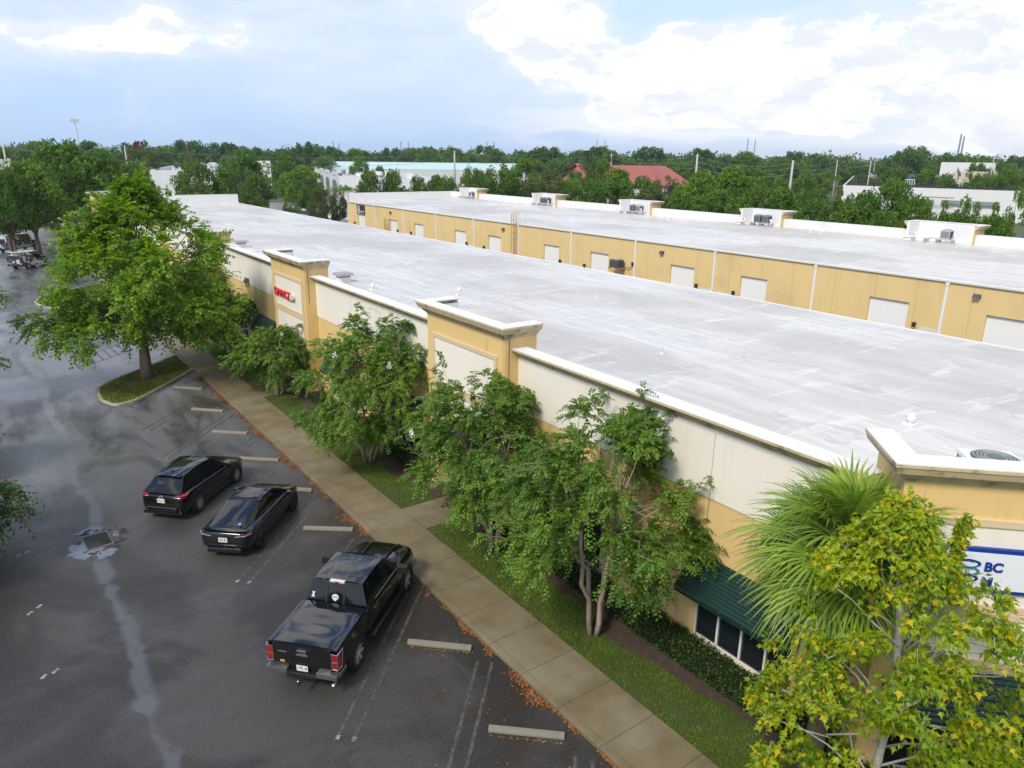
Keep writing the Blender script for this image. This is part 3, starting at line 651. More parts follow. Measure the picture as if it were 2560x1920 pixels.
tag(nb, 'black house numerals 60 on the cream corner entry', 'number')
# wall pack lamps on the front
def wallpack(loc, nx, label, name='wall_lamp'):
    e = empty(name, loc, 0, label, 'wall lamp', 'box lamps on the building walls')
    h = MB(); s_ = nx
    h.add([(0, -.24, -.14), (0, .24, -.14), (0, .24, .16), (0, -.24, .16), (s_*.30, -.22, -.10), (s_*.30, .22, -.10), (s_*.16, .22, .15), (s_*.16, -.22, .15)],
          [(0,1,2,3), (4,5,6,7), (0,1,5,4), (1,2,6,5), (2,3,7,6), (3,0,4,7)])
    h.build('housing', mat('lamp_housing', (.07, .065, .075), .5, .15, 4), e, bevel=.015)
    l = MB(); l.add([(s_*.305, -.2, -.09), (s_*.305, .2, -.09), (s_*.2, .2, .06), (s_*.2, -.2, .06)], [(0, 1, 2, 3)])
    l = MB(); l.box(min(s_*.05, s_*.27), -.2, -.155, max(s_*.05, s_*.27), .2, -.125); l.build('lens', mat('lamp_lens', (.45, .45, .42), .3, .05), e); return e
wallpack((AX0-.032, 13.04, 4.93), -1, 'dark box lamp on the shop front between the two crape myrtles and the palm')
wallpack((AX0-.032, 50.85, 4.93), -1, 'dark box lamp on the shop front left of the DANCE tower')
wallpack((AX0-.032, 31.6, 4.93), -1, 'dark box lamp hidden behind the crape myrtle between the two towers')
# ---------------------------------------------------------------- things on the shop roof
pv = None
vents = [(987, 638), (1105, 668), (1430, 765), (1752, 708), (1190, 590), (910, 610), (698, 555), (620, 535), (1080, 795), (805, 515), (705, 520), (1085, 640), (520, 478), (1290, 640)]
def copy_or_build(proto, fn):
    if proto is None: return fn()
    return copy_tree(proto)
def mk_vent():
    e = empty('roof_vent_pipe'); b = MB(); b.lathe([(.04, 0), (.04, .26), (.035, .27), (0, .27)], 10); b.build('pipe', mat('vent_grey', (.58, .58, .57), .6, .05, 4), e, smooth=False)
    c = MB(); c.lathe([(.10, 0), (.09, .02), (.055, .06), (.045, .11)], 12); c.build('boot', mat('vent_grey', (.58, .58, .57), .6, .05, 4), e); return e
for i, (x, y) in enumerate(vents):
    p = gp(x*2560/2212, y*2560/2212, 5.8); p = gp(x*2560/2212, y*2560/2212, roofA(min(max(p.x, AX0), AX1)))
    if not (AX0+.6 < p.x < AX1-.3 and 3 < p.y < 124): continue
    e = copy_or_build(pv, mk_vent); pv = pv or e; e.location = (p.x, p.y, roofA(p.x)-.005); e.scale = (1, 1, random.Random(i).uniform(.7, 1.2))
    tag(e, 'short white vent pipe with a boot on the front roof', 'vent', 'small vent pipes on the front roof')
def mk_cap(label, loc, r=.12):
    e = empty('turbine_vent', loc, 0, label, 'roof vent'); b = MB(); b.lathe([(r*.8, 0), (r*.8, .12), (r, .14), (r*1.05, .24), (r*.8, .33), (r*.3, .37), (0, .37)], 16); b.build('cap', WHITE, e, smooth=True)
    c = MB(); c.box(-r*1.3, -r*1.3, -.02, r*1.3, r*1.3, .05); c.build('curb', WHITE, e); return e
p = gp(992*1.1573, 636*1.1573, 5.85); mk_cap('white domed vent cap beside the nearest square tower', (p.x, p.y, roofA(p.x)))
p = gp(1966*1.1573, 917*1.1573, 5.9); mk_cap('white domed vent cap alone on the near part of the roof', (p.x, p.y, roofA(p.x)))
p = gp(808*1.1573, 638*1.1573, 5.9); mk_cap('white domed vent cap by the DANCE tower', (p.x+.5, p.y+1.2, roofA(p.x)))
def hood(loc, label):
    e = empty('exhaust_hood', loc, R(3), label, 'roof vent'); b = MB(); b.box(-.34, -.34, -.05, .34, .34, .30); b.build('curb', WHITE, e, bevel=.01)
    c = MB(); c.taper(-.50, -.50, .50, .50, .40, .54, .06); c.taper(-.30, -.30, .30, .30, .29, .41, -.02); c.build('hood', mat('hood_grey', (.30, .30, .31), .5, .1, 4), e, bevel=.015); return e
hood((17.3, 41.0, roofA(17.3)), 'low grey exhaust hood behind the DANCE tower'); hood((17.2, 61.2, roofA(17.2)), 'low grey exhaust hood behind the farther tower')
# fan of a rooftop condenser just inside the corner entry
def condenser(loc, label, rz=0, size=(.42, .42, .95), body=LGREY, group=None, name='ac_condenser'):
    e = empty(name, loc, rz, label, 'air conditioner', group); sx, sy, sz = size
    b = MB(); b.box(-sx, -sy, 0, sx, sy, sz); b.build('cabinet', body, e, bevel=.03)
    g = MB(); n = 9
    for i in range(n):
        t = -.8+1.6*i/(n-1)
        g.box(t*sx-.02, -sy-.015, .12, t*sx+.02, sy+.015, sz-.12); g.box(-sx-.015, t*sy-.02, .12, sx+.015, t*sy+.02, sz-.12)
    g.build('louvre', mat('coil_dark', (.05, .052, .055), .6), e)
    f = MB(); f.lathe([(sx*.86, sz+.005), (sx*.86, sz+.03), (sx*.30, sz+.05), (sx*.28, sz+.075), (0, sz+.08)], 24); f.build('fan_guard', mat('fan_guard', (.10, .14, .13), .45), e, smooth=True)
    r2 = MB()
    for q_ in range(4): r2.lathe([(sx*(.36+.13*q_), sz+.052), (sx*(.375+.13*q_), sz+.06), (sx*(.39+.13*q_), sz+.052)], 24)
    r2.build('fan_ring', LGREY, e); return e
condenser((18.6, 6.1, 6.0), 'white rooftop condenser with a round green fan guard behind the corner entry', R(45), (.6, .6, .55), WHITE)
# ---------------------------------------------------------------- warehouse behind, its loading side towards us
BX0, BX1, BY0, BY1 = 53.5, 74.65, 2.0, 122.9
def roofB(x): return 5.52+(x-BX0)/(BX1-BX0)*.5
ware = empty('warehouse', (BX0, 60, 0), 0, 'long tan warehouse behind the shops with white roof and a row of roller doors', 'building'); woff = Vector((BX0, 60, 0))
def SB(o): o.matrix_parent_inverse = Matrix.Translation(-woff); return o
fB = lambda u, v, d: (BX0+d, u, v)
doors = [(116.25, 118.95), (104.4, 107.2), (96.1, 98.95), (84.4, 87.3), (76.2, 79.05), (64.6, 67.45), (56.4, 59.25), (44.8, 47.75), (36.9, 39.6), (25.0, 27.95), (17.0, 19.9), (5.2, 8.1)]
DZ = 3.6
SB(facade(fB, BY0, BY1, -.05, 5.5, [(a, .02, c, DZ) for a, c in doors], .22).build('wall', TANB, ware, recalc=False))
b = MB(); b.quad((BX0, BY1, -.05), (BX1, BY1, -.05), (BX1, BY1, CZ), (BX0, BY1, CZ)); b.quad((BX1, BY0, -.05), (BX1, BY1, -.05), (BX1, BY1, 5.9), (BX1, BY0, 5.9))
b.quad((BX0, BY0, -.05), (BX1, BY0, -.05), (BX1, BY0, CZ), (BX0, BY0, CZ)); SB(b.build('outer_wall', TANB, ware, recalc=False))
DOORM = mat('roller_door_white', (.76, .77, .78), .45, .03, 2)
for a, c in doors:
    b = MB(); n = 40
    for i in range(n):
        z0, z1 = .02+(DZ-.02)*i/n, .02+(DZ-.02)*(i+1)/n; zm = (z0+z1)/2
        b.quad((BX0+.20, a, z0), (BX0+.20, c, z0), (BX0+.193, c, zm), (BX0+.193, a, zm)); b.quad((BX0+.193, a, zm), (BX0+.193, c, zm), (BX0+.20, c, z1), (BX0+.20, a, z1))
    SB(b.build('roller_door', DOORM, ware, recalc=False))
for i in range(13):
    y = 122.1-9.95*i
    if y < BY0: break
    if i == 0: y = BY1-.12
    b = MB(); b.box(BX0-.13, y-.09, .1, BX0-.003, y+.09, 5.40); b.box(BX0-.16, y-.12, 5.2, BX0-.004, y+.12, 5.405); SB(b.build('downspout', WMETAL, ware))
b = MB(); b.sweep([(BX0, BY0), (BX0, BY1)], [(0, 5.40), (.15, 5.42), (.17, 5.55), (-.05, 5.56), (-.05, 5.40)]); SB(b.build('gutter', WMETAL, ware))
# vertical panel joints
b = MB(); rr = random.Random(2)
for i in range(12):
    for t in (.17, .5, .80):
        y = 122.1-9.95*(i+t); z0 = 0
        if any(a-.2 < y < c+.2 for a, c in doors): z0 = DZ+.05
        fbox(b, fB, y-.012, z0, -.006, y+.012, 5.38, .01)
SB(b.build('panel_joint', mat('panel_joint_tan', (.42, .29, .12), .9, .1), ware))
SB(MB().add([(BX0-.02, BY0, 5.53), (BX1-.2, BY0, 6.0), (BX1-.2, BY1-.2, 6.0), (BX0-.02, BY1-.2, 5.53)], [(0, 1, 2, 3)]).build('roof', ROOFM, ware))
btow = [(112.9, 118.6), (90.6, 96.4), (70.4, 76.2), (50.1, 55.6), (29.9, 36.0), (9.4, 15.4)]
bc = MB(); bw_ = MB(); bi = MB()
ys = [BY1]+[y for t in btow for y in (t[1], t[0])]+[BY0]
for i in range(0, len(ys), 2):
    q = MB(); q.quad((BX1-.01, ys[i+1], 5.9), (BX1-.01, ys[i], 5.9), (BX1-.01, ys[i], CZ+.01), (BX1-.01, ys[i+1], CZ+.01)); SB(q.build('parapet_wall', TANB, ware, recalc=False))
    path = [(BX1, ys[i]), (BX1, ys[i+1])]
    if i == 0: path = [(BX0+.1, BY1), (BX1, BY1), (BX1, ys[1])]
    bc.sweep(path, cprof(CZ, PZ)); bw_.sweep(path, [(-.24, PZ-.02), (.34, PZ+.002), (.34, PZ+.02), (-.24, PZ+.02)]); bi.sweep(path, [(-.24, 5.3), (-.24, PZ-.025), (-.2, PZ-.025), (-.2, 5.3)])
SB(bc.build('cornice', CORN, ware)); SB(bw_.build('coping', WHITE, ware)); SB(bi.build('parapet_back', WHITE, ware))
for a, c in btow:
    b = MB(); x0, x1 = BX1-.75, BX1+1.4
    b.box(x1-.2, a, 0, x1, c, 7.3); b.box(x0, a, 5.4, x1-.204, a+.2, 7.3); b.box(x0, c-.2, 5.4, x1-.204, c, 7.3); SB(b.build('tower', TANB, ware))
    q = MB(); q.box(BX1-.22, a+.21, 5.7, x1-.21, c-.21, 6.0-.01); SB(q.build('bay_floor', WHITE, ware))
    l = MB(); l.box(x1-.24, a+.204, 5.4, x1-.205, c-.204, 7.7); l.box(x0-.004, a+.204, 5.4, x1-.25, a+.23, 7.7); l.box(x0-.004, c-.23, 5.4, x1-.25, c-.204, 7.7); l.box(x0-.03, a, 5.4, x0-.008, a+.24, 7.7); l.box(x0-.03, c-.24, 5.4, x0-.008, c, 7.7)
    SB(l.build('tower_lining', WHITE, ware))
    path = [(x0, c), (x1, c), (x1, a), (x0, a)]
    q = MB(); q.sweep(path, cprof(7.28, TZ)); SB(q.build('tower_cornice', CORN, ware)); q = MB(); q.sweep(path, [(-.22, TZ-.03), (.34, TZ+.002), (.34, TZ+.02), (-.22, TZ+.02)]); SB(q.build('tower_coping', WHITE, ware))
    # each bay shelters condensers on a low rack
n = 0
where = ['in the farthest warehouse roof bay', 'in the second-farthest warehouse roof bay', 'in the middle warehouse roof bay', 'in the second-nearest warehouse roof bay', 'in the nearest warehouse roof bay']
for (a, c), wh in zip(btow[:5], where):
    x = BX1-.35; ym = (a+c)/2; z = roofB(x)-.02
    r_ = empty('pipe_rack', (x-.3, ym, z), 0, 'white pipe elbows and low rack %s' % wh, 'rack', 'racks beside the roof condensers')
    b = MB()
    for y in (-1.3, .0, 1.1): b.box(-.5, y-.05, 0, .6, y+.05, .30)
    b.box(-.45, -1.4, .30, -.35, 1.25, .36); b.box(.45, -1.4, .30, .55, 1.25, .36); b.build('rack_frame', LGREY, r_)
    for y in (-1.75, 1.9):
        b = MB(); b.tube([(-.5, y, 0), (-.5, y, .62), (-.46, y+.06, .75), (-.38, y+.18, .8), (-.3, y+.3, .75), (-.28, y+.34, .55)], .07, 8); b.build('gooseneck', WHITE, r_, smooth=True)
    b = MB(); b.box(-.75, 2.2, 0, -.05, 2.95, .32); b.taper(-.85, 2.1, .05, 3.05, .33, .42, .1); b.build('vent_box', WHITE, r_)
    two = wh != where[4] and wh != where[0]
    condenser((x+.05, ym-.55, z+.34), 'grey condenser %s' % (wh+', right of its pair' if two else wh), 0, (.40, .42, .85), LGREY if n % 2 == 0 else GREY, 'condensers in the roof bays')
    if two: condenser((x+.05, ym+.55, z+.34), 'darker grey condenser %s, left of its pair' % wh, 0, (.40, .42, .85), GREY, 'condensers in the roof bays')
    n += 1
vb = [(640+1465*.2893, 320+580*.2893), (640+1230*.2893, 320+632*.2893), (640+1480*.2893, 320+655*.2893), (640+1775*.2893, 320+690*.2893), (640+2115*.2893, 320+740*.2893)]+[(1280+x*.2893, 300+y*.2893) for x, y in ((415, 768), (1475, 855), (830, 915), (1420, 1000))]+[(1920+x*.2893, 300+y*.2893) for x, y in ((650, 975), (1650, 1075))]
for i, (x, y) in enumerate(vb):
    p = gp(x, y, 5.7); p = gp(x, y, roofB(min(p.x, BX1)))
    if not BX0+.4 < p.x < BX1-.4: continue
    e = copy_tree(pv); e.location = (p.x, p.y, roofB(p.x)-.005); e.scale = (1.1, 1.1, random.Random(i+50).uniform(.8, 1.4)); tag(e, 'short white vent pipe with a boot on the warehouse roof', 'vent', 'small vent pipes on the warehouse roof')
for x, y, lb in ((1280+1300*.2893, 300+858*.2893, 'left squat mushroom vent of the pair near the middle roof bay'), (1280+1365*.2893, 300+862*.2893, 'right squat mushroom vent of the pair near the middle roof bay'),
                 (1920+375*.2893, 300+975*.2893, 'left squat mushroom vent of the pair near the nearest roof bay'), (1920+462*.2893, 300+985*.2893, 'right squat mushroom vent of the pair near the nearest roof bay')):
    p = gp(x, y, 5.9); mk_cap(lb, (p.x, p.y, roofB(p.x)), .2)
# fittings on the loading side
def onB(x, y, xx=BX0): return onx(x, y, xx)
for (x, y), lb in zip(((640+1165*.2893, 320+730*.2893), (640+2140*.2893, 320+875*.2893), (1280+1300*.2893, 300+1145*.2893), (1920+1810*.2893, 300+1525*.2893)),
        ('small box lamp on the far end of the warehouse wall, above the lower caged ladder', 'box lamp on the warehouse wall just left of the tall caged ladder', 'box lamp on the warehouse wall right of the wall-hung condenser', 'box lamp on the near end of the warehouse wall')):
    p = onB(x, y); wallpack((BX0, p.y, p.z), -1, lb)
lan = None
llab = ['farthest', 'second from the far end', 'third from the far end', 'fourth from the far end', 'fifth from the far end', 'beside the door left of the wall-hung condenser bay', 'nearest left of the wall-hung condenser', 'beside the door right of the wall-hung condenser', 'left of the third door from the right', 'right of the last whole door']
pts_ = [(887.4, 558.7), (994.4, 579), (1027.7, 584.7), (1166.6, 610.8), (1210, 620.9), (1400, 655.9), (1460.8, 666.9), (1740, 718), (1832.6, 736.3), (2284, 816)]
PDOOR = mat('steel_door_white', (.62, .62, .60), .5, .05, 2)
for i, ((x, y), lb) in enumerate(zip(pts_, llab)):
    p = onB(x, y, BX0-.12)
    def mk():
        e = empty('wall_lantern'); b = MB(); b.taper(-.16, -.10, .06, .10, .0, .22, .02); b.taper(-.19, -.13, .09, .13, .22, .34, .08); b.build('lantern_body', BLACK, e)
        b = MB(); b.tube([(.12, 0, -.1), (.12, 0, .12), (.02, 0, .1)], .025, 6); b.build('bracket', BLACK, e); b = MB(); b.lathe([(.07, -.10), (.08, -.02), (.0, 0)], 8, Matrix.Translation((-.05, 0, 0))); b.build('glass', mat('lantern_glass', (.5, .5, .45), .2), e); return e
    e = copy_or_build(lan, mk); lan = lan or e; e.location = p; tag(e, 'small black wall lantern on the warehouse, %s' % lb, 'lantern', 'lanterns along the loading side')
    sg = 1 if i in (2, 6, 8) else -1
    if i in (0, 1): continue
    y0 = p.y+sg*.35; y1 = y0+sg*1.5
    q = MB(); q.box(BX0-.02, min(y0, y1), .1, BX0+.0, max(y0, y1), p.z+.02); SB(q.build('side_door', PDOOR, ware))
# caged ladders
YEL = mat('ladder_tan_paint', (.50, .33, .12), .5, .1, 3)
def ladder(y, z1, z0, zc, label, wd=.55):
    e = empty('caged_ladder', (BX0, y, z0), 0, label, 'ladder', 'caged ladders on the loading side'); b = MB()
    for s_ in (-wd/2, wd/2): b.tube([(-.22, s_, 0), (-.22, s_, z1-z0)], .03, 6)
    n = int((z1-z0)/.3)
    for i in range(n): b.tube([(-.22, -wd/2, .3*i+.2), (-.22, wd/2, .3*i+.2)], .014, 5)
    for z in (.4, (z1-z0)*.5): 
        for s_ in (-wd/2, wd/2): b.box(-.22, s_-.02, z, -.002, s_+.02, z+.05)
    b.build('rails', YEL, e)
    c = MB(); r_ = .42
    hoops = [zc-z0+.75*i for i in range(int((z1-zc)/.75)+1)]
    for z in hoops: c.tube([(-.22, -wd/2, z)]+[(-.3-r_*math.sin(t), -r_*math.cos(t), z) for t in [math.pi*j/8 for j in range(9)]]+[(-.22, wd/2, z)], .022, 5)
    for t in (.15, .32, .5, .68, .85): c.tube([(-.3-r_*math.sin(math.pi*t), -r_*math.cos(math.pi*t), hoops[0]), (-.3-r_*math.sin(math.pi*t), -r_*math.cos(math.pi*t), hoops[-1])], .018, 5)
    c.build('cage', YEL, e)
    t = MB()
    if z1 > 6:
        for s_ in (-1., 1.): t.tube([(-.2, s_*.75, 5.5-z0), (-.2, s_*.75, z1-z0), (.75, s_*.75, z1-z0), (.75, s_*.75, 5.55-z0)], .028, 6)
        t.build('top_rail', LGREY, e)
    return e
ladder(72.85, 7.05, .3, 2.2, 'tall caged ladder rising past the eave in the middle of the warehouse wall')
e = ladder(107.6, 3.95, .2, 2.0, 'low caged ladder by the far doors of the warehouse', 1.6)
# condenser hung on a wall bracket
hc = condenser((BX0-.72, 54.4, 2.52), 'dark grey condenser hung on a wall bracket between two roller doors', 0, (.45, .62, .82), mat('dark_cabinet', (.09, .095, .10), .5, .1, 3), None, 'hung_condenser')
b = MB()
for y in (-.6, .6): b.box(-.6, y-.04, -.08, .72, y+.04, -.005); b.tube([(.70, y, -.75), (-.5, y, -.08)], .035, 6)
b.build('bracket', YEL, hc); b = MB(); b.box(.60, -1.75, .35, .718, -1.5, .68); b.tube([(.65, -1.6, .35), (.6, -1.5, .1), (.45, -.8, .05)], .03, 6); b.build('disconnect_box', BLACK, hc)
# dark sign over the farthest door
sg = empty('warehouse_sign', (BX0-.06, 119.2, 3.72), 0, 'dark slate sign with a white round figure-eight emblem over the farthest roller door', 'sign')
SLATE = mat('sign_slate', (.020, .032, .045), .5, .05, 2); SW = mat('sign_offwhite', (.66, .66, .64), .5, .03, 2)
b = MB(); b.box(0, -3.2, 0, .055, 0, 1.5); b.build('board', SLATE, sg)
def disc(cy, cz, r, m, dx, nm):
    b = MB(); b.add([(-dx, cy+r*math.cos(t), cz+r*math.sin(t)) for t in [6.2832*j/24 for j in range(24)]], [tuple(range(24))]); b.build(nm, m, sg, recalc=False)
disc(-.78, 1.02, .36, SW, .006, 'emblem'); disc(-.80, .52, .46, SW, .008, 'emblem'); disc(-.78, 1.0, .15, SLATE, .010, 'emblem_hole'); disc(-.85, .50, .24, SLATE, .012, 'emblem_hole'); disc(-.72, .60, .10, SW, .014, 'emblem_dot')
b = MB()
for z, y0, y1, h_ in ((.42, -1.35, -2.95, .12), (.22, -1.2, -2.8, .07)):
    y = y0
    while y > y1: b.box(-.008, y-.09, z, 0, y, z+h_); y -= .13
b.build('lettering', SW, sg)
# ---------------------------------------------------------------- farther buildings
def box_building(name, label, corners, z1, m, parts=None, roofm=None, par=.9):
    """corners: three ground-plan points, near edge left -> right, then depth"""
    A, B_, D = [Vector(c) for c in corners]; D = D-A; e = empty(name, (A.x, A.y, 0), 0, label, 'building'); off = Vector((A.x, A.y, 0))
    P = lambda s, t: A+(B_-A)*s+D*t
    poly = [P(0, 0), P(1, 0), P(1, 1), P(0, 1)]
    b = MB(); b.prism([p[:] for p in poly], -.1, z1-par); o = b.build('wall', m, e); o.matrix_parent_inverse = Matrix.Translation(-off)
    r_ = MB(); r_.add([(p.x, p.y, z1-par+.03) for p in poly], [(0, 1, 2, 3)]); o = r_.build('roof', roofm or ROOFM, e); o.matrix_parent_inverse = Matrix.Translation(-off)
    pb = MB(); pb.sweep([p[:] for p in poly], [(0, z1-par), (0, z1), (.35, z1), (.35, z1-par)], closed=True); o = pb.build('parapet', m, e); o.matrix_parent_inverse = Matrix.Translation(-off)
    return e, P, off
WSTUC = mat('white_stucco', (.62, .63, .66), .75, .05, .3, .1, 30, tint=(.48, .48, .50), tscale=.1, tamt=.5)
WSTUC2 = mat('bright_white_stucco', (.70, .70, .70), .75, .04, .3, .1, 30)
GROOF = mat('grey_roof', (.36, .37, .42), .7, .12, .3, tint=(.50, .5, .54), tscale=.2, tamt=.7)
def addp(e, off, b, nm, m): o = b.build(nm, m, e); o.matrix_parent_inverse = Matrix.Translation(-off); return o
def gl(px, py, z): p = gp(px, py, z); return (p.x, p.y)
# white arcaded building, its arched flank facing us
H1 = 7.4
L0 = Vector(gl(777, 419, H1)); L1 = Vector(gl(848, 440, H1)); Rr = Vector(gl(1140, 452, H1))
dv = (L1-L0); rv = (Rr-L1)
e, P, off = box_building('arcaded_building', 'white building with tall pointed arches along its side beyond the small trees', [L1, L1+rv, L0], H1, WSTUC, None, GROOF, 1.2)
u_ = dv.normalized(); nrm = Vector((u_.y, -u_.x)); nrm = nrm if nrm.dot(-L1) > 0 else -nrm
Ld = dv.length
for i in range(5):
    t = (i+.6)/5.2; c = L0+dv*t+nrm*.06; hw = Ld*.055; b = MB(); pts = [(-hw, .2), (hw, .2), (hw, 4.2)]+[(hw*math.cos(a)**.8, 4.2+1.7*math.sin(a)) for a in (.4, .8, 1.2)]+[(0, 6.0)]+[(-hw*math.cos(a)**.8, 4.2+1.7*math.sin(a)) for a in (1.2, .8, .4)]+[(-hw, 4.2)]
    b.add([(c.x+u_.x*s, c.y+u_.y*s, z) for s, z in pts], [tuple(range(len(pts)))]); addp(e, off, b, 'arched_opening', mat('arch_grey', (.17, .18, .21), .5, .1, 1))
    pk = MB(); cc = L0+dv*t; pk.box(-.2, -Ld*.06, 0, .2, Ld*.06, .9, Matrix.Translation((cc.x, cc.y, H1)) @ Matrix.Rotation(math.atan2(u_.y, u_.x)-math.pi/2, 4, 'Z')); addp(e, off, pk, 'raised_parapet', WSTUC)
rnv = rv.normalized()
rr = random.Random(12)
for i in range(9):
    c = L1+rv*((i+.5)/9)+dv*0*-1+(L0-L1)*rr.choice((.04, .35, .65, .96)); pk = MB(); wd_ = rv.length*.035
    pk.box(-wd_, -.4, -1, wd_, .4, rr.uniform(.5, 1.1), Matrix.Translation((c.x, c.y, H1)) @ Matrix.Rotation(math.atan2(rnv.y, rnv.x), 4, 'Z')); addp(e, off, pk, 'raised_parapet', WSTUC)
for i in range(14):
    c = L1+rv*rr.uniform(.05, .95)+(L0-L1)*rr.uniform(.1, .9); s_ = rr.uniform(.5, 1.1); pk = MB(); pk.box(-s_, -s_, -1.4, s_, s_, rr.uniform(-.1, .5), Matrix.Translation((c.x, c.y, H1)) @ Matrix.Rotation(.5, 4, 'Z')); addp(e, off, pk, 'roof_unit', GREY if i % 3 else WSTUC2)
# twin to its left, seen above the dark trees
H2 = 8.2
q0 = Vector(gl(282, 414, H2)); q1 = Vector(gl(545, 428, H2)); q2 = Vector(gl(556, 412, H2))
e, P, off = box_building('rooftop_block', 'pale grey-white block with stepped parapets and roof vents behind the big oaks', [Vector(gl(372, 425, H2)), q1, Vector(gl(372, 425, H2))+(q2-q1)], H2, WSTUC, None, GROOF, 1.3)
for i in range(7):
    c = P((i+.5)/7, .97); pk = MB(); ww_ = (q1-q0).length*.04; dd = (q1-q0).normalized(); pk.box(-ww_, -.4, -1, ww_, .4, 1.1 if i % 2 else .4, Matrix.Translation((c.x, c.y, H2)) @ Matrix.Rotation(math.atan2(dd.y, dd.x), 4, 'Z')); addp(e, off, pk, 'raised_parapet', WSTUC)
for i in range(6):
    c = P(.12+.13*i, .5); pk = MB(); pk.lathe([(.6, -1.3), (.6, -.4), (.75, -.2), (0, 0)], 10, Matrix.Translation((c.x, c.y, H2))); addp(e, off, pk, 'roof_vent', WSTUC2)
# low white block at the far left, between the oak and the wires
e, P, off = box_building('low_white_block', 'small white block at the left edge under the power lines', [at(-30, 400, 300).to_2d(), at(22, 403, 300).to_2d(), at(-30, 395, 330).to_2d()], at(0, 400, 300).z, WSTUC2)
e, P, off = box_building('white_porch_building', 'white building with slim columns peeking out left of the yellow-green trees', [at(640, 405, 250).to_2d(), at(676, 406, 250).to_2d(), at(640, 404, 280).to_2d()], at(650, 404, 250).z, WSTUC2)
for i in range(3):
    c = P(.1+.38*i, -.01); b = MB(); b.box(c.x-.4, c.y-.5, 0, c.x+.4, c.y-.1, 6); addp(e, off, b, 'column', WSTUC2)
# long pale-green metal roof
TEALR = mat('pale_green_metal_roof', (.44, .60, .60), .45, .05, .3)
pA, pB_ = at(785, 403, 330), at(1300, 411, 330); z1 = pA.z; z0 = at(790, 420, 330).z
e = empty('metal_roof_shed', (pA.x, pA.y, 0), 0, 'long shed with a pale green standing-seam metal roof beyond the arcaded building', 'building'); off = Vector((pA.x, pA.y, 0))
bk_ = Vector((pA.x, pA.y)).normalized()*14
b = MB(); A_, B2 = pA.to_2d(), pB_.to_2d(); A0 = A_-bk_; B0 = B2-bk_
b.quad((*A0, z0), (*B0, z0), (*B2, z1), (*A_, z1)); b.quad((*A_, z1), (*B2, z1), (*(B2+bk_), z0), (*(A_+bk_), z0)); addp(e, off, b, 'roof', TEALR)
b = MB()
for i in range(70):
    s0 = A0.lerp(B0, i/69); s1 = A_.lerp(B2, i/69); b.tube([(*s0, z0+.05), (*s1, z1+.05)], .12, 4)
addp(e, off, b, 'roof_seam', TEALR)
b = MB(); b.prism([A0[:], B0[:], (B2+bk_)[:], (A_+bk_)[:]], 0, z0-.1); addp(e, off, b, 'wall', WSTUC)
e, P, off = box_building('white_tilt_up_block', 'small white stepped block in front of the forest, left of centre', [at(768, 394, 420).to_2d(), at(805, 398, 420).to_2d(), at(772, 392, 440).to_2d()], at(790, 395, 420).z, WSTUC2)
c = P(1.1, .5); b = MB(); b.box(c.x-2, c.y-3, 0, c.x+9, c.y+3, at(820, 383, 430).z); addp(e, off, b, 'stair_tower', WSTUC2)
# red roofed hip building
REDR = mat('red_tile_roof', (.30, .085, .075), .7, .12, .8, .2, 3)
D_ = 235
za = at(1500, 450, D_).z; zb_ = at(1500, 414, D_).z
def hip(name, label, pl, pr_, ztop, zev, dep, ins, m, wallm):
    A_ = at(pl, 430, D_).to_2d(); B2 = at(pr_, 430, D_).to_2d(); v = (B2-A_).normalized(); nn = Vector((-v.y, v.x)); nn = nn if nn.dot(A_) > 0 else -nn
    e = empty(name, (A_.x, A_.y, 0), 0, label, 'building'); off = Vector((A_.x, A_.y, 0)); C_ = B2+nn*dep; D2 = A_+nn*dep
    r0 = A_+v*ins+nn*dep/2; r1 = B2-v*ins+nn*dep/2
    b = MB(); b.add([(*A_, zev), (*B2, zev), (*C_, zev), (*D2, zev), (*r0, ztop), (*r1, ztop)], [(0, 1, 5, 4), (1, 2, 5), (2, 3, 4, 5), (3, 0, 4)]); addp(e, off, b, 'roof', m)
    b = MB(); b.prism([(A_+v+nn)[:], (B2-v+nn)[:], (C_-v-nn)[:], (D2+v-nn)[:]], 0, zev); addp(e, off, b, 'wall', wallm); return e
hip('red_roof_hall', 'large building with a red hipped roof showing over the trees in the middle', 1452, 1742, zb_+.1, za-1.4, 26, 9, REDR, WSTUC)
hip('red_roof_annex', 'smaller red hipped roof left of the dark round tree', 1402, 1484, zb_+.5, za-.6, 14, 6, REDR, WSTUC)
# white building at the right with dark roof
H3 = 7.2
r0 = Vector(gl(2108, 463, H3)); r1 = Vector(gl(2700, 483, H3)); r2 = Vector(gl(2140, 434, H3))
DKROOF = mat('dark_roof_felt', (.030, .028, .034), .95, .3, .2, tint=(.07, .065, .07), tscale=.3, tamt=.5, spec=.05)
e, P, off = box_building('white_flat_block', 'long white block with a dark flat roof and rooftop units at the right edge', [r0, r1, r2], H3, WSTUC2, None, DKROOF, .10)
dd = (r1-r0).normalized(); ang = math.atan2(dd.y, dd.x)
for s0, s1, hh in ((.0, .24, 1.6), (.51, .66, 1.6), (.8, .95, 1.4)):
    c0 = P(s0, .99); c1 = P(s1, .99); b = MB(); b.box(0, -.3, -1, (c1-c0).length, .3, hh, Matrix.Translation((c0.x, c0.y, H3)) @ Matrix.Rotation(ang, 4, 'Z')); addp(e, off, b, 'raised_parapet', WSTUC2)
for s0, s1 in ((.13, .22), (.32, .44), (.47, .56), (.60, .7)):
    c0 = P(s0, -.003); c1 = P(s1, -.003); b = MB(); b.box(0, -.06, 3.6, (c1-c0).length, .0, 4.5, Matrix.Translation((c0.x, c0.y, 0)) @ Matrix.Rotation(ang, 4, 'Z')); addp(e, off, b, 'window', mat('far_window', (.25, .27, .28), .3))
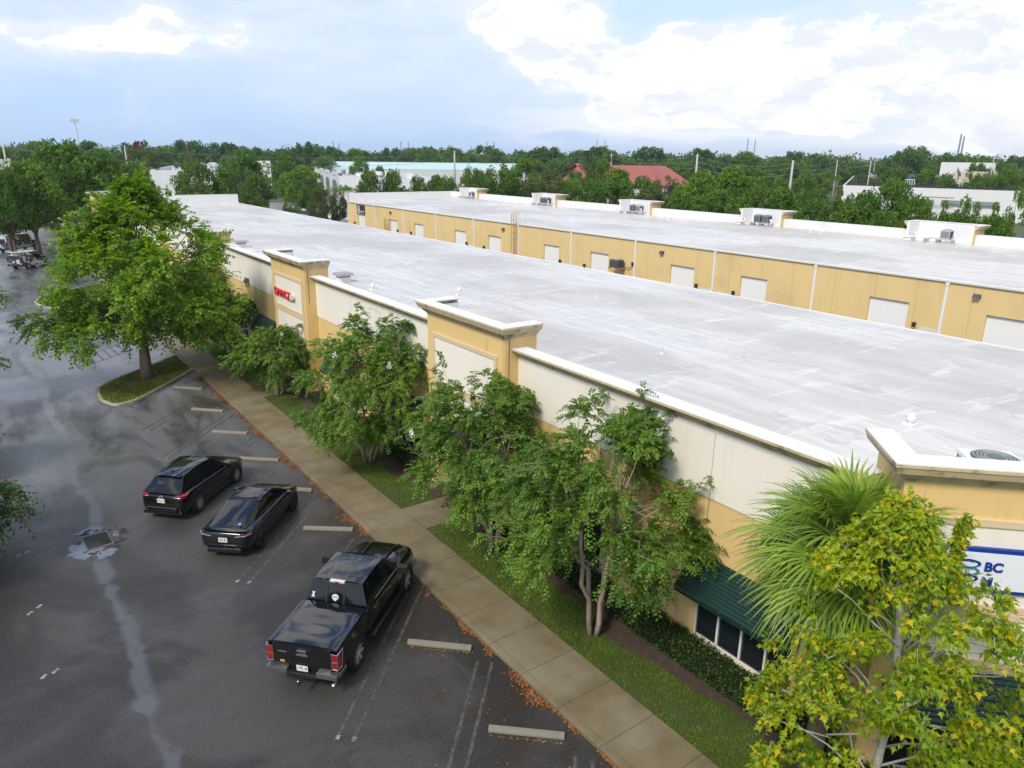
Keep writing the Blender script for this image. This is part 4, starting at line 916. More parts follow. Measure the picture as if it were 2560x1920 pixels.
c0 = P(.27, -.01); c1 = P(.52, -.01); b = MB(); b.box(0, -.25, 5.0, (c1-c0).length, .0, 5.25, Matrix.Translation((c0.x, c0.y, 0)) @ Matrix.Rotation(ang, 4, 'Z')); addp(e, off, b, 'ledge', GREY)
for s_, t_, lb, cl_ in ((.155, .45, 'pale condenser on the dark flat roof at the left of the white block', LGREY), (.405, .4, 'blue-grey roof unit on the dark flat roof in the middle of the white block', mat('blue_grey_unit', (.06, .12, .22), .4, .1)), (.585, .4, 'grey condenser on a white stand at the right end of the dark roof', GREY)):
    c = P(s_, t_); condenser((c.x, c.y, H3-.1), lb, ang, (1.2, 1.2, 2.0), cl_, 'units on the dark flat roof')
for s_, lb in ((.345, 'white ladder-like pipe rack left of the blue-grey roof unit'), (.59, 'white pipe rack below the right-hand roof unit')):
    c = P(s_, .12); ee = empty('roof_rack', (c.x, c.y, H3-.1), ang, lb, 'rack', 'white racks on the dark flat roof'); b = MB()
    for i in range(5): b.tube([(-1.2+.6*i, 0, 0), (-1.2+.6*i, 0, 1.5)], .1, 5)
    b.tube([(-1.2, 0, 1.5), (1.2, 0, 1.5)], .09, 5); b.build('frame', WMETAL, ee)
e, P, off = box_building('white_far_block', 'white block with a notched parapet and satellite dish behind the right-hand roof', [at(2352, 414, 330).to_2d(), at(2498, 420, 330).to_2d(), at(2360, 405, 350).to_2d()], at(2400, 406, 330).z, WSTUC2)
e, P, off = box_building('cream_far_block', 'low cream block by the satellite dish', [at(2380, 440, 270).to_2d(), at(2470, 440, 270).to_2d(), at(2385, 430, 285).to_2d()], at(2420, 430, 270).z, mat('cream_far', (.55, .50, .42), .8))
p = at(2396, 440, 262); ee = empty('satellite_dish', (p.x, p.y, 0), 0, 'large pale satellite dish beyond the dark flat roof', 'dish'); b = MB(); M = Matrix.Translation((0, 0, at(2396, 428, 262).z)) @ Matrix.Rotation(R(35), 4, 'Z') @ Matrix.Rotation(R(70), 4, 'X')
b.lathe([(0, -.5), (.6, -.45), (1.2, -.25), (1.6, 0), (1.55, .02), (1.1, -.2), (0, -.42)], 20, M); b.build('reflector', LGREY, ee, smooth=True); b = MB(); b.tube([(0, 0, 0), (0, 0, at(2396, 430, 262).z)], .2, 6); b.build('mast', GREY, ee)
# ---------------------------------------------------------------- poles and wires
POLE = mat('pale_concrete_pole', (.42, .43, .42), .7, .1, 1); WIRE = mat('power_wire', (.22, .25, .25), .5, .05); FARP = mat('far_steel_pole', (.20, .25, .34), .5, .1)
poles = []
def pole(ptop, pbase, D, label, arms=(), r=.16, m=None):
    t = at(ptop[0], ptop[1], D); g_ = at(pbase[0], pbase[1], D)
    e = empty('utility_pole', (t.x, t.y, 0), 0, label, 'utility pole', 'utility poles along the roads')
    b = MB(); b.tube([(0, 0, -.1), (0, 0, t.z)], [r*1.3, r*.8], 8); b.build('shaft', m or POLE, e, smooth=True)
    for zf, wd_ in arms:
        b = MB(); b.box(-wd_, -.08, t.z-zf-.08, wd_, .08, t.z-zf+.08); o = b.build('crossarm', POLE, e); o.rotation_euler = (0, 0, R(-30))
        for s_ in (-.9, -.3, .3, .9): c = MB(); c.lathe([(.07, .08), (.09, .2), (.04, .32), (0, .33)], 6, Matrix.Translation((s_*wd_, 0, t.z-zf))); o = c.build('insulator', LGREY, e); o.rotation_euler = (0, 0, R(-30))
    poles.append(t); return t
T1 = pole((6, 357), (12, 410), 150, 'pale utility pole with crossarm and transformer cans at the left edge', ((.5, 1.2),))
c = MB(); c.lathe([(.3, -3.4), (.3, -2.5), (0, -2.4)], 10, Matrix.Translation((T1.x+.45, T1.y, T1.z))); c.lathe([(.3, -4.9), (.3, -4.0), (0, -3.9)], 10, Matrix.Translation((T1.x+.45, T1.y, T1.z)))
tag(c.build('transformer', LGREY), 'pair of grey transformer cans on the left-edge utility pole', 'transformer')
T2 = pole((250, 364), (252, 391), 215, 'pale utility pole with two crossarms above the big oaks', ((.4, 1.5), (3.2, 2.2)), .28)
T2b = pole((311, 364), (312, 380), 260, 'slim pole right of the twin-armed pole, near the red-flowering tree', (), .2)
T3 = pole((1136, 377), (1136, 407), 300, 'pale pole standing at the end of the pale green metal roof', (), .35)
T4 = pole((1529, 384), (1529, 404), 330, 'pale pole over the red hipped roof', (), .3)
T5 = pole((1744, 385), (1741, 441), 190, 'tall pale pole right of the red hipped roof', (), .26)
T6 = pole((1983, 401), (1980, 446), 190, 'pale pole left of the white block with the dark roof', (), .28)
T7 = pole((2094, 400), (2096, 428), 250, 'thin pole with guy wires behind the white block', (), .18)
T8 = pole((2178, 402), (2173, 440), 230, 'thin leaning white pole behind the white block', (), .14)
T9 = pole((2189, 396), (2186, 428), 260, 'thin dark pole just right of the leaning white pole', ((.6, 1.2),), .16, FARP)
T10 = pole((2486, 392), (2483, 425), 300, 'thin pole in front of the white block with the notched parapet', ((.5, 1.2),), .16)
def wires(a, c, dz, label, sag=1.2, r=.028):
    b = MB()
    for z in dz:
        pts = []
        for i in range(13):
            t = i/12; p = a.lerp(c, t); p.z -= z+sag*4*t*(1-t); pts.append(p)
        b.tube(pts, r, 4, False)
    tag(b.build('power_line', WIRE), label, 'power line', 'power lines between the poles')
wires(T1, T2, (.3, .5, 3.3), 'power line from the left-edge pole to the pole with two crossarms', 1.4, .05)
wires(T2, T3, (.4, 3.2), 'power line from the pole with two crossarms to the pole at the pale green roof', 2.5, .05)
wires(T3, T4, (.5, 3.5), 'power line from the pale green roof to the pole over the red roof', 2, .05); wires(T4, T5, (.5, 1.7, 3.2), 'power line above the red hipped roof', 1.5, .045)
wires(T5, T6, (.5, 1.7, 3.0), 'power line from the tall pole to the pole left of the white block', 1.5, .04); wires(T6, T7, (.4, 1.6, 2.6), 'power line from the pole left of the white block to the guyed pole', 1.0, .04); wires(T7, T9, (.3, 1.6), 'power line behind the white block', .8, .04)
for i, (x0, y0, yb) in enumerate(((1493, 349, 380), (1513, 351, 380), (1871, 345, 383), (1889, 348, 383), (1002, 352, 372), (1021, 354, 372), (832, 352, 366), (847, 356, 366), (1217, 352, 378), (1235, 353, 378))):
    D = 900; t = at(x0, y0, D); e = empty('transmission_pole', (t.x, t.y, 0), 0, 'tall steel transmission pole on the skyline over the forest', 'transmission pole', 'steel transmission poles on the skyline')
    b = MB(); b.tube([(0, 0, 0), (0, 0, t.z)], [.75, .4], 6); b.build('shaft', FARP, e)
    b = MB()
    for q_ in range(3): b.box(-1.6, -.2, t.z-3-4*q_, 1.6, .2, t.z-2.7-4*q_)
    b.build('insulator_arm', FARP, e)
for i, ((x0, y0), (x1, y1), lb) in enumerate((((2404, 335), (2393, 392), 'left one of the two big steel poles at the right skyline'), ((2411, 341), (2402, 390), 'right one of the two big steel poles at the right skyline'))):
    t = at(x0, y0, 600); t2 = at(x1, y1, 600); e = empty('transmission_pole', (t2.x, t2.y, 0), 0, lb, 'transmission pole', 'steel transmission poles on the skyline'); b = MB(); b.tube([(0, 0, 0), (t.x-t2.x, t.y-t2.y, t.z)], [.9, .5], 8); b.build('shaft', FARP, e)
t = at(187, 303, 420); e = empty('light_mast', (at(194, 352, 420).x, at(194, 352, 420).y, 0), 0, 'tall white floodlight mast rising over the trees at the left', 'light mast'); dx = Vector((t.x, t.y, 0))-e.location
b = MB(); b.tube([(0, 0, 0), (dx.x, dx.y, t.z)], [.5, .32], 8); b.build('shaft', mat('white_mast', (.7, .7, .7), .5), e); b = MB(); b.box(dx.x-1.8, dx.y-.4, t.z-.5, dx.x+1.8, dx.y+.4, t.z+1.0); b.build('floodlight', mat('white_mast', (.7, .7, .7), .5), e)
# ---------------------------------------------------------------- vehicles (local +X forward, origin on the ground under the middle)
def paint(name, base, rough=.22, metal=0.):
    m = bpy.data.materials.new(name); m.use_nodes = True; k = NT(m.node_tree); b = k.n['Principled BSDF']
    g = k.new('ShaderNodeTexCoord'); n = k.noise(g.outputs['Object'], 3, 4, .6)
    k.l.new(k.mix(n, tuple(x*.8 for x in base), tuple(x*1.15 for x in base)), b.inputs['Base Color'])
    drops = k.noise(g.outputs['Object'], 70, 2, .6)
    k.l.new(k.step(drops, .3, .7, True, rough*.6, rough*1.3), b.inputs['Roughness']); b.inputs['Metallic'].default_value = metal
    b.inputs['Coat Weight'].default_value = 1.; b.inputs['Coat Roughness'].default_value = .05; b.inputs['Specular IOR Level'].default_value = .15
    bn = k.new('ShaderNodeBump'); bn.inputs['Strength'].default_value = .05; bn.inputs['Distance'].default_value = .004
    k.l.new(drops, bn.inputs['Height']); k.l.new(bn.outputs[0], b.inputs['Normal']); return m
PBLACK = paint('black_car_paint', (.003, .003, .004)); PNAVY = paint('blue_black_car_paint', (.005, .008, .014), .18)
CGLASS = mat('tinted_car_glass', (.006, .008, .010), .04, .1, 1, spec=.6); TYRE = mat('tyre_rubber', (.012, .012, .012), .85, .2, 8)
CHROME = mat('chrome', (.62, .62, .63), .16, .04, 5, metal=1.); RIMM = mat('alloy_rim', (.42, .42, .43), .3, .1, 6, metal=.5); CRIM = mat('polished_rim', (.60, .60, .61), .25, .05, 6, metal=.45); BGREY = mat('bumper_chrome_grey', (.16, .165, .17), .25, .1, 4, metal=.6); DRIM = mat('dark_alloy_rim', (.05, .05, .055), .35, .1, 6, metal=.7)
TAIL = mat('tail_light_red', (.26, .003, .008), .15, .1, 9, coat=.8); TAILC = mat('tail_light_clear', (.55, .45, .45), .15, .05, 6); PLATEM = mat('licence_plate', (.72, .72, .68), .4, .04, 8)
PLTXT = mat('plate_ink', (.03, .08, .05), .5); PLOR = mat('plate_orange', (.65, .20, .03), .5); HEAD = mat('headlight_glass', (.40, .42, .44), .1, .05, 6)
def wheel(e, x, y, r, wd, rim, spokes=10, face=-1):
    """wheel part with tyre and rim, outer face on side `face` (+1 left, -1 right)"""
    M = Matrix.Translation((x, y, r)) @ Matrix.Rotation(R(90)*(-face), 4, 'X')
    t = MB(); ri = r*.68; h = wd/2
    t.lathe([(ri, -h*.9), (r*.9, -h), (r*.985, -h*.75), (r, -h*.4), (r, h*.4), (r*.985, h*.75), (r*.9, h), (ri, h*.9)], 32, M, True)
    w_ = t.build('wheel', TYRE, e, smooth=True)
    g = MB(); g.lathe([(ri*1.02, h*.88), (ri*.98, h*.98), (ri*.90, h*.92), (ri*.88, h*.45), (ri*.2, h*.3), (0, h*.3)], 32, M); g.build('barrel', mat('wheel_barrel_black', (.015, .015, .016), .6), w_, smooth=True)  # barrel behind the spokes, near-black
    s = MB()
    for i in range(spokes):
        a = 2*math.pi*i/spokes
        for q in ((-.05, .05),) if spokes < 8 else ((-.025, .02),):
            S_ = M @ Matrix.Rotation(a, 4, 'Z'); wq = r*(.12 if spokes < 8 else .055)
            s.add([S_ @ Vector(p) for p in ((r*.1, -wq*.8, h*.7), (ri*.97, -wq, h*.85), (ri*.97, wq, h*.85), (r*.1, wq*.8, h*.7), (r*.1, -wq*.8, h*.45), (ri*.97, -wq, h*.6), (ri*.97, wq, h*.6), (r*.1, wq*.8, h*.45))],
                  [(0,1,2,3), (4,7,6,5), (0,4,5,1), (2,6,7,3), (1,5,6,2), (0,3,7,4)])
    s.lathe([(r*.16, h*.4), (r*.16, h*.78), (r*.1, h*.84), (0, h*.84)], 16, M); s.lathe([(ri*.93, h*.8), (ri*1.0, h*.95), (ri*1.03, h*.9)], 32, M)
    s.build('rim', rim, w_); return w_
def half_ring(x, w, zb, zs, zt, tuck=.9, roundn=.93, crown=.015):
    pts = [(0, zb), (w*.78, zb), (w*.95, zb+.05), (w*.985, zb+.22), (w, (zb+zs)/2), (w*.995, zs-.10), (w*.975, zs), (w*roundn, zs+(zt-zs)*.75), (w*.6, zt+crown*.6), (0, zt+crown)]
    return [(x, y, z) for y, z in pts]+[(x, -y, z) for y, z in pts[-2:0:-1]]
def loft(stations):
    b = MB(); rings = [half_ring(*s) for s in stations]; n = len(rings[0]); vs = [p for r_ in rings for p in r_]; fs = []
    for i in range(len(rings)-1):
        for j in range(n): fs.append((i*n+j, i*n+(j+1) % n, (i+1)*n+(j+1) % n, (i+1)*n+j))
    fs.append(tuple(range(n-1, -1, -1))); fs.append(tuple(range((len(rings)-1)*n, len(rings)*n))); return b.add(vs, fs)
def patch(c00, c10, c11, c01, bulge=(0, 0, 0)):
    c = [Vector(p) for p in (c00, c10, c11, c01)]; bg_ = Vector(bulge)
    return lambda u, v: (c[0]*(1-u)+c[1]*u)*(1-v)+(c[3]*(1-u)+c[2]*u)*v + bg_*(4*u*(1-u))*(.6+.4*4*v*(1-v))
def grid(b, f, u0=0, u1=1, v0=0, v1=1, nu=8, nv=5, off=0., poly=None):
    pts = []
    for j in range(nv+1):
        for i in range(nu+1):
            u = u0+(u1-u0)*i/nu; v = v0+(v1-v0)*j/nv
            if poly: u, v = poly(i/nu, j/nv)
            p = f(u, v)
            if off:
                e_ = 1e-3; nn = (f(u+e_, v)-p).cross(f(u, v+e_)-p).normalized(); p = p+nn*off
            pts.append(p)
    b.add(pts, [(j*(nu+1)+i, j*(nu+1)+i+1, (j+1)*(nu+1)+i+1, (j+1)*(nu+1)+i) for j in range(nv) for i in range(nu)])
def greenhouse(e, m, rb, rt, ft, fb, wb, wt, zb, zr, zbr=None, zbf=None, windows=((.04, .47), (.51, .93)), wtr=None, quarter=None, glass=CGLASS, rear=(.08, .92, .08, .92), crown=.05, wbr=None, wbf=None, drop=.02):
    """rb/rt rear glass base and top x, ft/fb windscreen top and base x"""
    zbr = zbr or zb; zbf = zbf or zb; wtr = wtr or wt; wbr = wbr or wb; wbf = wbf or wb; zrr = zr-drop
    rearf = patch((rb, wbr, zbr), (rb, -wbr, zbr), (rt, -wtr, zrr), (rt, wtr, zrr), (-.06, 0, .01))
    front = patch((fb, -wbf, zbf), (fb, wbf, zbf), (ft, wt, zr-.03), (ft, -wt, zr-.03), (.10, 0, .02))
    left = patch((fb, wbf, zbf), (rb, wbr, zbr), (rt, wtr, zrr), (ft, wt, zr-.03), (0, .03, 0)); right = patch((rb, -wbr, zbr), (fb, -wbf, zbf), (ft, -wt, zr-.03), (rt, -wtr, zrr), (0, -.03, 0))
    roof = lambda u, v: Vector((rt+(ft-rt)*u, (wtr+(wt-wtr)*u)*(2*v-1), (zrr+(zr-.03-zrr)*u)+crown*(4*u*(1-u))*.6+crown*.7*(1-(2*v-1)**4)-0))
    b = MB()
    for f in (rearf, front, left, right): grid(b, f, nu=10, nv=6)
    # roof meets the tops of the four sides
    grid(b, lambda u, v: roof(v, 1-u), nu=10, nv=10)
    gh = b.build('cabin', m, e, smooth=True, recalc=False)
    def g(nm, f, *a, poly=None):
        q = MB(); grid(q, f, *a, nu=10, nv=6, off=.012, poly=poly); o = q.build(nm, glass, e, smooth=True, recalc=False); return o
    g('rear_window', rearf, *rear); g('windscreen', front, .06, .94, .06, .95)
    for f, nm in ((right, 1), (left, -1)):
        for a, c in windows:
            if nm == -1: a, c = 1-c, 1-a
            g('side_window', f, a, c, .07, .90)
    return dict(rear=rearf, front=front, left=left, right=right, roof=roof)
def mirrors(e, x, y, z, m, s=1.):
    for sg in (-1, 1):
        b = MB(); b.box(x-.07*s, sg*(y+.14*s)-.11*s, z-.02, x+.07*s, sg*(y+.14*s)+.11*s, z+.15*s); b.box(x-.02, sg*y-.06, z, x+.03, sg*y+.06, z+.04); b.build('mirror', m, e, bevel=.03)
def plate(e, x, z, y=0, tilt=0):
    M = Matrix.Translation((x, y, z)) @ Matrix.Rotation(tilt, 4, 'Y')
    b = MB(); b.box(-.014, -.155, -.08, .0, .155, .08, M); p = b.build('licence_plate', PLATEM, e)
    q = MB(); rr = random.Random(int(z*1000))
    for i in range(6):
        yy = .115-.046*i
        if i == 3: continue
        q.box(-.017, yy-.013, -.035, -.0145, yy-.006, .035, M); q.box(-.017, yy-.013, .025*rr.choice((-1, 1))-.008, -.0145, yy+.012, .025*rr.choice((-1, 1))+.03, M)
    q.build('plate_characters', PLTXT, p); q = MB(); q.box(-.017, -.02, -.02, -.0148, .015, .02, M); q.build('plate_emblem', PLOR, p)
def surf_quad(pts, m, nm, e, off=0):
    b = MB(); b.add(pts, [tuple(range(len(pts)))]); return b.build(nm, m, e, recalc=False)
def seam(b, pts, w_=.008):
    b.tube(pts, w_, 4)
def place(e, x, y, heading): e.location = (x, y, 0); e.rotation_euler = (0, 0, heading)
# ---- dark compact SUV
def build_suv(label, m=PBLACK, rim=RIMM, name='suv', glass=CGLASS, sc_=1.):
    e = empty(name, (0, 0, 0), 0, label, 'car')
    st = [(-2.24, .70, .42, .80, .86), (-2.20, .83, .33, .90, .96), (-2.05, .895, .26, 1.0, 1.06), (-1.6, .92, .22, 1.02, 1.09), (-.9, .915, .20, 1.0, 1.07), (0, .91, .20, .97, 1.04), (.7, .915, .20, .95, 1.02),
          (1.05, .92, .22, .94, 1.02), (1.6, .91, .24, .88, .97), (2.0, .87, .26, .80, .88), (2.22, .74, .30, .66, .74), (2.30, .55, .36, .58, .64)]
    loft(st).build('body', m, e, smooth=True, sub=1)
    G = greenhouse(e, m, -2.13, -1.56, .05, 1.00, .84, .62, 1.03, 1.64, 1.07, 1.01, ((.24, .50), (.53, .86)), .56, rear=(.07, .93, .06, .90), wbr=.78, glass=glass, drop=.09, crown=.08)
    q = MB(); grid(q, G['right'], .07, .20, .30, .80, nu=4, nv=3, off=.012); q.build('quarter_window', glass, e, smooth=True, recalc=False)
    b = MB(); grid(b, lambda u, v: G['roof'](-.09+.13*u, .06+.88*v)+Vector((0, 0, .012)), nu=3, nv=8); grid(b, lambda u, v: G['roof'](-.09+.13*u, .06+.88*v)+Vector((0, 0, -.03)), nu=3, nv=8); b.build('roof_spoiler', m, e, smooth=True, recalc=False)
    b = MB(); b.add([(-1.42, -.02, 1.58), (-1.42, .02, 1.58), (-1.25, .03, 1.60), (-1.25, -.03, 1.60), (-1.43, 0, 1.71)], [(0, 1, 2, 3), (0, 1, 4), (1, 2, 4), (2, 3, 4), (3, 0, 4)]); b.build('antenna_fin', BLACK, e)
    for sg in (-1, 1):
        b = MB(); pts = [(-2.13, sg*.50, .93), (-2.16, sg*.52, 1.02), (-2.06, sg*.84, 1.085), (-1.86, sg*.925, 1.09), (-1.88, sg*.93, 1.03), (-2.06, sg*.87, .90)]
        ctr = Vector((-2.0, sg*.75, 1.0)); b.add([*pts, (-2.215, sg*.72, .985), (-2.00, sg*.95, 1.03)], [(0, 1, 2, 6), (0, 6, 5), (6, 2, 7), (6, 7, 5), (2, 3, 7), (3, 4, 7), (4, 5, 7)]); b.build('tail_light', TAIL, e, recalc=False)
        b = MB(); b.add([(-2.226, sg*.53, .955), (-2.235, sg*.66, .955), (-2.232, sg*.66, .985), (-2.223, sg*.53, .975)], [(0, 1, 2, 3)]); b.build('reverse_lamp', TAILC, e, recalc=False)
        b = MB(); b.add([(2.12, sg*.82, .70), (2.26, sg*.56, .66), (2.22, sg*.54, .76), (1.95, sg*.87, .84)], [(0, 1, 2, 3)]); b.build('headlight', HEAD, e, recalc=False)
    plate(e, -2.265, .82); b = MB(); b.lathe([(.075, 0), (.09, .012), (.075, .018), (.062, .012)], 20, Matrix.Translation((-2.245, 0, .965)) @ Matrix.Rotation(R(-90), 4, 'Y') @ Matrix.Diagonal((.75, 1.1, 1, 1)), True)
    b.tube([(-2.262, .055, .99), (-2.262, 0, .955), (-2.262, -.055, .99)], .009, 5); b.build('badge', CHROME, e)
    b = MB(); b.box(-2.305, -.62, .37, -2.15, .62, .55); b.box(-2.28, -.8, .25, -2.0, .8, .40); b.build('bumper_cladding', PBLACK, e, bevel=.05)
    b = MB(); b.box(-2.312, -.6, .545, -2.25, .6, .56); b.build('bumper_edge', BGREY, e, bevel=.004)
    b = MB()
    for sg in (-1, 1): b.box(-1.0, sg*.905-.03, .2, 1.0, sg*.905+.03, .36)
    b.build('sill_cladding', BLACK, e, bevel=.02)
    for sg in (-1, 1):
        for xx in (.30, -.55): b = MB(); b.box(xx-.10, sg*.925-.012, .86, xx+.10, sg*.925+.012, .89); b.build('door_handle', m, e, bevel=.008)
    b = MB(); b.tube([(-2.12, .05, 1.12), (-2.0, .28, 1.24)], .012, 4); b.build('wiper', BLACK, e)
    for x, sg in ((-1.30, 1), (-1.30, -1), (1.40, 1), (1.40, -1)):
        b = MB(); M = Matrix.Translation((x, sg*.86, .345)) @ Matrix.Rotation(R(-90)*sg, 4, 'X'); b.lathe([(0, .055), (.405, .06), (.43, .07), (.43, 0)], 28, M); b.build('wheel_arch', BLACK, e, smooth=False)
        wheel(e, x, sg*.855, .345, .24, rim, 10, sg)
    mirrors(e, .72, .90, 1.02, m); return e
suv = build_suv('black compact SUV parked nose to the walk, farthest of the three dark vehicles')
# ---- blue-black fastback sedan
def build_sedan(label, m=PNAVY, rim=DRIM, name='sedan', glass=CGLASS):
    e = empty(name, (0, 0, 0), 0, label, 'car')
    st = [(-2.34, .66, .46, .80, .90), (-2.29, .82, .36, .88, .965), (-2.1, .885, .26, .92, .985), (-1.6, .92, .20, .92, .99), (-.8, .925, .17, .90, .97), (0, .925, .17, .88, .95), (.8, .925, .17, .87, .94),
          (1.3, .925, .20, .86, .93), (1.75, .91, .22, .80, .87), (2.1, .86, .24, .70, .77), (2.32, .70, .28, .58, .63), (2.38, .5, .34, .5, .54)]
    loft(st).build('body', m, e, smooth=True, sub=1)
    G = greenhouse(e, m, -1.98, -.62, .35, 1.32, .80, .60, .90, 1.42, 1.00, .92, ((.17, .49), (.52, .90)), .58, rear=(.06, .94, .05, 1.0), crown=.06, wbr=.66, wbf=.78, glass=glass)
    q = MB(); grid(q, lambda u, v: G['roof'](.02+.94*u, .08+.84*v)+Vector((0, 0, .012)), nu=10, nv=10); q.build('glass_roof', glass, e, smooth=True, recalc=False)
    b = MB(); b.box(-.69, -.6, 1.405, -.66, .6, 1.432); b.build('roof_bar', m, e)
    b = MB(); pts = []
    for i in range(13):
        t = -1+i/6; pts.append((-2.27+.10*t*t, .80*t, 1.005-.02*t*t))
    vs = []
    for x, y, z in pts: vs += [(x, y, z), (x-.05, y, z+.035), (x+.16, y, z-.002)]
    b.add(vs, [(3*i+a, 3*i+3+a, 3*i+3+(a+1) % 3, 3*i+(a+1) % 3) for i in range(12) for a in range(3)]); b.build('lip_spoiler', m, e)
    for sg in (-1, 1):
        b = MB(); b.add([(-2.352, sg*.40, .84), (-2.352, sg*.40, .885), (-2.28, sg*.76, .93), (-2.08, sg*.905, .945), (-2.10, sg*.912, .90), (-2.30, sg*.77, .865)], [(0, 1, 2, 5), (2, 3, 4, 5)]); b.build('tail_light', mat('smoked_tail_light', (.10, .02, .03), .12, .1, 5), e, recalc=False)
        b = MB(); b.tube([(-2.358, sg*.42, .85), (-2.30, sg*.765, .875), (-2.12, sg*.91, .905)], .009, 5); b.build('light_bar', mat('light_bar_pale', (.45, .42, .45), .2), e)
        b = MB(); b.add([(2.18, sg*.80, .62), (2.34, sg*.56, .56), (2.30, sg*.54, .61), (1.98, sg*.87, .74)], [(0, 1, 2, 3)]); b.build('headlight', HEAD, e, recalc=False)
    plate(e, -2.375, .735); b = MB(); b.box(-2.375, -.045, .925, -2.355, .045, .935); b.box(-2.375, -.009, .875, -2.355, .009, .93); b.build('badge', CHROME, e)
    b = MB(); b.box(-2.365, -.62, .22, -2.1, .62, .42); b.build('diffuser', PBLACK, e, bevel=.06)
    b = MB(); b.tube([(-2.385, .74, .52), (-2.395, .45, .56), (-2.395, -.45, .56), (-2.385, -.74, .52)], .012, 5); b.build('bumper_crease', PNAVY, e, smooth=True)
    b = MB(); b.add([(-1.93, -.47, 1.075), (-1.93, -.35, 1.075), (-1.84, -.41, 1.115)], [(0, 1, 2)]); o = b.build('window_sticker', mat('sticker_lilac', (.30, .30, .70), .5), e, recalc=False); o.location = (-.012, 0, .022)
    for sg in (-1, 1):
        for xx in (.30, -.62): b = MB(); b.box(xx-.10, sg*.93-.006, .80, xx+.10, sg*.93+.006, .825); b.build('door_handle', m, e)
    for x, sg in ((-1.40, 1), (-1.40, -1), (1.475, 1), (1.475, -1)):
        b = MB(); M = Matrix.Translation((x, sg*.865, .335)) @ Matrix.Rotation(R(-90)*sg, 4, 'X'); b.lathe([(0, .055), (.375, .06), (.39, .07), (.39, 0)], 28, M); b.build('wheel_arch', BLACK, e)
        wheel(e, x, sg*.858, .335, .23, rim, 10, sg)
    mirrors(e, .88, .90, .93, m, .9); return e
sedan = build_sedan('blue-black fastback sedan parked between the SUV and the empty bay')
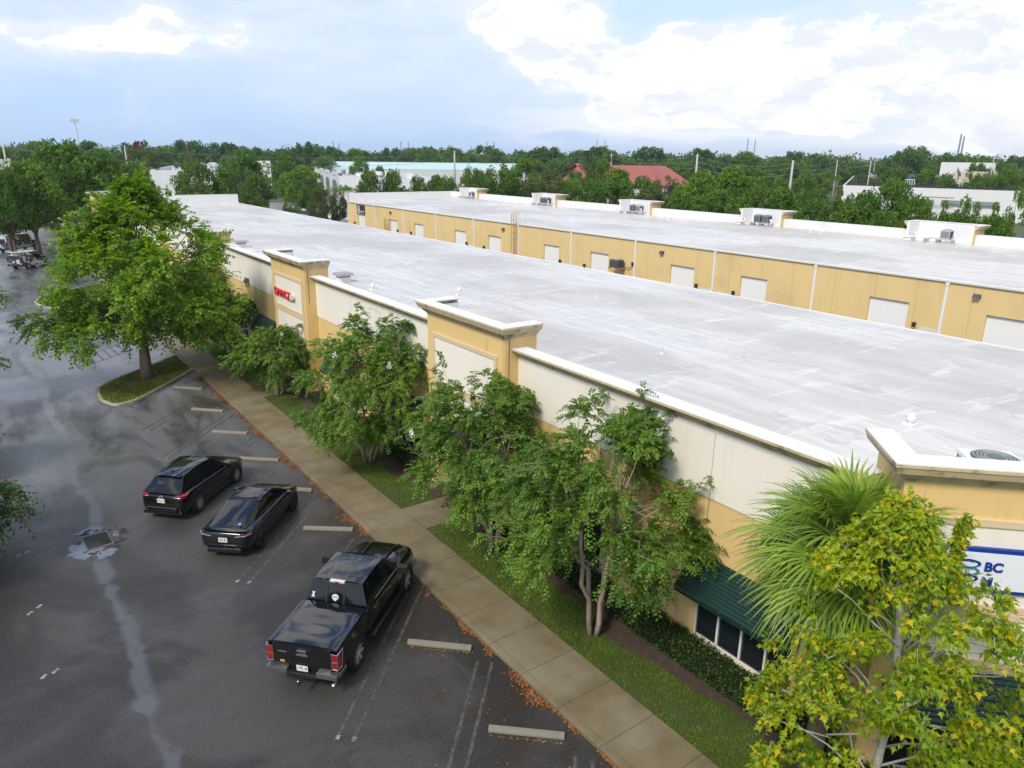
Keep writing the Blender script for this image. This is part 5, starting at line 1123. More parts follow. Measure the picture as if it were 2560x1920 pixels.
# ---- black crew-cab pickup with a bed cover
def build_truck(label, m=PBLACK):
    e = empty('pickup_truck', (0, 0, 0), 0, label, 'pickup truck')          # origin under the rear axle
    def seg(nm, st, **kw): return loft(st).build(nm, m, e, smooth=True, **kw)
    wq = .985
    # bed sides, cab lower half and nose
    seg('bed', [(-1.12, wq-.02, .52, 1.22, 1.30, .9, .985, 0), (-1.08, wq, .50, 1.26, 1.335, .9, .985, 0), (.62, wq, .50, 1.26, 1.335, .9, .985, 0), (.66, wq-.01, .50, 1.25, 1.33, .9, .985, 0)])
    st = [(.70, .97, .46, 1.20, 1.27), (.74, wq, .45, 1.21, 1.27), (1.8, wq, .45, 1.18, 1.24), (3.0, wq, .45, 1.14, 1.22), (3.25, .99, .46, 1.12, 1.22), (3.9, .99, .48, 1.08, 1.22), (4.35, .97, .50, 1.03, 1.19), (4.52, .90, .55, .97, 1.14), (4.60, .78, .60, .90, 1.07)]
    seg('body', st, sub=1)
    G = greenhouse(e, m, .78, 1.02, 2.45, 3.22, .93, .72, 1.24, 1.90, 1.27, 1.20, ((.05, .40), (.44, .90)), .72, rear=(.07, .93, .10, .83), crown=.035)
    b = MB()
    for i in range(5):
        y = -.46+.23*i; b.box(1.2, y-.016, 1.90, 1.72, y+.016, G['roof'](.30, .5+y/1.5).z+.008); b.box(1.82, y-.016, 1.90, 2.3, y+.016, G['roof'](.72, .5+y/1.5).z+.008)
    b.build('roof_rib', m, e, bevel=.006)
    for yy in (-.26, .26):
        b = MB(); b.box(.845, yy-.022, 1.32, .90, yy+.022, 1.76)
        o = b.build('window_divider', BLACK, e); o.matrix_local = Matrix.Translation((.86, 0, 1.54)) @ Matrix.Rotation(R(20.8), 4, 'Y') @ Matrix.Translation((-.90, 0, -1.54))
    b = MB(); b.box(.93, -.22, 1.855, 1.04, .22, 1.915); b.build('brake_lamp', mat('third_brake_lamp', (.55, .55, .56), .2), e, bevel=.012); b = MB(); b.box(.922, -.06, 1.865, .93, .06, 1.90); b.build('brake_lens', TAIL, e)
    for yy, w_, hh, nm in ((0.0, .20, .20, 'sticker'), (.66, .10, .16, 'sticker')):
        f = G['rear']; c = f(.5-yy/1.7, .33); b = MB(); n_ = Vector((-.94, 0, .34)); uvec = Vector((0, 1, 0)); v_ = Vector((.34, 0, .94))
        c = c+n_*.03
        shp = [(-.5, .2), (-.3, .42), (.0, .5), (.3, .42), (.5, .2), (.5, -.05), (.22, -.35), (0, -.5), (-.22, -.35), (-.5, -.05)] if yy == 0 else [(-.5, .5), (.5, .5), (.2, .1), (.5, -.1), (.5, -.5), (-.5, -.4), (-.2, 0)]
        b.add([c+uvec*(s*w_)+v_*(t*hh) for s, t in shp], [tuple(range(len(shp)))]); o = b.build('window_sticker', mat('sticker_white', (.55, .55, .55), .5, .3, 20), e, recalc=False)
        if yy == 0:
            b = MB(); b.add([c+n_*.004+uvec*(s*w_)+v_*(t*hh) for s, t in ((-.36, .12), (.36, .12), (.36, .02), (-.36, .02))], [(0, 1, 2, 3)]); b.build('sticker_band', BLACK, o, recalc=False)
    # cover, tailgate, bumper
    b = MB(); f = lambda u, v: Vector((-1.14+1.80*u, -.93+1.86*v, 1.345+.035*math.sin(math.pi*v)**.5+.010*math.sin(u*9.4)*math.sin(math.pi*v)))
    grid(b, f, nu=24, nv=14); 
    cov = b.build('bed_cover', paint('bed_cover_black', (.004, .005, .006), .10, .0), e, smooth=True, recalc=False)
    b = MB(); b.box(-1.16, -.955, 1.30, .66, .955, 1.352); b.build('bed_rail', m, e, bevel=.015)
    b = MB(); b.box(-1.185, -.80, .66, -1.11, .80, 1.325); b.box(-1.20, -.80, 1.27, -1.11, .80, 1.335); b.build('tailgate', m, e, bevel=.02)
    for zz, w_ in ((1.205, .13), (1.085, .16)):
        b = MB(); b.box(-1.215, -w_, zz-.028, -1.185, w_, zz+.028); b.build('tailgate_handle' if zz > 1.1 else 'tailgate_badge', CHROME, e, bevel=.012)
    b = MB(); b.box(-1.20, -.10, 1.14, -1.187, .10, 1.175); b.build('handle_recess', BLACK, e)
    b = MB(); b.box(-1.195, .42, 1.095, -1.184, .66, 1.12); b.build('trim_badge', CHROME, e)
    b = MB(); b.box(-1.195, .50, .80, -1.184, .62, .85); b.build('bumper_sticker', mat('sticker_yellow', (.62, .42, .02), .5), e)
    for sg in (-1, 1):
        y0, y1 = sg*.81, sg*.992; b = MB(); b.add([(-1.192, y0, .80), (-1.192, y1*.985, .78), (-1.192, y1*.985, 1.24), (-1.192, y0, 1.26), (-1.0, y1*1.004, .80), (-.90, y1*1.004, 1.27)], [(0, 1, 2, 3), (1, 4, 5, 2)]); o = b.build('tail_light', TAIL, e, recalc=False)
        b = MB(); b.tube([(-1.194, y0, .80), (-1.194, y1*.985, .78), (-1.194, y1*.985, 1.24), (-1.194, y0, 1.26), (-1.194, y0, .80)], .012, 5); b.tube([(-1.194, y1*.985, .78), (-1.0, y1*1.006, .80), (-.90, y1*1.006, 1.27), (-1.194, y1*.985, 1.24)], .012, 5); b.tube([(-1.196, y0, 1.0), (-1.196, y1*.985, 1.02)], .009, 5); b.build('light_surround', CHROME, o)
        b = MB(); b.add([(4.42, sg*.95, .82), (4.58, sg*.70, .84), (4.56, sg*.68, 1.06), (4.30, sg*.955, 1.08)], [(0, 1, 2, 3)]); b.build('headlight', HEAD, e, recalc=False)
        b = MB(); b.box(-1.30, min(sg*.40, sg*.98), .53, -1.10, max(sg*.40, sg*.98), .68); b.box(-1.16, sg*.985-.02, .53, -.75, sg*.985+.02, .66); b.build('bumper_end', BGREY, e, bevel=.03)
        b = MB(); b.tube([(.85, sg*1.02, .38), (3.1, sg*1.02, .38)], .05, 8); b.build('step_bar', BLACK, e, smooth=True); b = MB(); b.tube([(.85, sg*1.06, .40), (3.1, sg*1.06, .40)], .014, 6); b.build('step_trim', CHROME, e)
        for xx in (1.28, 2.32): b = MB(); b.box(xx-.11, sg*.995-.02, 1.05, xx+.11, sg*.995+.02, 1.085); b.build('door_handle', CHROME, e, bevel=.01)
        b = MB()
        for xx in (1.62, 2.85): b.tube([(xx, sg*.991, .5), (xx, sg*.993, 1.15)], .006, 4)
        b.build('door_seam', mat('seam_black', (.002, .002, .002), .9), e)
        b = MB(); b.tube([(1.3, sg*.95, 1.285), (3.05, sg*.95, 1.25)], .012, 5); b.build('window_trim', GREY, e)
        b = MB(); b.tube([(3.35, sg*.38, 1.262), (4.1, sg*.42, 1.24), (4.45, sg*.44, 1.17)], .03, 6); b.build('hood_crease', m, e, smooth=True)
    b = MB(); b.box(-1.28, -.40, .46, -1.10, .40, .58); b.build('bumper_step', BLACK, e, bevel=.02); plate(e, -1.215, .705)
    b = MB(); b.tube([(-1.1, 0, .40), (-1.5, 0, .40)], .035, 6); b.tube([(-1.47, 0, .40), (-1.47, 0, .47)], .02, 6); b.build('hitch', DKMETAL, e); b = MB(); b.lathe([(0, -.035), (.03, -.02), (.035, 0), (.03, .02), (0, .035)], 10, Matrix.Translation((-1.47, 0, .50))); b.build('hitch_ball', CHROME, e, smooth=True)
    b = MB(); b.tube([(-.95, -.80, .38), (-1.30, -.86, .36)], .045, 8); b.build('exhaust', CHROME, e, smooth=True)
    b = MB(); b.box(4.50, -.62, .62, 4.635, .62, 1.0); b.build('grille', CHROME, e, bevel=.03); b = MB(); b.box(4.45, -.95, .42, 4.68, .95, .62); b.build('front_bumper', GREY, e, bevel=.04)
    b = MB(); b.box(3.28, -.80, 1.232, 3.46, .80, 1.244); b.build('cowl', BLACK, e); b = MB(); b.tube([(3.34, .1, 1.26), (3.12, -.5, 1.33)], .012, 4); b.tube([(3.34, .6, 1.26), (3.12, .05, 1.33)], .012, 4); b.build('wiper', BLACK, e)
    for x, sg in ((0, 1), (0, -1), (3.70, 1), (3.70, -1)):
        b = MB(); M = Matrix.Translation((x, sg*.93, .43)) @ Matrix.Rotation(R(-90)*sg, 4, 'X'); b.lathe([(0, .058), (.47, .062), (.49, .075), (.49, 0)], 28, M); b.build('wheel_arch', BLACK, e)
        wheel(e, x, sg*.90, .41, .27, CRIM, 6, sg)
    mirrors(e, 2.80, 1.0, 1.26, BLACK, 1.5); return e
truck = build_truck('black crew-cab pickup truck with a flat bed cover, nearest vehicle beside the walk')
def by_axle(e, rear, front, half, axle_x, h=None):
    """set down with its right wheels on the two ground points"""
    r_, f = Vector(rear), Vector(front); hd = math.atan2(f.y-r_.y, f.x-r_.x) if h is None else h
    d = Vector((math.cos(hd), math.sin(hd))); n_ = Vector((-d.y, d.x)); p = r_+n_*half-d*axle_x; place(e, p.x, p.y, hd)
by_axle(truck, (6.47, 15.66), (9.25, 18.13), 1.02, 0)
by_axle(suv, (5.26, 27.47), (7.26, 29.43), .96, -1.30)
by_axle(sedan, (6.38, 23.46), (8.25, 25.75), .96, -1.40, R(48.5))
# ---- vehicles in the distance
PW = paint('white_vehicle_paint', (.62, .62, .63), .35, 0); PGREEN = paint('dark_green_car_paint', (.01, .05, .05), .25); PSILV = paint('silver_car_paint', (.35, .36, .38), .3, .5); PK2 = paint('black_far_paint', (.008, .008, .009), .3)
def wrap_mat():
    m = bpy.data.materials.new('van_wrap'); m.use_nodes = True; k = NT(m.node_tree); b = k.n['Principled BSDF']; g = k.new('ShaderNodeTexCoord'); P = g.outputs['Object']
    v = k.new('ShaderNodeTexVoronoi', feature='F1', distance='CHEBYCHEV'); v.inputs['Scale'].default_value = 2.3; k.l.new(P, v.inputs['Vector']); X_, Y_, Z_ = k.xyz(v.outputs['Color'])
    c = k.mix(k.step(X_, .35, .40), (.03, .035, .04), (.45, .46, .48)); c = k.mix(k.step(Y_, .62, .64), c, (.05, .06, .075)); c = k.mix(k.step(Z_, .86, .88), c, (.10, .17, .06))
    k.l.new(c, b.inputs['Base Color']); b.inputs['Roughness'].default_value = .35; return m
WRAP = wrap_mat()
def build_van(label, hgt=2.1, ln=5.2):
    e = empty('panel_van', (0, 0, 0), 0, label, 'van'); x0, x1 = -ln/2, ln/2
    st = [(x0, .88, .42, 1.05, 1.12), (x0+.06, .97, .35, 1.1, 1.16), (x0+.5, 1.0, .32, 1.1, 1.16), (x1-1.2, 1.0, .32, 1.08, 1.14), (x1-.5, .97, .32, 1.0, 1.08), (x1-.1, .85, .36, .85, .92), (x1, .65, .45, .7, .78)]
    loft(st).build('body', WRAP, e, smooth=True, sub=1)
    greenhouse(e, WRAP, x0+.05, x0+.18, x1-1.75, x1-.95, .95, .82, 1.1, hgt, windows=((.62, .90),), crown=.05, rear=(.10, .90, .12, .62))
    b = MB(); b.box(x0+.15, -.80, hgt+.005, x1-1.75, .80, hgt+.045); b.build('roof_panel', PW, e, bevel=.03)
    for sg in (-1, 1):
        b = MB(); b.box(x0-.015, sg*.90-.06, 1.0, x0+.1, sg*.90+.06, 1.45); b.build('tail_light', TAIL, e); b = MB(); b.box(x1-.25, sg*.75-.1, .75, x1-.06, sg*.75+.1, .92); b.build('headlight', HEAD, e)
    b = MB(); b.box(x0-.08, -.92, .4, x0+.1, .92, .6); b.build('bumper', BLACK, e, bevel=.03); plate(e, x0-.03, .9)
    for x in (x0+1.0, x1-.95):
        for sg in (-1, 1): wheel(e, x, sg*.90, .36, .24, RIMM, 5, sg)
    mirrors(e, x1-1.2, 1.0, 1.15, BLACK, 1.3); return e
v1 = build_van('wrapped passenger van with white roof, farther of two behind the big tree', 2.3, 5.6)
v2 = build_van('wrapped boxy wagon with white roof, nearer of two behind the big tree', 1.95, 4.4)
k_ = 2560/2212
p = gp(40*k_, 547*k_); q = gp(40*k_, 547*k_); place(v1, p.x+.3, p.y+3.2, R(42))
p = gp(66*k_, 580*k_); place(v2, p.x+.1, p.y+1.0, R(42))
c1 = build_suv('black SUV in the shade under the big oaks at the left', PK2, DRIM); p = gp(80, 548); place(c1, p.x, p.y, R(170))
c2 = build_suv('white SUV with dark windows crossing the far car park', PW, RIMM); p = gp(712, 480); place(c2, p.x, p.y, R(150))
c3 = build_sedan('white sedan with an open dark windscreen, parked left of the small pale-trunked tree', PW, RIMM); p = gp(760, 530); place(c3, p.x, p.y, R(250))
c4 = build_sedan('black sedan parked just left of the small pale-trunked tree', PK2, DRIM); p = gp(783, 538); place(c4, p.x, p.y, R(250))
c5 = build_suv('black SUV parked just right of the small pale-trunked tree', PK2, DRIM); p = gp(815, 540); place(c5, p.x, p.y, R(250))
c6 = build_sedan('dark green sedan parked beside the corner of the warehouse', PGREEN, RIMM); p = gp(858, 544); place(c6, p.x, p.y, R(250))
p = gp(831, 546); e = empty('fence_gate', (p.x, p.y, 0), R(-35), 'white dumpster gate panel beside the dark cars at the warehouse corner', 'gate'); b = MB(); b.box(-.9, -.06, .1, .9, .06, 2.3); b.build('panel', WMETAL, e, bevel=.02); 
for s_ in (-.98, .98): b = MB(); b.box(s_-.075, -.09, 0, s_+.075, .09, 2.5); b.build('post', CONC, e)
p = gp(870, 555); e = empty('loading_sign', (p.x, p.y, 0), R(-35), 'low white sign with a dark curved arrow by the warehouse corner', 'sign'); b = MB(); b.box(-.7, -.03, .5, .7, .03, 1.5); b.build('board', SWHITE, e); b = MB(); b.tube([(-.35, -.05, 1.2), (.0, -.05, 1.3), (.3, -.05, 1.1), (.25, -.05, .8)], .07, 5); b.build('arrow', BLACK, e); 
for s_ in (-.55, .55): b = MB(); b.box(s_-.05, -.02, 0, s_+.05, .02, .5); b.build('post', GREY, e)
p = gp(38, 583); e = empty('utility_cabinet', (p.x, p.y, 0), R(-10), 'twin grey utility cabinets on the verge under the oaks', 'cabinet'); b = MB()
for s_ in (-.62, .62): b.box(s_-.58, -.4, .1, s_+.58, .4, 2.0)
b.build('cabinet_door', LGREY, e, bevel=.03); b = MB(); b.box(-1.3, -.5, -.05, 1.3, .5, .1); b.build('plinth', CONC, e)
p = gp(725, 508); t = at(725, 452, math.hypot(p.x, p.y)); e = empty('street_lamp', (p.x, p.y, 0), 0, 'white shoebox street lamp in the far car park', 'street lamp'); b = MB(); b.tube([(0, 0, 0), (0, 0, t.z)], [.14, .1], 8); b.build('pole', WMETAL, e); b = MB(); b.box(-.55, -.3, t.z-.1, .75, .3, t.z+.25); b.build('lamp_head', WMETAL, e, bevel=.04)
# ---------------------------------------------------------------- vegetation
def unit(v): return v/np.maximum(np.linalg.norm(v, axis=1, keepdims=True), 1e-9)
def leaves(name, P, D, N, L, W, m, parent=None, fold=.15, droop=.12, mid=.42):
    n = len(P); S = unit(np.cross(D, N)); N2 = unit(np.cross(S, D)); L = np.broadcast_to(np.asarray(L).reshape(-1, 1), (n, 1)); W = np.broadcast_to(np.asarray(W).reshape(-1, 1), (n, 1))
    V = np.empty((n, 4, 3)); V[:, 0] = P; V[:, 1] = P+D*L*mid+S*W+N2*W*fold; V[:, 2] = P+D*L-N2*L*droop; V[:, 3] = P+D*L*mid-S*W+N2*W*fold
    i = np.arange(n)[:, None]*4; F = np.concatenate([i+np.array([[0, 1, 2]]), i+np.array([[0, 2, 3]])], 1).reshape(-1, 3)
    return fast_mesh(name, V.reshape(-1, 3), F, m, parent)
def poly_leaves(name, P, D, N, L, shape, m, parent=None, curl=.15):
    """leaf outline `shape` (k,2) in (along, across) units of leaf length, flat polygon fan with a drooping tip"""
    n = len(P); S = unit(np.cross(D, N)); N2 = unit(np.cross(S, D)); sh = np.asarray(shape); kk = len(sh); L = np.broadcast_to(np.asarray(L).reshape(-1, 1), (n, 1))
    V = np.empty((n, kk, 3))
    for j, (a, c) in enumerate(sh): V[:, j] = P+(D*a+S*c+N2*(.12*abs(c)*2-curl*a*a))*L
    i = np.arange(n)[:, None]*kk; tri = np.array([[0, j, j+1] for j in range(1, kk-1)])
    F = (i[:, None]+tri[None]).reshape(-1, 3)
    return fast_mesh(name, V.reshape(-1, 3), F, m, parent)
def rdir(rg, n, zlo=-1, zhi=1):
    z = rg.uniform(zlo, zhi, n); a = rg.uniform(0, 2*np.pi, n); r = np.sqrt(np.maximum(0, 1-z*z)); return np.stack([r*np.cos(a), r*np.sin(a), z], 1)
def sprays(rg, O, D, length, nleaf, droop=.5, side=.9, jit=.25):
    """leaf bases and directions along drooping shoots"""
    n = len(O); t = np.linspace(.12, 1, nleaf)[None, :, None]; ln = np.broadcast_to(np.asarray(length).reshape(-1, 1, 1), (n, 1, 1))
    dn = np.array([0, 0, -1.])[None, None]; D_ = D[:, None, :]
    P = O[:, None, :]+D_*ln*t+dn*droop*ln*t*t
    T = D_+dn*2*droop*t; T = T/np.linalg.norm(T, axis=2, keepdims=True)
    S = np.cross(T, np.array([0, 0, 1.])[None, None]+rg.normal(0, .25, (n, 1, 3))); S = S/np.maximum(np.linalg.norm(S, axis=2, keepdims=True), 1e-6)
    sg = np.where(np.arange(nleaf) % 2 == 0, 1., -1.)[None, :, None]
    LD = T*.55+S*sg*side+rg.normal(0, jit, (n, nleaf, 3)); LD[..., 2] -= .12
    LD = LD/np.linalg.norm(LD, axis=2, keepdims=True); NN = np.cross(S, T); NN = np.where(NN[..., 2:] < 0, -NN, NN)+rg.normal(0, .3, (n, nleaf, 3))
    return P.reshape(-1, 3), LD.reshape(-1, 3), unit(NN.reshape(-1, 3))
def limb_pts(a, c, rg, n=5, wob=.08, arch=.0):
    a = np.asarray(a, float); c = np.asarray(c, float); L = np.linalg.norm(c-a); out = []
    for i in range(n+1):
        t = i/n; p = a+(c-a)*t; p[2] += arch*L*math.sin(math.pi*t)
        if 0 < i < n: p = p+rg.normal(0, wob*L/n*1.6, 3)
        out.append(p)
    return out
def trunk_mesh(name, trunk, limbs, r0, m, parent, flare=1.6):
    b = MB(); n = len(trunk); rad = [r0*(1-.35*i/(n-1)) for i in range(n)]; rad[0] = r0*flare
    if n > 3: rad[1] = r0*1.08
    b.tube(trunk, rad, 10)
    for pts, ra, rb in limbs: k_ = len(pts); b.tube(pts, [ra+(rb-ra)*i/(k_-1) for i in range(k_)], 6)
    return b.build(name, m, parent, smooth=True)
# leaf colours
LF_OAK = leafmat('elm_leaves', (.045, .135, .010), (.27, .42, .022), (.24, .12, .03), .008, .45)
LF_CRAPE = leafmat('crape_myrtle_leaves', (.036, .108, .012), (.170, .285, .024), (.22, .08, .02), .012, .36)
LF_MAPLE = leafmat('yellowing_maple_leaves', (.085, .225, .012), (.43, .49, .016), (.60, .47, .018), .11, .45, .4, .95)
LF_PALM = leafmat('palm_fronds', (.075, .18, .024), (.31, .43, .055), (.46, .40, .10), .05, .30, .4, 1.0)
LF_DARK = leafmat('dark_tree_leaves', (.038, .102, .012), (.135, .235, .022), None, 0, .3, .5, .16)
LF_MID = leafmat('mid_green_leaves', (.034, .100, .010), (.135, .25, .020), None, 0, .36, .5, .16)
LF_LIGHT = leafmat('light_green_leaves', (.060, .145, .012), (.19, .32, .028), None, 0, .42, .5, .2)
LF_OLIVE = leafmat('olive_green_leaves', (.050, .088, .020), (.145, .185, .042), None, 0, .35, .5, .2)
LF_HEDGE = leafmat('hedge_leaves', (.012, .036, .006), (.050, .095, .016), (.15, .17, .03), .04, .2, .4, 2)
LF_PINE = leafmat('pine_needles', (.027, .082, .014), (.090, .175, .028), None, 0, .2, .6, .1)
LF_EDGE = leafmat('dark_shrub_leaves', (.018, .05, .010), (.07, .14, .018), None, 0, .3, .5, .6)
LF_RED = leafmat('red_flowers', (.14, .012, .02), (.28, .03, .05), None, 0, .3)
FLOWER = mat('white_flower', (.72, .70, .62), .6, .05, 5)
# ---- the big round-crowned tree in the island
def big_tree():
    rg = np.random.default_rng(11); bx, by = 6.92, 47.29
    e = empty('shade_tree', (bx, by, .1), 0, 'big round-crowned tree with a single straight trunk in the kerbed island', 'tree')
    env = [(3.3, 4.5), (4.2, 4.9), (5.2, 5.15), (6.5, 4.7), (8.0, 4.0), (9.4, 2.4), (10.4, 1.2), (11.2, .15)]
    zs, rs = zip(*env); bl = []
    for i in range(150):
        z = 3.4+7.7*rg.uniform(0, 1)**1.25; Rr = np.interp(z, zs, rs); a = rg.uniform(0, 2*np.pi); Rr *= 1+.20*math.sin(3*a+1.1*z)+.14*math.sin(7*a-1.7*z+1); f = rg.uniform(.35, .98)**.55*Rr*rg.uniform(.86, 1.06)
        skew = -.15*(1 if z < 7.5 else 0)
        bl.append((f*math.cos(a)+.55, f*math.sin(a)-.40, z-.35*(f/max(Rr, .1))**2*(1 if z < 6 else 0), rg.uniform(.4, 1.1)*(1 if z < 8 else .7)))
    trunk = [(0, 0, -.1), (.02, .0, .5), (.05, -.02, 1.6), (.06, 0, 3.0), (.05, .05, 5.), (.1, 0, 7.2), (.12, .05, 9.3)]; limbs = []
    for x, y, z, r in bl[::2]:
        z0 = min(max(2.9, z*.62+rg.uniform(-.6, .4)), 8.6); limbs.append((limb_pts((.06, 0, z0), (x, y, z), rg, 4, .06, .03), .075, .015))
    trunk_mesh('trunk', trunk, limbs, .34, BARK, e, 1.35)
    O = []; D = []
    for x, y, z, r in bl:
        n = int(50*r*r+16); d = rdir(rg, n, -.75, 1); O.append(np.array([x, y, z])+d*r*rg.uniform(.35, .8, (n, 1))); out = np.array([x, y, (z-5)*.6]); out = out/max(1e-3, np.linalg.norm(out))
        D.append(unit(d*.8+out*.75+rg.normal(0, .2, (n, 3))))
    for i in range(60):                                   # long shoots that break the outline
        x, y, z, r = bl[rg.integers(len(bl))]; d = unit(np.array([[x, y, rg.uniform(-.6, 2.4)]])/4+rg.normal(0, .25, (1, 3)))[0]; ln = rg.uniform(.7, 1.5)
        for q in range(5): O.append((np.array([x, y, z])+d*(r*.7+ln*q/5))[None]); D.append(unit((d+rg.normal(0, .45, 3))[None]))
    O = np.concatenate(O); D = np.concatenate(D); P, LD, NN = sprays(rg, O, D, rg.uniform(.45, .95, len(O)), 9, .30, .85)
    leaves('crown', P, LD, NN, rg.uniform(.16, .28, len(P)), rg.uniform(.055, .09, len(P)), LF_OAK, e)
    return e
big_tree()
# ---- crape myrtles: several pale stems, loose drooping crown, white blossom
def crape(name, loc, hgt, rad, seed, label, dens=1., stems=4, lean=(0, 0), flowers=10, zlow=1.5, group='crape myrtles along the shop front'):
    rg = np.random.default_rng(seed); e = empty(name, (*loc, .09), 0, label, 'tree', group); bl = []
    for i in range(int(66*dens)):
        t = rg.uniform(0, 1); z = zlow+.4+(hgt-zlow-.9)*t; Rr = rad*(1.03-.62*max(0, (t-.35)/.65)**1.6)*(1 if t > .12 else .8); a = rg.uniform(0, 2*np.pi); f = Rr*rg.uniform(.15, 1.)**.6
        bl.append((f*math.cos(a)+lean[0]*t, f*math.sin(a)+lean[1]*t, z, rg.uniform(.30, .62)))
    limbs = []; tops = []
    for s in range(stems):
        a = 2*math.pi*s/stems+rg.uniform(-.4, .4); b0 = (.16*math.cos(a), .16*math.sin(a), -.05); tp = (rad*.32*math.cos(a)+lean[0]*.4, rad*.32*math.sin(a)+lean[1]*.4, hgt*.52)
        limbs.append((limb_pts(b0, tp, rg, 6, .10, -.01), .085, .05)); tops.append((limbs[-1][0]))
    for x, y, z, r in bl:
        st = tops[int(np.argmin([np.hypot(p[-1][0]-x, p[-1][1]-y) for p in tops]))]; b0 = st[-1] if z > hgt*.5 else st[-2]; limbs.append((limb_pts(b0, (x, y, z), rg, 4, .10, .02), .028, .008))
    b = MB()
    for pts, ra, rb in limbs: b.tube(pts, [ra+(rb-ra)*i/(len(pts)-1) for i in range(len(pts))], 7 if ra > .05 else 5)
    O = []; D = []
    for x, y, z, r in bl:
        n = int(20+36*r); d = rdir(rg, n, -.7, 1); O.append(np.array([x, y, z])+d*r*rg.uniform(.2, .75, (n, 1))); out = np.array([x, y, .35*(z-hgt*.5)]); out = out/max(1e-3, np.linalg.norm(out)); D.append(unit(d*.7+out*.6+rg.normal(0, .25, (n, 3))))
    # long wand-like shoots breaking the outline
    for i in range(int(34*dens)):
        x, y, z, r = bl[rg.integers(len(bl))]; n = 7; d = unit(np.array([[x, y, rg.uniform(.3, 1.6)]])/max(.3, rad)+rg.normal(0, .3, (1, 3)))[0]; ln = rg.uniform(.6, 1.3)
        wp = [np.array([x, y, z])+d*(r+ln*q/n)-np.array([0, 0, .5*ln*(q/n)**2]) for q in range(n)]; b.tube([np.array([x, y, z]), *wp], [.010]+[.008]*(n-1)+[.003], 4)
        for w0 in wp: O.append(w0[None]); D.append(unit((d+rg.normal(0, .5, 3))[None]))
    b.build('trunk', PBARK, e, smooth=True)
    O = np.concatenate(O); D = np.concatenate(D); P, LD, NN = sprays(rg, O, D, rg.uniform(.32, .58, len(O)), 13, .5, 1., .14)
    leaves('crown', P, LD, NN, rg.uniform(.08, .135, len(P)), rg.uniform(.026, .042, len(P)), LF_CRAPE, e)
    for i in range(flowers):
        x, y, z, r = bl[rg.integers(len(bl))]; d = unit(np.array([[x-1.2, y-1.2, .4]]))[0]; c = np.array([x, y, z])+d*(r+.18); m_ = 40; dd = rdir(rg, m_); Pq = c+dd*rg.uniform(0, .10, (m_, 1))*np.array([1, 1, 1.5])
        leaves('blossom', Pq, unit(dd+.2), unit(rdir(rg, m_)), .06, .03, FLOWER, e)
    return e
crape('crape_myrtle', (12.55, 13.05), 6.9, 2.65, 21, 'crape myrtle nearest the camera, before the long white parapet wall', 1.12, 4, (.3, .2), 3, 1.75)
crape('crape_myrtle', (12.75, 18.4), 6.75, 2.65, 22, 'crape myrtle in front of the nearest square tower', 1.15, 4, (-.2, .5), 3, 1.7)
crape('crape_myrtle', (12.55, 28.0), 6.7, 3.0, 23, 'crape myrtle between the nearest tower and the DANCE tower', 1.35, 4, (.4, -.2), 6, 1.5)
crape('crape_myrtle', (12.35, 39.6), 4.2, 1.95, 24, 'short bushy crape myrtle under the DANCE tower awning', .75, 3, (0, 0), 2, .9)
crape('crape_myrtle', (12.8, 50.5), 4.9, 1.7, 25, 'dark slim crape myrtle beside the paired windows past the DANCE tower', .6, 3, (.2, .3), 0, 1.6)
crape('crape_myrtle', (12.7, 57.3), 5.6, 2.2, 26, 'crape myrtle farthest along the shop front, behind the big tree', .7, 3, (0, 0), 4, 1.5)
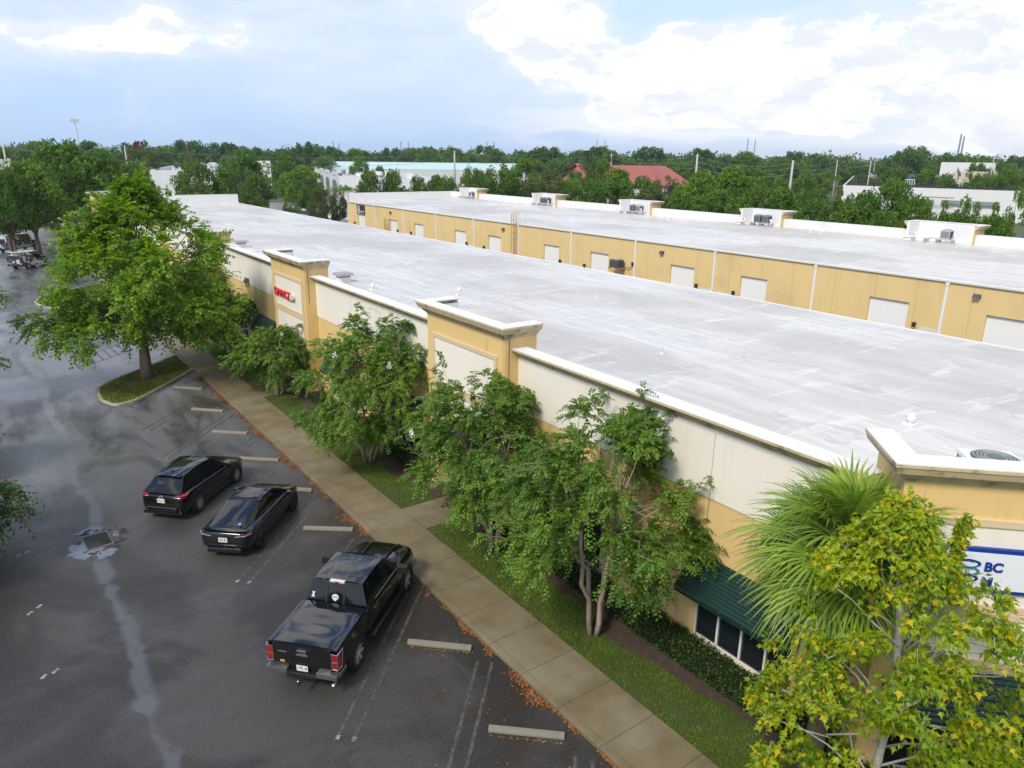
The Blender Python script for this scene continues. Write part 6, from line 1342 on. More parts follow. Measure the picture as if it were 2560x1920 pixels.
# ---- fan palm
def palm():
    rg = np.random.default_rng(31); x, y, zc = 13.28, 6.55, 5.75
    e = empty('fan_palm', (x, y, .09), 0, 'tall fan palm with drooping fronds at the corner of the shop building', 'palm')
    b = MB(); zt = zc-.3; b.tube([(0, 0, -.1), (.0, .02, .6), (.05, 0, 2.5), (.02, 0, zt)], [.30, .21, .19, .17], 12)
    for i in range(36):
        a = rg.uniform(0, 6.28); z = rg.uniform(1.6, zt); M = Matrix.Translation((0, 0, z)) @ Matrix.Rotation(a, 4, 'Z') @ Matrix.Rotation(R(-35), 4, 'Y'); b.box(.14, -.05, -.02, .36, .05, .02, M)
    b.build('trunk', BARK, e)
    V = []; F = []
    pet = MB(); nf = 60
    def quadstrip(pl, pr_):
        s = len(V); m = len(pl)
        for a, c in zip(pl, pr_): V.append(a); V.append(c)
        for i in range(m-1): F.append((s+2*i, s+2*i+1, s+2*i+3, s+2*i+2))
    for i in range(nf):
        t = (i+.5)/nf; ev = R(82-128*t**.85)+rg.normal(0, .10); a = i*2.39996+rg.normal(0, .2)
        d = np.array([math.cos(a)*math.cos(ev), math.sin(a)*math.cos(ev), math.sin(ev)]); L = rg.uniform(.75, 1.2)
        o = np.array([0, 0, zt+.1]); hub = o+d*L+np.array([0, 0, -.18*L*math.cos(ev)]); pet.tube([o, o+d*L*.5, hub], [.022, .016, .012], 5)
        ax = d*.9+np.array([0, 0, -.35]); ax /= np.linalg.norm(ax); sd_ = np.cross(ax, [0, 0, 1.]); nl = np.linalg.norm(sd_); sd_ = sd_/nl if nl > .05 else np.array([1., 0, 0]); up = np.cross(sd_, ax)
        nsg = 34; bl = rg.uniform(1.15, 1.5)*(1 if ev > R(-20) else .95)
        for s_ in range(nsg):
            ph = R(-122)+R(244)*s_/(nsg-1); dd = ax*math.cos(ph)+sd_*math.sin(ph); dd = dd+up*(.30*abs(math.sin(ph))+.05); dd /= np.linalg.norm(dd); wv = np.cross(dd, up); wv /= max(1e-6, np.linalg.norm(wv))
            ll = bl*(1-.25*abs(ph)/2.1)*rg.uniform(.88, 1.08); dr = rg.uniform(.40, .75); cl = []; cr = []
            for q_, wd_ in ((0, .006), (.3, .034), (.55, .028), (.78, .016), (1., .002)):
                p = hub+dd*ll*q_+np.array([0, 0, -1.])*dr*ll*max(0, q_-.35)**1.7; cl.append(p-wv*wd_); cr.append(p+wv*wd_+up*.006)
            quadstrip(cl, cr)
    fast_mesh('fronds', np.array(V), np.array(F), LF_PALM, e); pet.build('petiole', mat('petiole_green', (.16, .19, .05), .5, .2, 4), e)
    # dry inflorescence on the left
    q = []
    dry = MB()
    for i in range(7):
        a = R(150)+rg.uniform(-.8, .8); dry.tube([(0, 0, zt), (.5*math.cos(a), .5*math.sin(a), zt-.1), (1.2*math.cos(a), 1.2*math.sin(a), zt-.7), (1.4*math.cos(a), 1.4*math.sin(a), zt-1.2)], [.015, .012, .008, .004], 4)
    dry.build('dry_stalk', mat('dry_stalk', (.40, .30, .12), .7), e)
    # spent leaf tips standing out of the top
    tip = MB()
    for i in range(12):
        a = rg.uniform(0, 6.28); s_ = rg.uniform(.2, .9); tip.tube([(s_*.5*math.cos(a), s_*.5*math.sin(a), zt+.6), (s_*1.0*math.cos(a), s_*1.0*math.sin(a), zt+1.5+rg.uniform(0, .6))], [.006, .003], 3)
    tip.build('spear_leaf', mat('petiole_green', (.16, .19, .05), .5), e)
    return e
palm()
# ---- young maple turning yellow, closest to the camera
def maple():
    rg = np.random.default_rng(41); bx, by = at(1962*1.1573, 1350*1.1573, 12.9)[:2]
    e = empty('maple_tree', (bx, by, .09), 0, 'young maple with yellowing lobed leaves, closest tree at the bottom right', 'tree')
    bl = []
    zs = [.8, 2.4, 3.2, 4.1, 5.0, 6.0, 6.35, 6.8, 7.2, 7.6]; lo = [-2.0, -2.6, -2.75, -2.15, -1.95, -1.6, -1.45, -1.0, -.65, -.5]; hi = [2.2, 3.0, 3.2, 3.2, 3.0, 2.2, .35, .1, -.1, -.15]; dp = [1.4, 2.4, 2.6, 2.6, 2.4, 1.9, 1.5, 1.0, .5, .25]
    ex, ey = RT.x/math.hypot(RT.x, RT.y), RT.y/math.hypot(RT.x, RT.y)
    for i in range(270):
        z = rg.uniform(.9, 7.55); l_, h_, d_ = (np.interp(z, zs, t) for t in (lo, hi, dp)); a = rg.uniform(0, 2*np.pi); f = rg.uniform(.2, 1)**.5; sl = (l_+h_)/2+(h_-l_)/2*f*math.cos(a); sd_ = d_*f*math.sin(a)
        bl.append((ex*sl-ey*sd_, ey*sl+ex*sd_, z, rg.uniform(.18, .40)))
    for i in range(8): bl.append((ex*(.42+.03*i), ey*(.42+.03*i), 6.2+.17*i, .13))
    trunk = [(0, 0, -.1), (.02, .03, .8), (-.03, .05, 2.2), (.04, 0, 3.8), (-.1, .1, 5.4), (-.35, .2, 7.0)]; limbs = []
    for i, (x, y, z, r) in enumerate(bl):
        if i % 6: continue
        z0 = max(.7, z*.86-.5); limbs.append((limb_pts((.01, .03, z0), (x, y, z), rg, 5, .12, .05), .026, .007))
    trunk_mesh('trunk', trunk, limbs, .085, WBARK, e, 1.4)
    shp = [(.02, 0), (.10, .10), (-.02, .34), (.16, .24), (.24, .28), (.46, .52), (.44, .22), (.60, .20), (.72, .10), (1.02, 0), (.72, -.10), (.60, -.20), (.44, -.22), (.46, -.52), (.24, -.28), (.16, -.24), (-.02, -.34), (.10, -.10)]
    P = []; D = []; N = []
    for x, y, z, r in bl:
        n = int(38+160*r); d = rdir(rg, n, -.5, 1); c = np.array([x, y, z]); P.append(c+d*r*rg.uniform(.25, 1.1, (n, 1))); o = np.array([x, y, .2]); o = o/np.linalg.norm(o)
        D.append(unit(d*.6+o*.3+rg.normal(0, .45, (n, 3))+np.array([0, 0, -.55]))); N.append(unit(np.array([0, 0, .7])+d*.5+rg.normal(0, .55, (n, 3))))
    P = np.concatenate(P); D = np.concatenate(D); N = np.concatenate(N)
    poly_leaves('crown', P, D, N, np.clip(rg.normal(.108, .030, len(P)), .05, .19), shp, LF_MAPLE, e, .34)
    tw = MB()
    for i in range(260):
        x, y, z, r = bl[rg.integers(len(bl))]; d = rdir(rg, 1, -.2, 1)[0]; tw.tube([(x, y, z), np.array([x, y, z])+d*r*.6+rg.normal(0, .03, 3), np.array([x, y, z])+d*r*1.15], [.007, .005, .003], 4)
    tw.build('twigs', WBARK, e)['kind'] = 'stuff'
    return e
maple()
# ---- clipped hedges under the windows
def hedge(y0, y1, label, x0=13.58, x1=14.46, h=.40, dens=900, seed=1):
    rg = np.random.default_rng(seed); n = int((y1-y0)*dens); e = empty('hedge', ((x0+x1)/2, (y0+y1)/2, .09), 0, label, 'hedge', 'clipped hedges along the shop front')
    hw = (x1-x0)/2; hl = (y1-y0)/2; u = rg.uniform(-1, 1, n); v = rg.uniform(-hl, hl, n); w_ = rg.uniform(.02, 1, n); face = rg.integers(0, 3, n); wav = 1+.10*np.sin(v*3.1+seed)+.07*np.sin(v*7.3+u*3)
    X = np.where(face == 0, -hw*(.92+.1*wav*.6), u*hw); Zz = np.where(face == 0, w_*h, h*wav); Zz = np.where(face == 2, w_*h*wav, Zz); Zz *= np.clip(1-np.maximum(0, np.abs(X)/hw-.75)*.8, .5, 1)
    ed = np.abs(v)/hl; Zz *= np.where(ed > 1-.25/hl, .75, 1)
    P = np.stack([X, v, Zz], 1)+rg.normal(0, .035, (n, 3)); d = unit(np.stack([np.where(face == 0, -1., u*.4), rg.normal(0, .4, n), np.where(face == 0, .3, 1.)], 1)+rg.normal(0, .6, (n, 3)))
    leaves('foliage', P, d, unit(rdir(rg, n)+np.array([-.3, 0, .8])), rg.uniform(.05, .09, n), rg.uniform(.02, .034, n), LF_HEDGE, e)
    b = MB(); b.box(-hw*.8, -hl*.98, 0, hw*.85, hl*.98, h*.82); b.build('stems', mat('hedge_core', (.010, .016, .006), .95, .4, 8), e)
    return e
hedge(-1.0, 13.6, 'clipped dark hedge under the window by the fan palm', dens=1500, seed=1); hedge(14.2, 20.0, 'clipped dark hedge behind the two nearest crape myrtles', dens=1100, seed=2); hedge(24.7, 32.0, 'clipped dark hedge under the window past the nearest tower', dens=700, seed=3, h=.5)
hedge(33.0, 38.2, 'clipped dark hedge just before the DANCE tower', dens=500, seed=4); hedge(43.9, 50.0, 'clipped dark hedge just past the DANCE tower', dens=400, seed=5); hedge(51.2, 56.6, 'clipped dark hedge under the paired windows far along the front', dens=400, seed=6)
# ---- grass and litter
def grass(name, label, pts, hmin, hmax, m, seed):
    rg = np.random.default_rng(seed); n = len(pts); a = rg.uniform(0, 6.283, n); h_ = rg.uniform(hmin, hmax, n); l = rg.uniform(-.04, .04, (n, 2)); w_ = rg.uniform(.006, .013, n)
    V = np.empty((n, 3, 3)); V[:, 0] = pts+np.stack([np.cos(a)*w_, np.sin(a)*w_, 0*a], 1); V[:, 1] = pts-np.stack([np.cos(a)*w_, np.sin(a)*w_, 0*a], 1); V[:, 2] = pts+np.stack([l[:, 0], l[:, 1], h_], 1)
    return tag(fast_mesh(name, V.reshape(-1, 3), np.arange(3*n).reshape(-1, 3), m), kind='stuff', label=label, cat='grass')
GRS = leafmat('lawn_grass', (.075, .150, .012), (.220, .290, .026), (.22, .18, .05), .06, .3, .6, .8)
GRS2 = leafmat('bright_grass', (.06, .12, .012), (.15, .22, .022), None, 0, .35, .6, .8)
def scatter_poly(poly, n, seed, z):
    rg = np.random.default_rng(seed); P = np.array(poly); lo = P.min(0); hi = P.max(0); q = rg.uniform(lo, hi, (n*3, 2)); ins = np.zeros(len(q), bool); j = len(P)-1
    for i in range(len(P)):
        xi, yi = P[i]; xj, yj = P[j]; c = ((yi > q[:, 1]) != (yj > q[:, 1])) & (q[:, 0] < (xj-xi)*(q[:, 1]-yi)/(yj-yi+1e-12)+xi); ins ^= c; j = i
    q = q[ins][:n]; return np.concatenate([q, np.full((len(q), 1), z)], 1)
rg = np.random.default_rng(5); n = 120000; yy = 3+52*rg.uniform(0, 1, n)**1.7; xx = WX+rg.uniform(0, 1.75, n); lim = 13.02+.22*np.sin(yy*.9)+.12*np.sin(yy*2.3+1)+rg.normal(0, .05, n); keep = xx < lim
keep &= ~((yy > 21.1) & (yy < 23.1)) & ~((yy > 39.7) & (yy < 41.7)); thin = .5+.5*np.sin(yy*1.3+xx*3)+.4*np.sin(yy*.47)
keep &= rg.uniform(-.4, 1., n) < thin+.35
grass('grass', 'short lawn grass in the strip between the walk and the mulch bed', np.stack([xx, yy, np.full(n, .10)], 1)[keep], .03, .085, GRS, 6)
grass('grass', 'short grass on the kerbed tree island', scatter_poly(ISL1, 26000, 7, .10), .03, .08, GRS, 8)
grass('grass', 'bright grass on the island by the two wrapped vans', scatter_poly(isl2, 16000, 9, .10), .05, .16, GRS2, 10)
LIT = leafmat('fallen_orange_leaves', (.20, .075, .025), (.46, .20, .06), (.10, .055, .03), .3, .15, .6, 3)
LITY = leafmat('fallen_yellow_leaves', (.16, .12, .03), (.42, .32, .10), (.12, .07, .03), .25, .15, .6, 3)
def litter(name, label, P, m, seed, s0=.03, s1=.07):
    rg = np.random.default_rng(seed); n = len(P); D = unit(np.stack([rg.normal(0, 1, n), rg.normal(0, 1, n), rg.normal(0, .12, n)], 1)); N = unit(np.array([0, 0, 1.])+rg.normal(0, .3, (n, 3)))
    return tag(leaves(name, P, D, N, rg.uniform(s0, s1, n), rg.uniform(s0*.35, s1*.35, n), m, None, .3, .1), kind='stuff', label=label, cat='leaves')
n = 26000; yy = rg.uniform(5, 46, n); w_ = np.abs(rg.normal(0, .10, n))*(.55+.45*np.sin(yy*1.1)+.4*np.sin(yy*3.7+1))*1.5; k_ = rg.uniform(0, 1, n) < .40+.42*np.sin(yy*1.7+.4*np.sin(yy*.5))+.25*np.sin(yy*5.3+2)
litter('leaf_litter', 'band of orange fallen leaves washed against the kerb of the walk', np.stack([KX-.02-np.clip(w_, 0, .55), yy, .006+rg.uniform(0, .03, n)], 1)[k_], LIT, 14, .035, .075)
n = 500; litter('leaf_litter', 'thin scatter of fallen leaves over the parking bays', np.stack([9.6-np.abs(rg.normal(0, 2.2, n)), rg.uniform(6, 50, n), np.full(n, .012)], 1), LIT, 15)
P_ = scatter_poly(ISL1, 1500, 17, .15); litter('leaf_litter', 'yellow fallen leaves on the tree island', P_, LITY, 16, .06, .12)
n = 420; litter('leaf_litter', 'few small leaves and petals lying on the walk and lawn', np.stack([rg.uniform(9.9, 13, n), rg.uniform(5, 45, n), np.full(n, KZ+.006)], 1), LIT, 18, .03, .06)
n = 500; a_ = rg.uniform(0, 6.28, n); r_ = 1+np.abs(rg.normal(0, .5, n)); litter('leaf_litter', 'fallen leaves along the outer kerb of the tree island', np.stack([6.2+2.9*np.cos(a_)*r_, 44.2+2*np.sin(a_)*r_, np.full(n, .010)], 1)[(6.2+2.9*np.cos(a_)*r_ < 9.6)], LIT, 19, .04, .09)
for (a, c), i in zip(stops, range(20)):
    if i in (0, 1, 3, 4, 5):
        m_ = 60; t = rg.uniform(0, 1, m_); P_ = np.stack([a[0]+(c[0]-a[0])*t-.10-.05*rg.uniform(0, 1, m_), a[1]+(c[1]-a[1])*t-.10-.05*rg.uniform(0, 1, m_), np.full(m_, .012)], 1); litter('leaf_litter', 'orange leaves caught against a wheel stop', P_, LIT, 20+i, .03, .06)
# ---- background tree kinds
def bg_tree(kind, seed):
    rg = np.random.default_rng(seed); e = empty(kind['name']); bl = []
    sh = kind['shape']; zs = [q[0] for q in sh]; rs = [q[1] for q in sh]
    for i in range(kind['n']):
        z = rg.uniform(zs[0], zs[-1]*.97); Rr = np.interp(z, zs, rs); a = rg.uniform(0, 6.283); f = Rr*rg.uniform(.2, 1)**.5; bl.append((f*math.cos(a), f*math.sin(a), z, kind['br']*rg.uniform(.6, 1.25)))
    z0 = kind['fork']; limbs = [(limb_pts((0, 0, z0*rg.uniform(.9, 1.15)), (x*.9, y*.9, z), rg, 3, .1), .018, .005) for x, y, z, r in bl[::3]]
    trunk_mesh('trunk', [(0, 0, -.02), (.005, 0, z0*.5), (0, .01, z0), (.01, 0, z0+.25)], limbs, kind.get('tr', .022), BARK, e, 1.3)
    P = []; D = []; N = []
    for x, y, z, r in bl:
        n = kind['lv']; d = rdir(rg, n, -.65, 1); P.append(np.array([x, y, z])+d*r*rg.uniform(.55, 1.05, (n, 1))); D.append(unit(d*.5+rg.normal(0, .6, (n, 3)))); N.append(unit(d+rg.normal(0, .45, (n, 3))))
    P = np.concatenate(P); D = np.concatenate(D); N = np.concatenate(N); ls = kind['ls']
    leaves('crown', P, D, N, rg.uniform(.7*ls, 1.3*ls, len(P)), rg.uniform(.28*ls, .48*ls, len(P)), kind['m'], e); return e
# unit height 1; width about 1
ROUND = [(.16, .22), (.30, .44), (.5, .50), (.72, .42), (.88, .26), (1., .06)]; FLAT = [(.45, .2), (.55, .42), (.75, .5), (.9, .38), (1., .1)]; TALL = [(.22, .18), (.4, .33), (.6, .36), (.8, .27), (1., .06)]
OAKY = [(.22, .30), (.34, .52), (.55, .56), (.75, .48), (.9, .30), (1., .08)]; CONE = [(.10, .26), (.25, .34), (.5, .28), (.8, .13), (1., .03)]
KINDS = {'oak_dark': dict(name='broadleaf_tree', shape=OAKY, n=70, br=.115, lv=110, ls=.042, m=LF_DARK, fork=.2, tr=.028), 'mid': dict(name='broadleaf_tree', shape=ROUND, n=60, br=.11, lv=100, ls=.045, m=LF_MID, fork=.15),
         'light': dict(name='broadleaf_tree', shape=TALL, n=60, br=.085, lv=90, ls=.045, m=LF_LIGHT, fork=.2), 'olive': dict(name='broadleaf_tree', shape=ROUND, n=55, br=.10, lv=90, ls=.042, m=LF_OLIVE, fork=.18),
         'oak_high': dict(name='broadleaf_tree', shape=[(.36, .30), (.46, .50), (.6, .56), (.78, .48), (.9, .30), (1., .08)], n=75, br=.10, lv=120, ls=.04, m=LF_MID, fork=.27, tr=.028), 'pine': dict(name='pine_tree', shape=FLAT, n=40, br=.10, lv=80, ls=.05, m=LF_PINE, fork=.5, tr=.016), 'oak_mid': dict(name='broadleaf_tree', shape=OAKY, n=70, br=.11, lv=110, ls=.042, m=LF_MID, fork=.2, tr=.028),
         'crape_bg': dict(name='flowering_tree', shape=ROUND, n=34, br=.10, lv=130, ls=.036, m=LF_DARK, fork=.15)}
PROTO = {}
def bg(kind, x, y, hgt, wid, label, group, seed=0, z=0.):
    v = seed % 3; key = (kind, v)
    if key not in PROTO: PROTO[key] = o = bg_tree(KINDS[kind], sum(map(ord, kind))*7+v)
    else: o = copy_tree(PROTO[key])
    o.location = (x, y, z-.05); o.scale = (wid, wid, hgt); o.rotation_euler = (0, 0, (seed*1.937) % 6.283); tag(o, label, 'tree', group); return o
def bgp(kind, px, top, wpx, D, label, group='trees round the business park', seed=0):
    t = at(px, top, D); dist = (t-EYE).length; kw = {'light': .92, 'pine': 1.2, 'oak_dark': 1.34, 'oak_high': 1.34, 'oak_mid': 1.34}.get(kind, 1.2); return bg(kind, t.x, t.y, t.z, wpx/CAM_F*dist/kw*1.05, label, group, seed)
NEAR = [
 ('oak_high', 60, 412, 190, 116, 'leafy oak at the left edge with a forked trunk on the verge', 1), ('oak_high', 158, 366, 200, 134, 'tallest bright oak at the left, its crown against the forest', 2), ('oak_high', 228, 380, 170, 138, 'oak right of the tallest one at the left, dark below', 3), ('oak_high', 2, 432, 120, 112, 'dark oak cut off by the left edge', 4), ('oak_dark', 150, 452, 170, 150, 'dark low oak shading the black SUV', 5),
 ('oak_dark', 335, 410, 110, 152, 'round dark tree just above the top of the big island tree', 2), ('oak_dark', 488, 405, 120, 172, 'pointed dark tree before the pale stepped block', 1), ('oak_mid', 612, 394, 140, 172, 'broad green tree right of the pale stepped block', 3), ('oak_dark', 640, 440, 90, 165, 'dark lower tree at the edge of the far car park', 4), ('mid', 560, 420, 80, 180, 'green tree between the dark pointed and the broad green tree', 2),
 ('mid', 712, 390, 70, 232, 'green tree behind the white SUV in the far car park', 1), ('light', 752, 416, 95, 190, 'yellow-green tree before the arcaded building', 2), ('light', 718, 432, 60, 200, 'yellow-green tree by the white SUV', 1), ('mid', 770, 440, 80, 182, 'green tree beside the street lamp', 2),
 ('crape_bg', 728, 486, 60, 150, 'small multi-stemmed tree at the back edge of the front roof', 1), ('olive', 797, 462, 72, 148, 'small pale-trunked olive-green tree beside the dark cars', 2), ('olive', 842, 478, 56, 150, 'small olive-green tree by the dark green sedan', 1), ('crape_bg', 662, 500, 24, 140, 'tiny bush at the edge of the far car park', 2),
 ('oak_dark', 925, 432, 84, 150, 'dark clipped-looking tree left of the twin beyond the warehouse end', 1), ('oak_dark', 985, 430, 76, 152, 'dark tree right of its twin beyond the warehouse end', 2), ('mid', 1045, 444, 70, 160, 'mid-green tree beyond the warehouse end wall', 1), ('light', 1090, 440, 74, 158, 'yellow-green tree beyond the warehouse end wall', 2), ('oak_dark', 1182, 424, 92, 165, 'round dark tree left of the farthest roof bay', 3),
 ('mid', 900, 392, 60, 300, 'bright tree standing in front of the pale green metal roof', 1), ('oak_dark', 815, 394, 96, 320, 'dark spreading tree left of the pale green metal roof', 2), ('oak_dark', 950, 418, 40, 290, 'dark bush before the pale green metal roof', 1),
 ('olive', 1245, 410, 110, 170, 'feathery olive tree behind the farthest roof bay', 1), ('mid', 1310, 405, 100, 168, 'green tree behind the farthest roof bay', 3), ('olive', 1375, 420, 90, 172, 'olive tree left of the red hipped roofs', 2), ('oak_dark', 1502, 402, 96, 205, 'round dark tree between the two red roofs', 1), ('mid', 1440, 430, 80, 180, 'green tree under the smaller red roof', 1),
 ('olive', 1395, 448, 90, 150, 'low olive tree behind the second roof bay', 3), ('light', 1550, 424, 90, 160, 'light green tree below the red roof', 1), ('mid', 1480, 452, 90, 152, 'green tree between the second and middle roof bays', 2), ('mid', 1605, 446, 90, 155, 'mid-green tree just right of the middle roof bay', 2), ('olive', 1660, 440, 90, 160, 'olive tree under the right end of the red roof', 1), ('olive', 1700, 452, 80, 158, 'olive tree left of the bright spiky tree', 2),
 ('light', 1760, 432, 110, 128, 'bright spiky yellow-green tree behind the warehouse', 1), ('light', 1835, 420, 120, 130, 'tallest bright yellow-green tree behind the warehouse', 2), ('light', 1705, 466, 70, 132, 'low bright shrub-like tree left of the spiky tree', 1), ('mid', 1880, 424, 110, 150, 'green tree right of the bright yellow-green pair', 1), ('crape_bg', 1930, 436, 130, 120, 'dark flowering tree with white specks right of the bright pair', 2), ('crape_bg', 2010, 442, 130, 118, 'dark flowering tree under the thin pole', 1),
 ('crape_bg', 2085, 462, 100, 112, 'dark flowering tree at the left end of the white block', 2), ('oak_mid', 2235, 462, 130, 108, 'bright green tree in front of the white block', 1), ('mid', 2165, 486, 100, 106, 'green tree left of the bright one before the white block', 2), ('mid', 2300, 496, 90, 104, 'green tree right of the bright one before the white block', 1), ('crape_bg', 2350, 494, 90, 102, 'wispy flowering tree before the white block, left of its pair', 2), ('crape_bg', 2410, 498, 90, 100, 'wispy flowering tree before the white block, right of its pair', 1),
 ('crape_bg', 2475, 498, 100, 98, 'wispy flowering tree near the right edge', 2), ('crape_bg', 2545, 476, 90, 96, 'tall dark flowering tree at the right edge', 1), ('mid', 2120, 520, 110, 100, 'low green tree behind the nearest roof bay', 3), ('mid', 2040, 505, 110, 104, 'low green tree right of the fourth roof bay', 2), ('mid', 2215, 530, 110, 96, 'low green tree at the nearest roof bay, left side', 1), ('mid', 2400, 535, 120, 92, 'low green tree at the nearest roof bay, right side', 2), ('mid', 2490, 545, 120, 90, 'low green tree above the parapet at the right edge', 1), ('mid', 1960, 480, 120, 110, 'low green tree below the dark flowering pair', 3),
 ('mid', 1270, 428, 110, 158, 'low green tree left of the second-farthest roof bay', 1), ('olive', 1335, 440, 110, 156, 'low olive tree right of the second-farthest roof bay', 2), ('oak_dark', 1430, 455, 110, 150, 'low dark tree between the second and middle roof bays', 2), ('mid', 1530, 462, 120, 150, 'low green tree behind the middle roof bay', 3), ('olive', 1625, 470, 110, 146, 'low olive tree right of the middle roof bay', 3), ('oak_dark', 1120, 448, 90, 156, 'low dark tree beyond the warehouse end, beside the yellow-green one', 1), ('mid', 1215, 444, 90, 158, 'low green tree at the farthest roof bay', 2), ('mid', 1900, 470, 120, 118, 'low green tree right of the bright yellow-green pair', 2), ('oak_dark', 2140, 500, 120, 104, 'low dark tree left of the nearest roof bay', 1), ('oak_mid', 1790, 480, 130, 120, 'low green tree under the bright yellow-green pair', 3),
 ('mid', 2370, 437, 60, 235, 'small green tree below the white block with the notched parapet', 1), ('oak_dark', 2455, 438, 64, 232, 'small dark tree in front of the cream block', 2), ('mid', 2492, 442, 70, 236, 'small green tree right of the cream block', 3),
 ('oak_dark', 2290, 372, 110, 380, 'pine-like dark tree left of the white block with the notched parapet', 2), ('oak_dark', 2442, 412, 60, 300, 'dark tree before the white block with the notched parapet', 1), ('crape_bg', 2420, 432, 60, 240, 'dark shrub by the satellite dish', 1), ('mid', 2530, 425, 90, 250, 'green tree behind the right end of the dark roof', 1), ('oak_dark', 2240, 425, 90, 250, 'dark tree behind the dark flat roof', 2), ('olive', 2180, 428, 90, 255, 'olive tree behind the dark flat roof', 1), ('mid', 2320, 430, 80, 255, 'green tree left of the satellite dish', 3), ('mid', 2510, 408, 80, 330, 'green tree right of the notched parapet', 2)]
for kd, px, tp, wp, D, lb, sdd in NEAR: bgp(kd, px, tp, wp, D, lb, seed=sdd)
# palms by the arcaded building
def small_palm(px, top, D, label, seed):
    rg = np.random.default_rng(seed); t = at(px, top, D); e = empty('queen_palm', (t.x, t.y, 0), 0, label, 'palm', 'slim palms by the arcaded building'); b = MB(); b.tube([(0, 0, 0), (.05, 0, t.z*.5), (0, 0, t.z-1.5)], [.2, .16, .12], 8); b.build('trunk', BARK, e); P = []; D_ = []; 
    for i in range(16):
        a = i*2.4; el_ = rg.uniform(-.1, 1.3); d = np.array([[math.cos(a)*math.cos(el_), math.sin(a)*math.cos(el_), math.sin(el_)]]); p, ld, nn = sprays(rg, np.array([[0, 0, t.z-1.5]]), d, np.array([2.3]), 26, .55, .8); P.append(p); D_.append((ld, nn))
    P = np.concatenate(P); LD = np.concatenate([q[0] for q in D_]); NN = np.concatenate([q[1] for q in D_]); leaves('fronds', P, LD, NN, .55, .05, LF_LIGHT, e)
for i, (px, top, lb) in enumerate(((836, 462, 'leftmost slim palm before the arcaded building'), (856, 456, 'middle slim palm before the arcaded building'), (870, 460, 'rightmost slim palm, nearest the warehouse corner'))): small_palm(px, top, 170, lb, i)
p = at(2092, 428, 190); small_palm(2092, 432, 180, 'shaggy palm left of the dark flat roof', 9)
# left-edge trees of the car park islands, only their crowns reach into the frame
def edge_tree(x, y, hgt, rad, seed, label, m=None, zlow=2.2):
    rg = np.random.default_rng(seed); e = empty('shade_tree', (x, y, .1), 0, label, 'tree', 'trees in the left-hand car park islands'); bl = []
    for i in range(46):
        t = rg.uniform(0, 1); z = zlow+(hgt-zlow-.5)*t; Rr = rad*(1-.75*max(0, (t-.3)/.7)**1.4); a = rg.uniform(0, 6.28); f = Rr*rg.uniform(.2, 1)**.55; bl.append((f*math.cos(a), f*math.sin(a), z, rg.uniform(.45, .8)))
    trunk_mesh('trunk', [(0, 0, -.1), (.02, 0, 1), (0, .02, zlow), (.03, 0, hgt*.7)], [(limb_pts((0, 0, max(zlow*.8, z*.6)), (x_, y_, z), rg, 4, .08), .06, .012) for x_, y_, z, r in bl[::2]], .17, BARK, e)
    O = []; D = []
    for x_, y_, z, r in bl:
        n = int(60*r+20); d = rdir(rg, n, -.7, 1); O.append(np.array([x_, y_, z])+d*r*rg.uniform(.3, .8, (n, 1))); D.append(unit(d+rg.normal(0, .3, (n, 3))+np.array([x_, y_, 0])*.25))
    O = np.concatenate(O); D = np.concatenate(D); P, LD, NN = sprays(rg, O, D, rg.uniform(.4, .8, len(O)), 9, .4, .85); leaves('crown', P, LD, NN, rg.uniform(.11, .19, len(P)), rg.uniform(.035, .055, len(P)), m or LF_OAK, e); return e
edge_tree(-2.3, 46.6, 8.6, 3.3, 51, 'leafy tree at the left edge, level with the big island tree'); edge_tree(-2.9, 27.9, 4.8, 2.3, 52, 'shrubby tree at the left edge, level with the drain', LF_EDGE, 1.3); edge_tree(-2.6, 36.6, 4.0, 1.5, 54, 'dark small tree barely showing at the left edge', LF_CRAPE, 1.5); edge_tree(-3.2, 13.3, 3.0, 1.35, 53, 'yellow-green shrub at the bottom left corner', LF_MAPLE, .8)
p = gp(150, 590); bg('crape_bg', p.x, p.y, 5.2, 6.5, 'white-flowering bush behind the two wrapped vans', 'trees round the business park', 1); p = gp(215, 580); bg('crape_bg', p.x+1, p.y+3, 6.0, 6.5, 'white-flowering bush between the wrapped vans and the far tower', 'trees round the business park', 2)
# forest: separate trees out to about 420 m, a mass beyond
rg = np.random.default_rng(77); cnt = 0; tries = 0; placed = []
kinds = ['pine', 'mid', 'oak_dark', 'oak_dark', 'mid', 'olive', 'pine']
avoid = [((560, 720), 165, 300), ((760, 1310), 150, 352), ((1400, 1730), 150, 275), ((2080, 2560), 100, 345), ((260, 570), 150, 352), ((-60, 60), 100, 340)]
while cnt < 230 and tries < 6000:
    tries += 1; D = rg.uniform(235, 440); a = rg.uniform(R(-3.5), R(77)); x, y = D*math.sin(a), D*math.cos(a)
    v = Vector((x, y, 6))-EYE; f = v.dot(FW); px = 1280+CAM_F*v.dot(RT)/f
    if any(lo-20 < px < hi+20 and d0 < D < d1+8 for (lo, hi), d0, d1 in avoid): continue
    if any((x-q[0])**2+(y-q[1])**2 < 49 for q in placed): continue
    placed.append((x, y)); h_ = rg.uniform(8.5, 13.) if D < 330 else rg.uniform(11.5, 17)
    kd = kinds[rg.integers(len(kinds))]; h_ *= 1.08 if kd == 'pine' else 1; bg(kd, x, y, h_, h_*rg.uniform(.8, 1.15), 'forest tree among many in the wood beyond the business park', 'forest trees beyond the business park', int(rg.integers(0, 30))); cnt += 1
t = at(347, 353, 280); q = bg('olive', t.x, t.y, t.z, 12, 'tree with red blossom in the forest edge at the left', 'trees round the business park', 1)
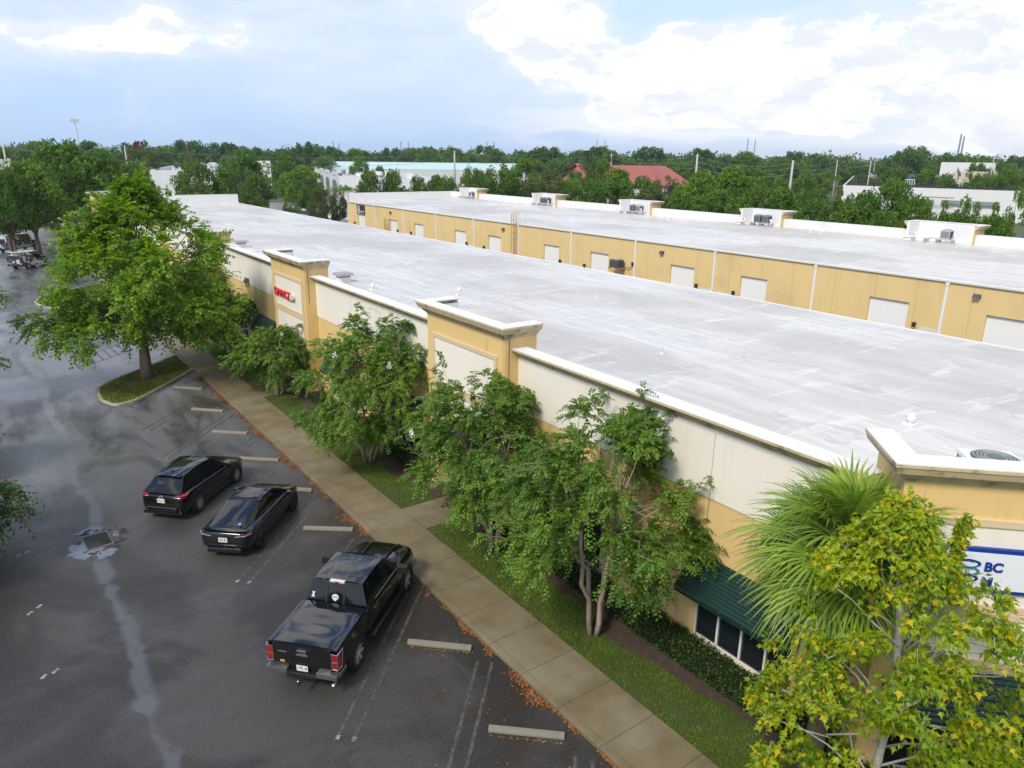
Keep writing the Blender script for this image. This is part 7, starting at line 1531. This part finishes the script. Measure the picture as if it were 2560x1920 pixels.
nrm_ = np.random.default_rng(3); m_ = 110; d = rdir(nrm_, m_, -.2, 1); leaves('red_blossom', np.array([t.x, t.y, t.z-1.6])+d*1.5*nrm_.uniform(.5, 1, (m_, 1)), unit(d), unit(rdir(nrm_, m_)), .7, .3, LF_RED, None)
o = bpy.data.objects['red_blossom']; o.parent = q; o.matrix_parent_inverse = (Matrix.Translation(q.location) @ q.rotation_euler.to_matrix().to_4x4() @ Matrix.Diagonal((*q.scale, 1))).inverted()
rg = np.random.default_rng(78); n = 1900; a = rg.uniform(R(-8), R(82), n); D = 425+1900*rg.uniform(0, 1, n)**1.9; h_ = rg.uniform(12, 17, n)+ (rg.uniform(0, 1, n) < .12)*rg.uniform(1, 4, n); P = []; Dd = []; N = []; Ls = []
for i in range(n):
    c = np.array([D[i]*math.sin(a[i]), D[i]*math.cos(a[i]), 0]); m_ = 110 if D[i] < 800 else 60; d = rdir(rg, m_, -.35, 1); r_ = rg.uniform(4.5, 7); d2 = d*np.array([r_, r_, h_[i]*.42]); P.append(c+np.array([0, 0, h_[i]*.58])+d2*rg.uniform(.6, 1.03, (m_, 1))); Dd.append(unit(d*.5+rg.normal(0, .6, (m_, 3)))); N.append(unit(d+rg.normal(0, .4, (m_, 3)))); Ls.append(np.full(m_, 1.5 if D[i] < 800 else 2.6))
L_ = np.concatenate(Ls); tag(leaves('woodland', np.concatenate(P), np.concatenate(Dd), np.concatenate(N), L_, L_*.42, leafmat('woodland_leaves', (.030, .090, .016), (.100, .190, .028), None, 0, .2, .6, .06)), 'dense green woodland running to the horizon', 'woodland', kind='stuff')
# ---------------------------------------------------------------- air
hz = bpy.data.materials.new('haze_air'); hz.use_nodes = True; kk = NT(hz.node_tree); kk.n.clear(); o_ = kk.new('ShaderNodeOutputMaterial'); pv_ = kk.new('ShaderNodeVolumePrincipled')
pv_.inputs['Color'].default_value = (.72, .84, 1., 1); pv_.inputs['Density'].default_value = .00014; pv_.inputs['Anisotropy'].default_value = .2; kk.l.new(pv_.outputs[0], o_.inputs['Volume'])
o = MB().box(-2600, -2600, -1.2, 2600, 2600, 46).build('haze', hz); tag(o, kind='stuff')
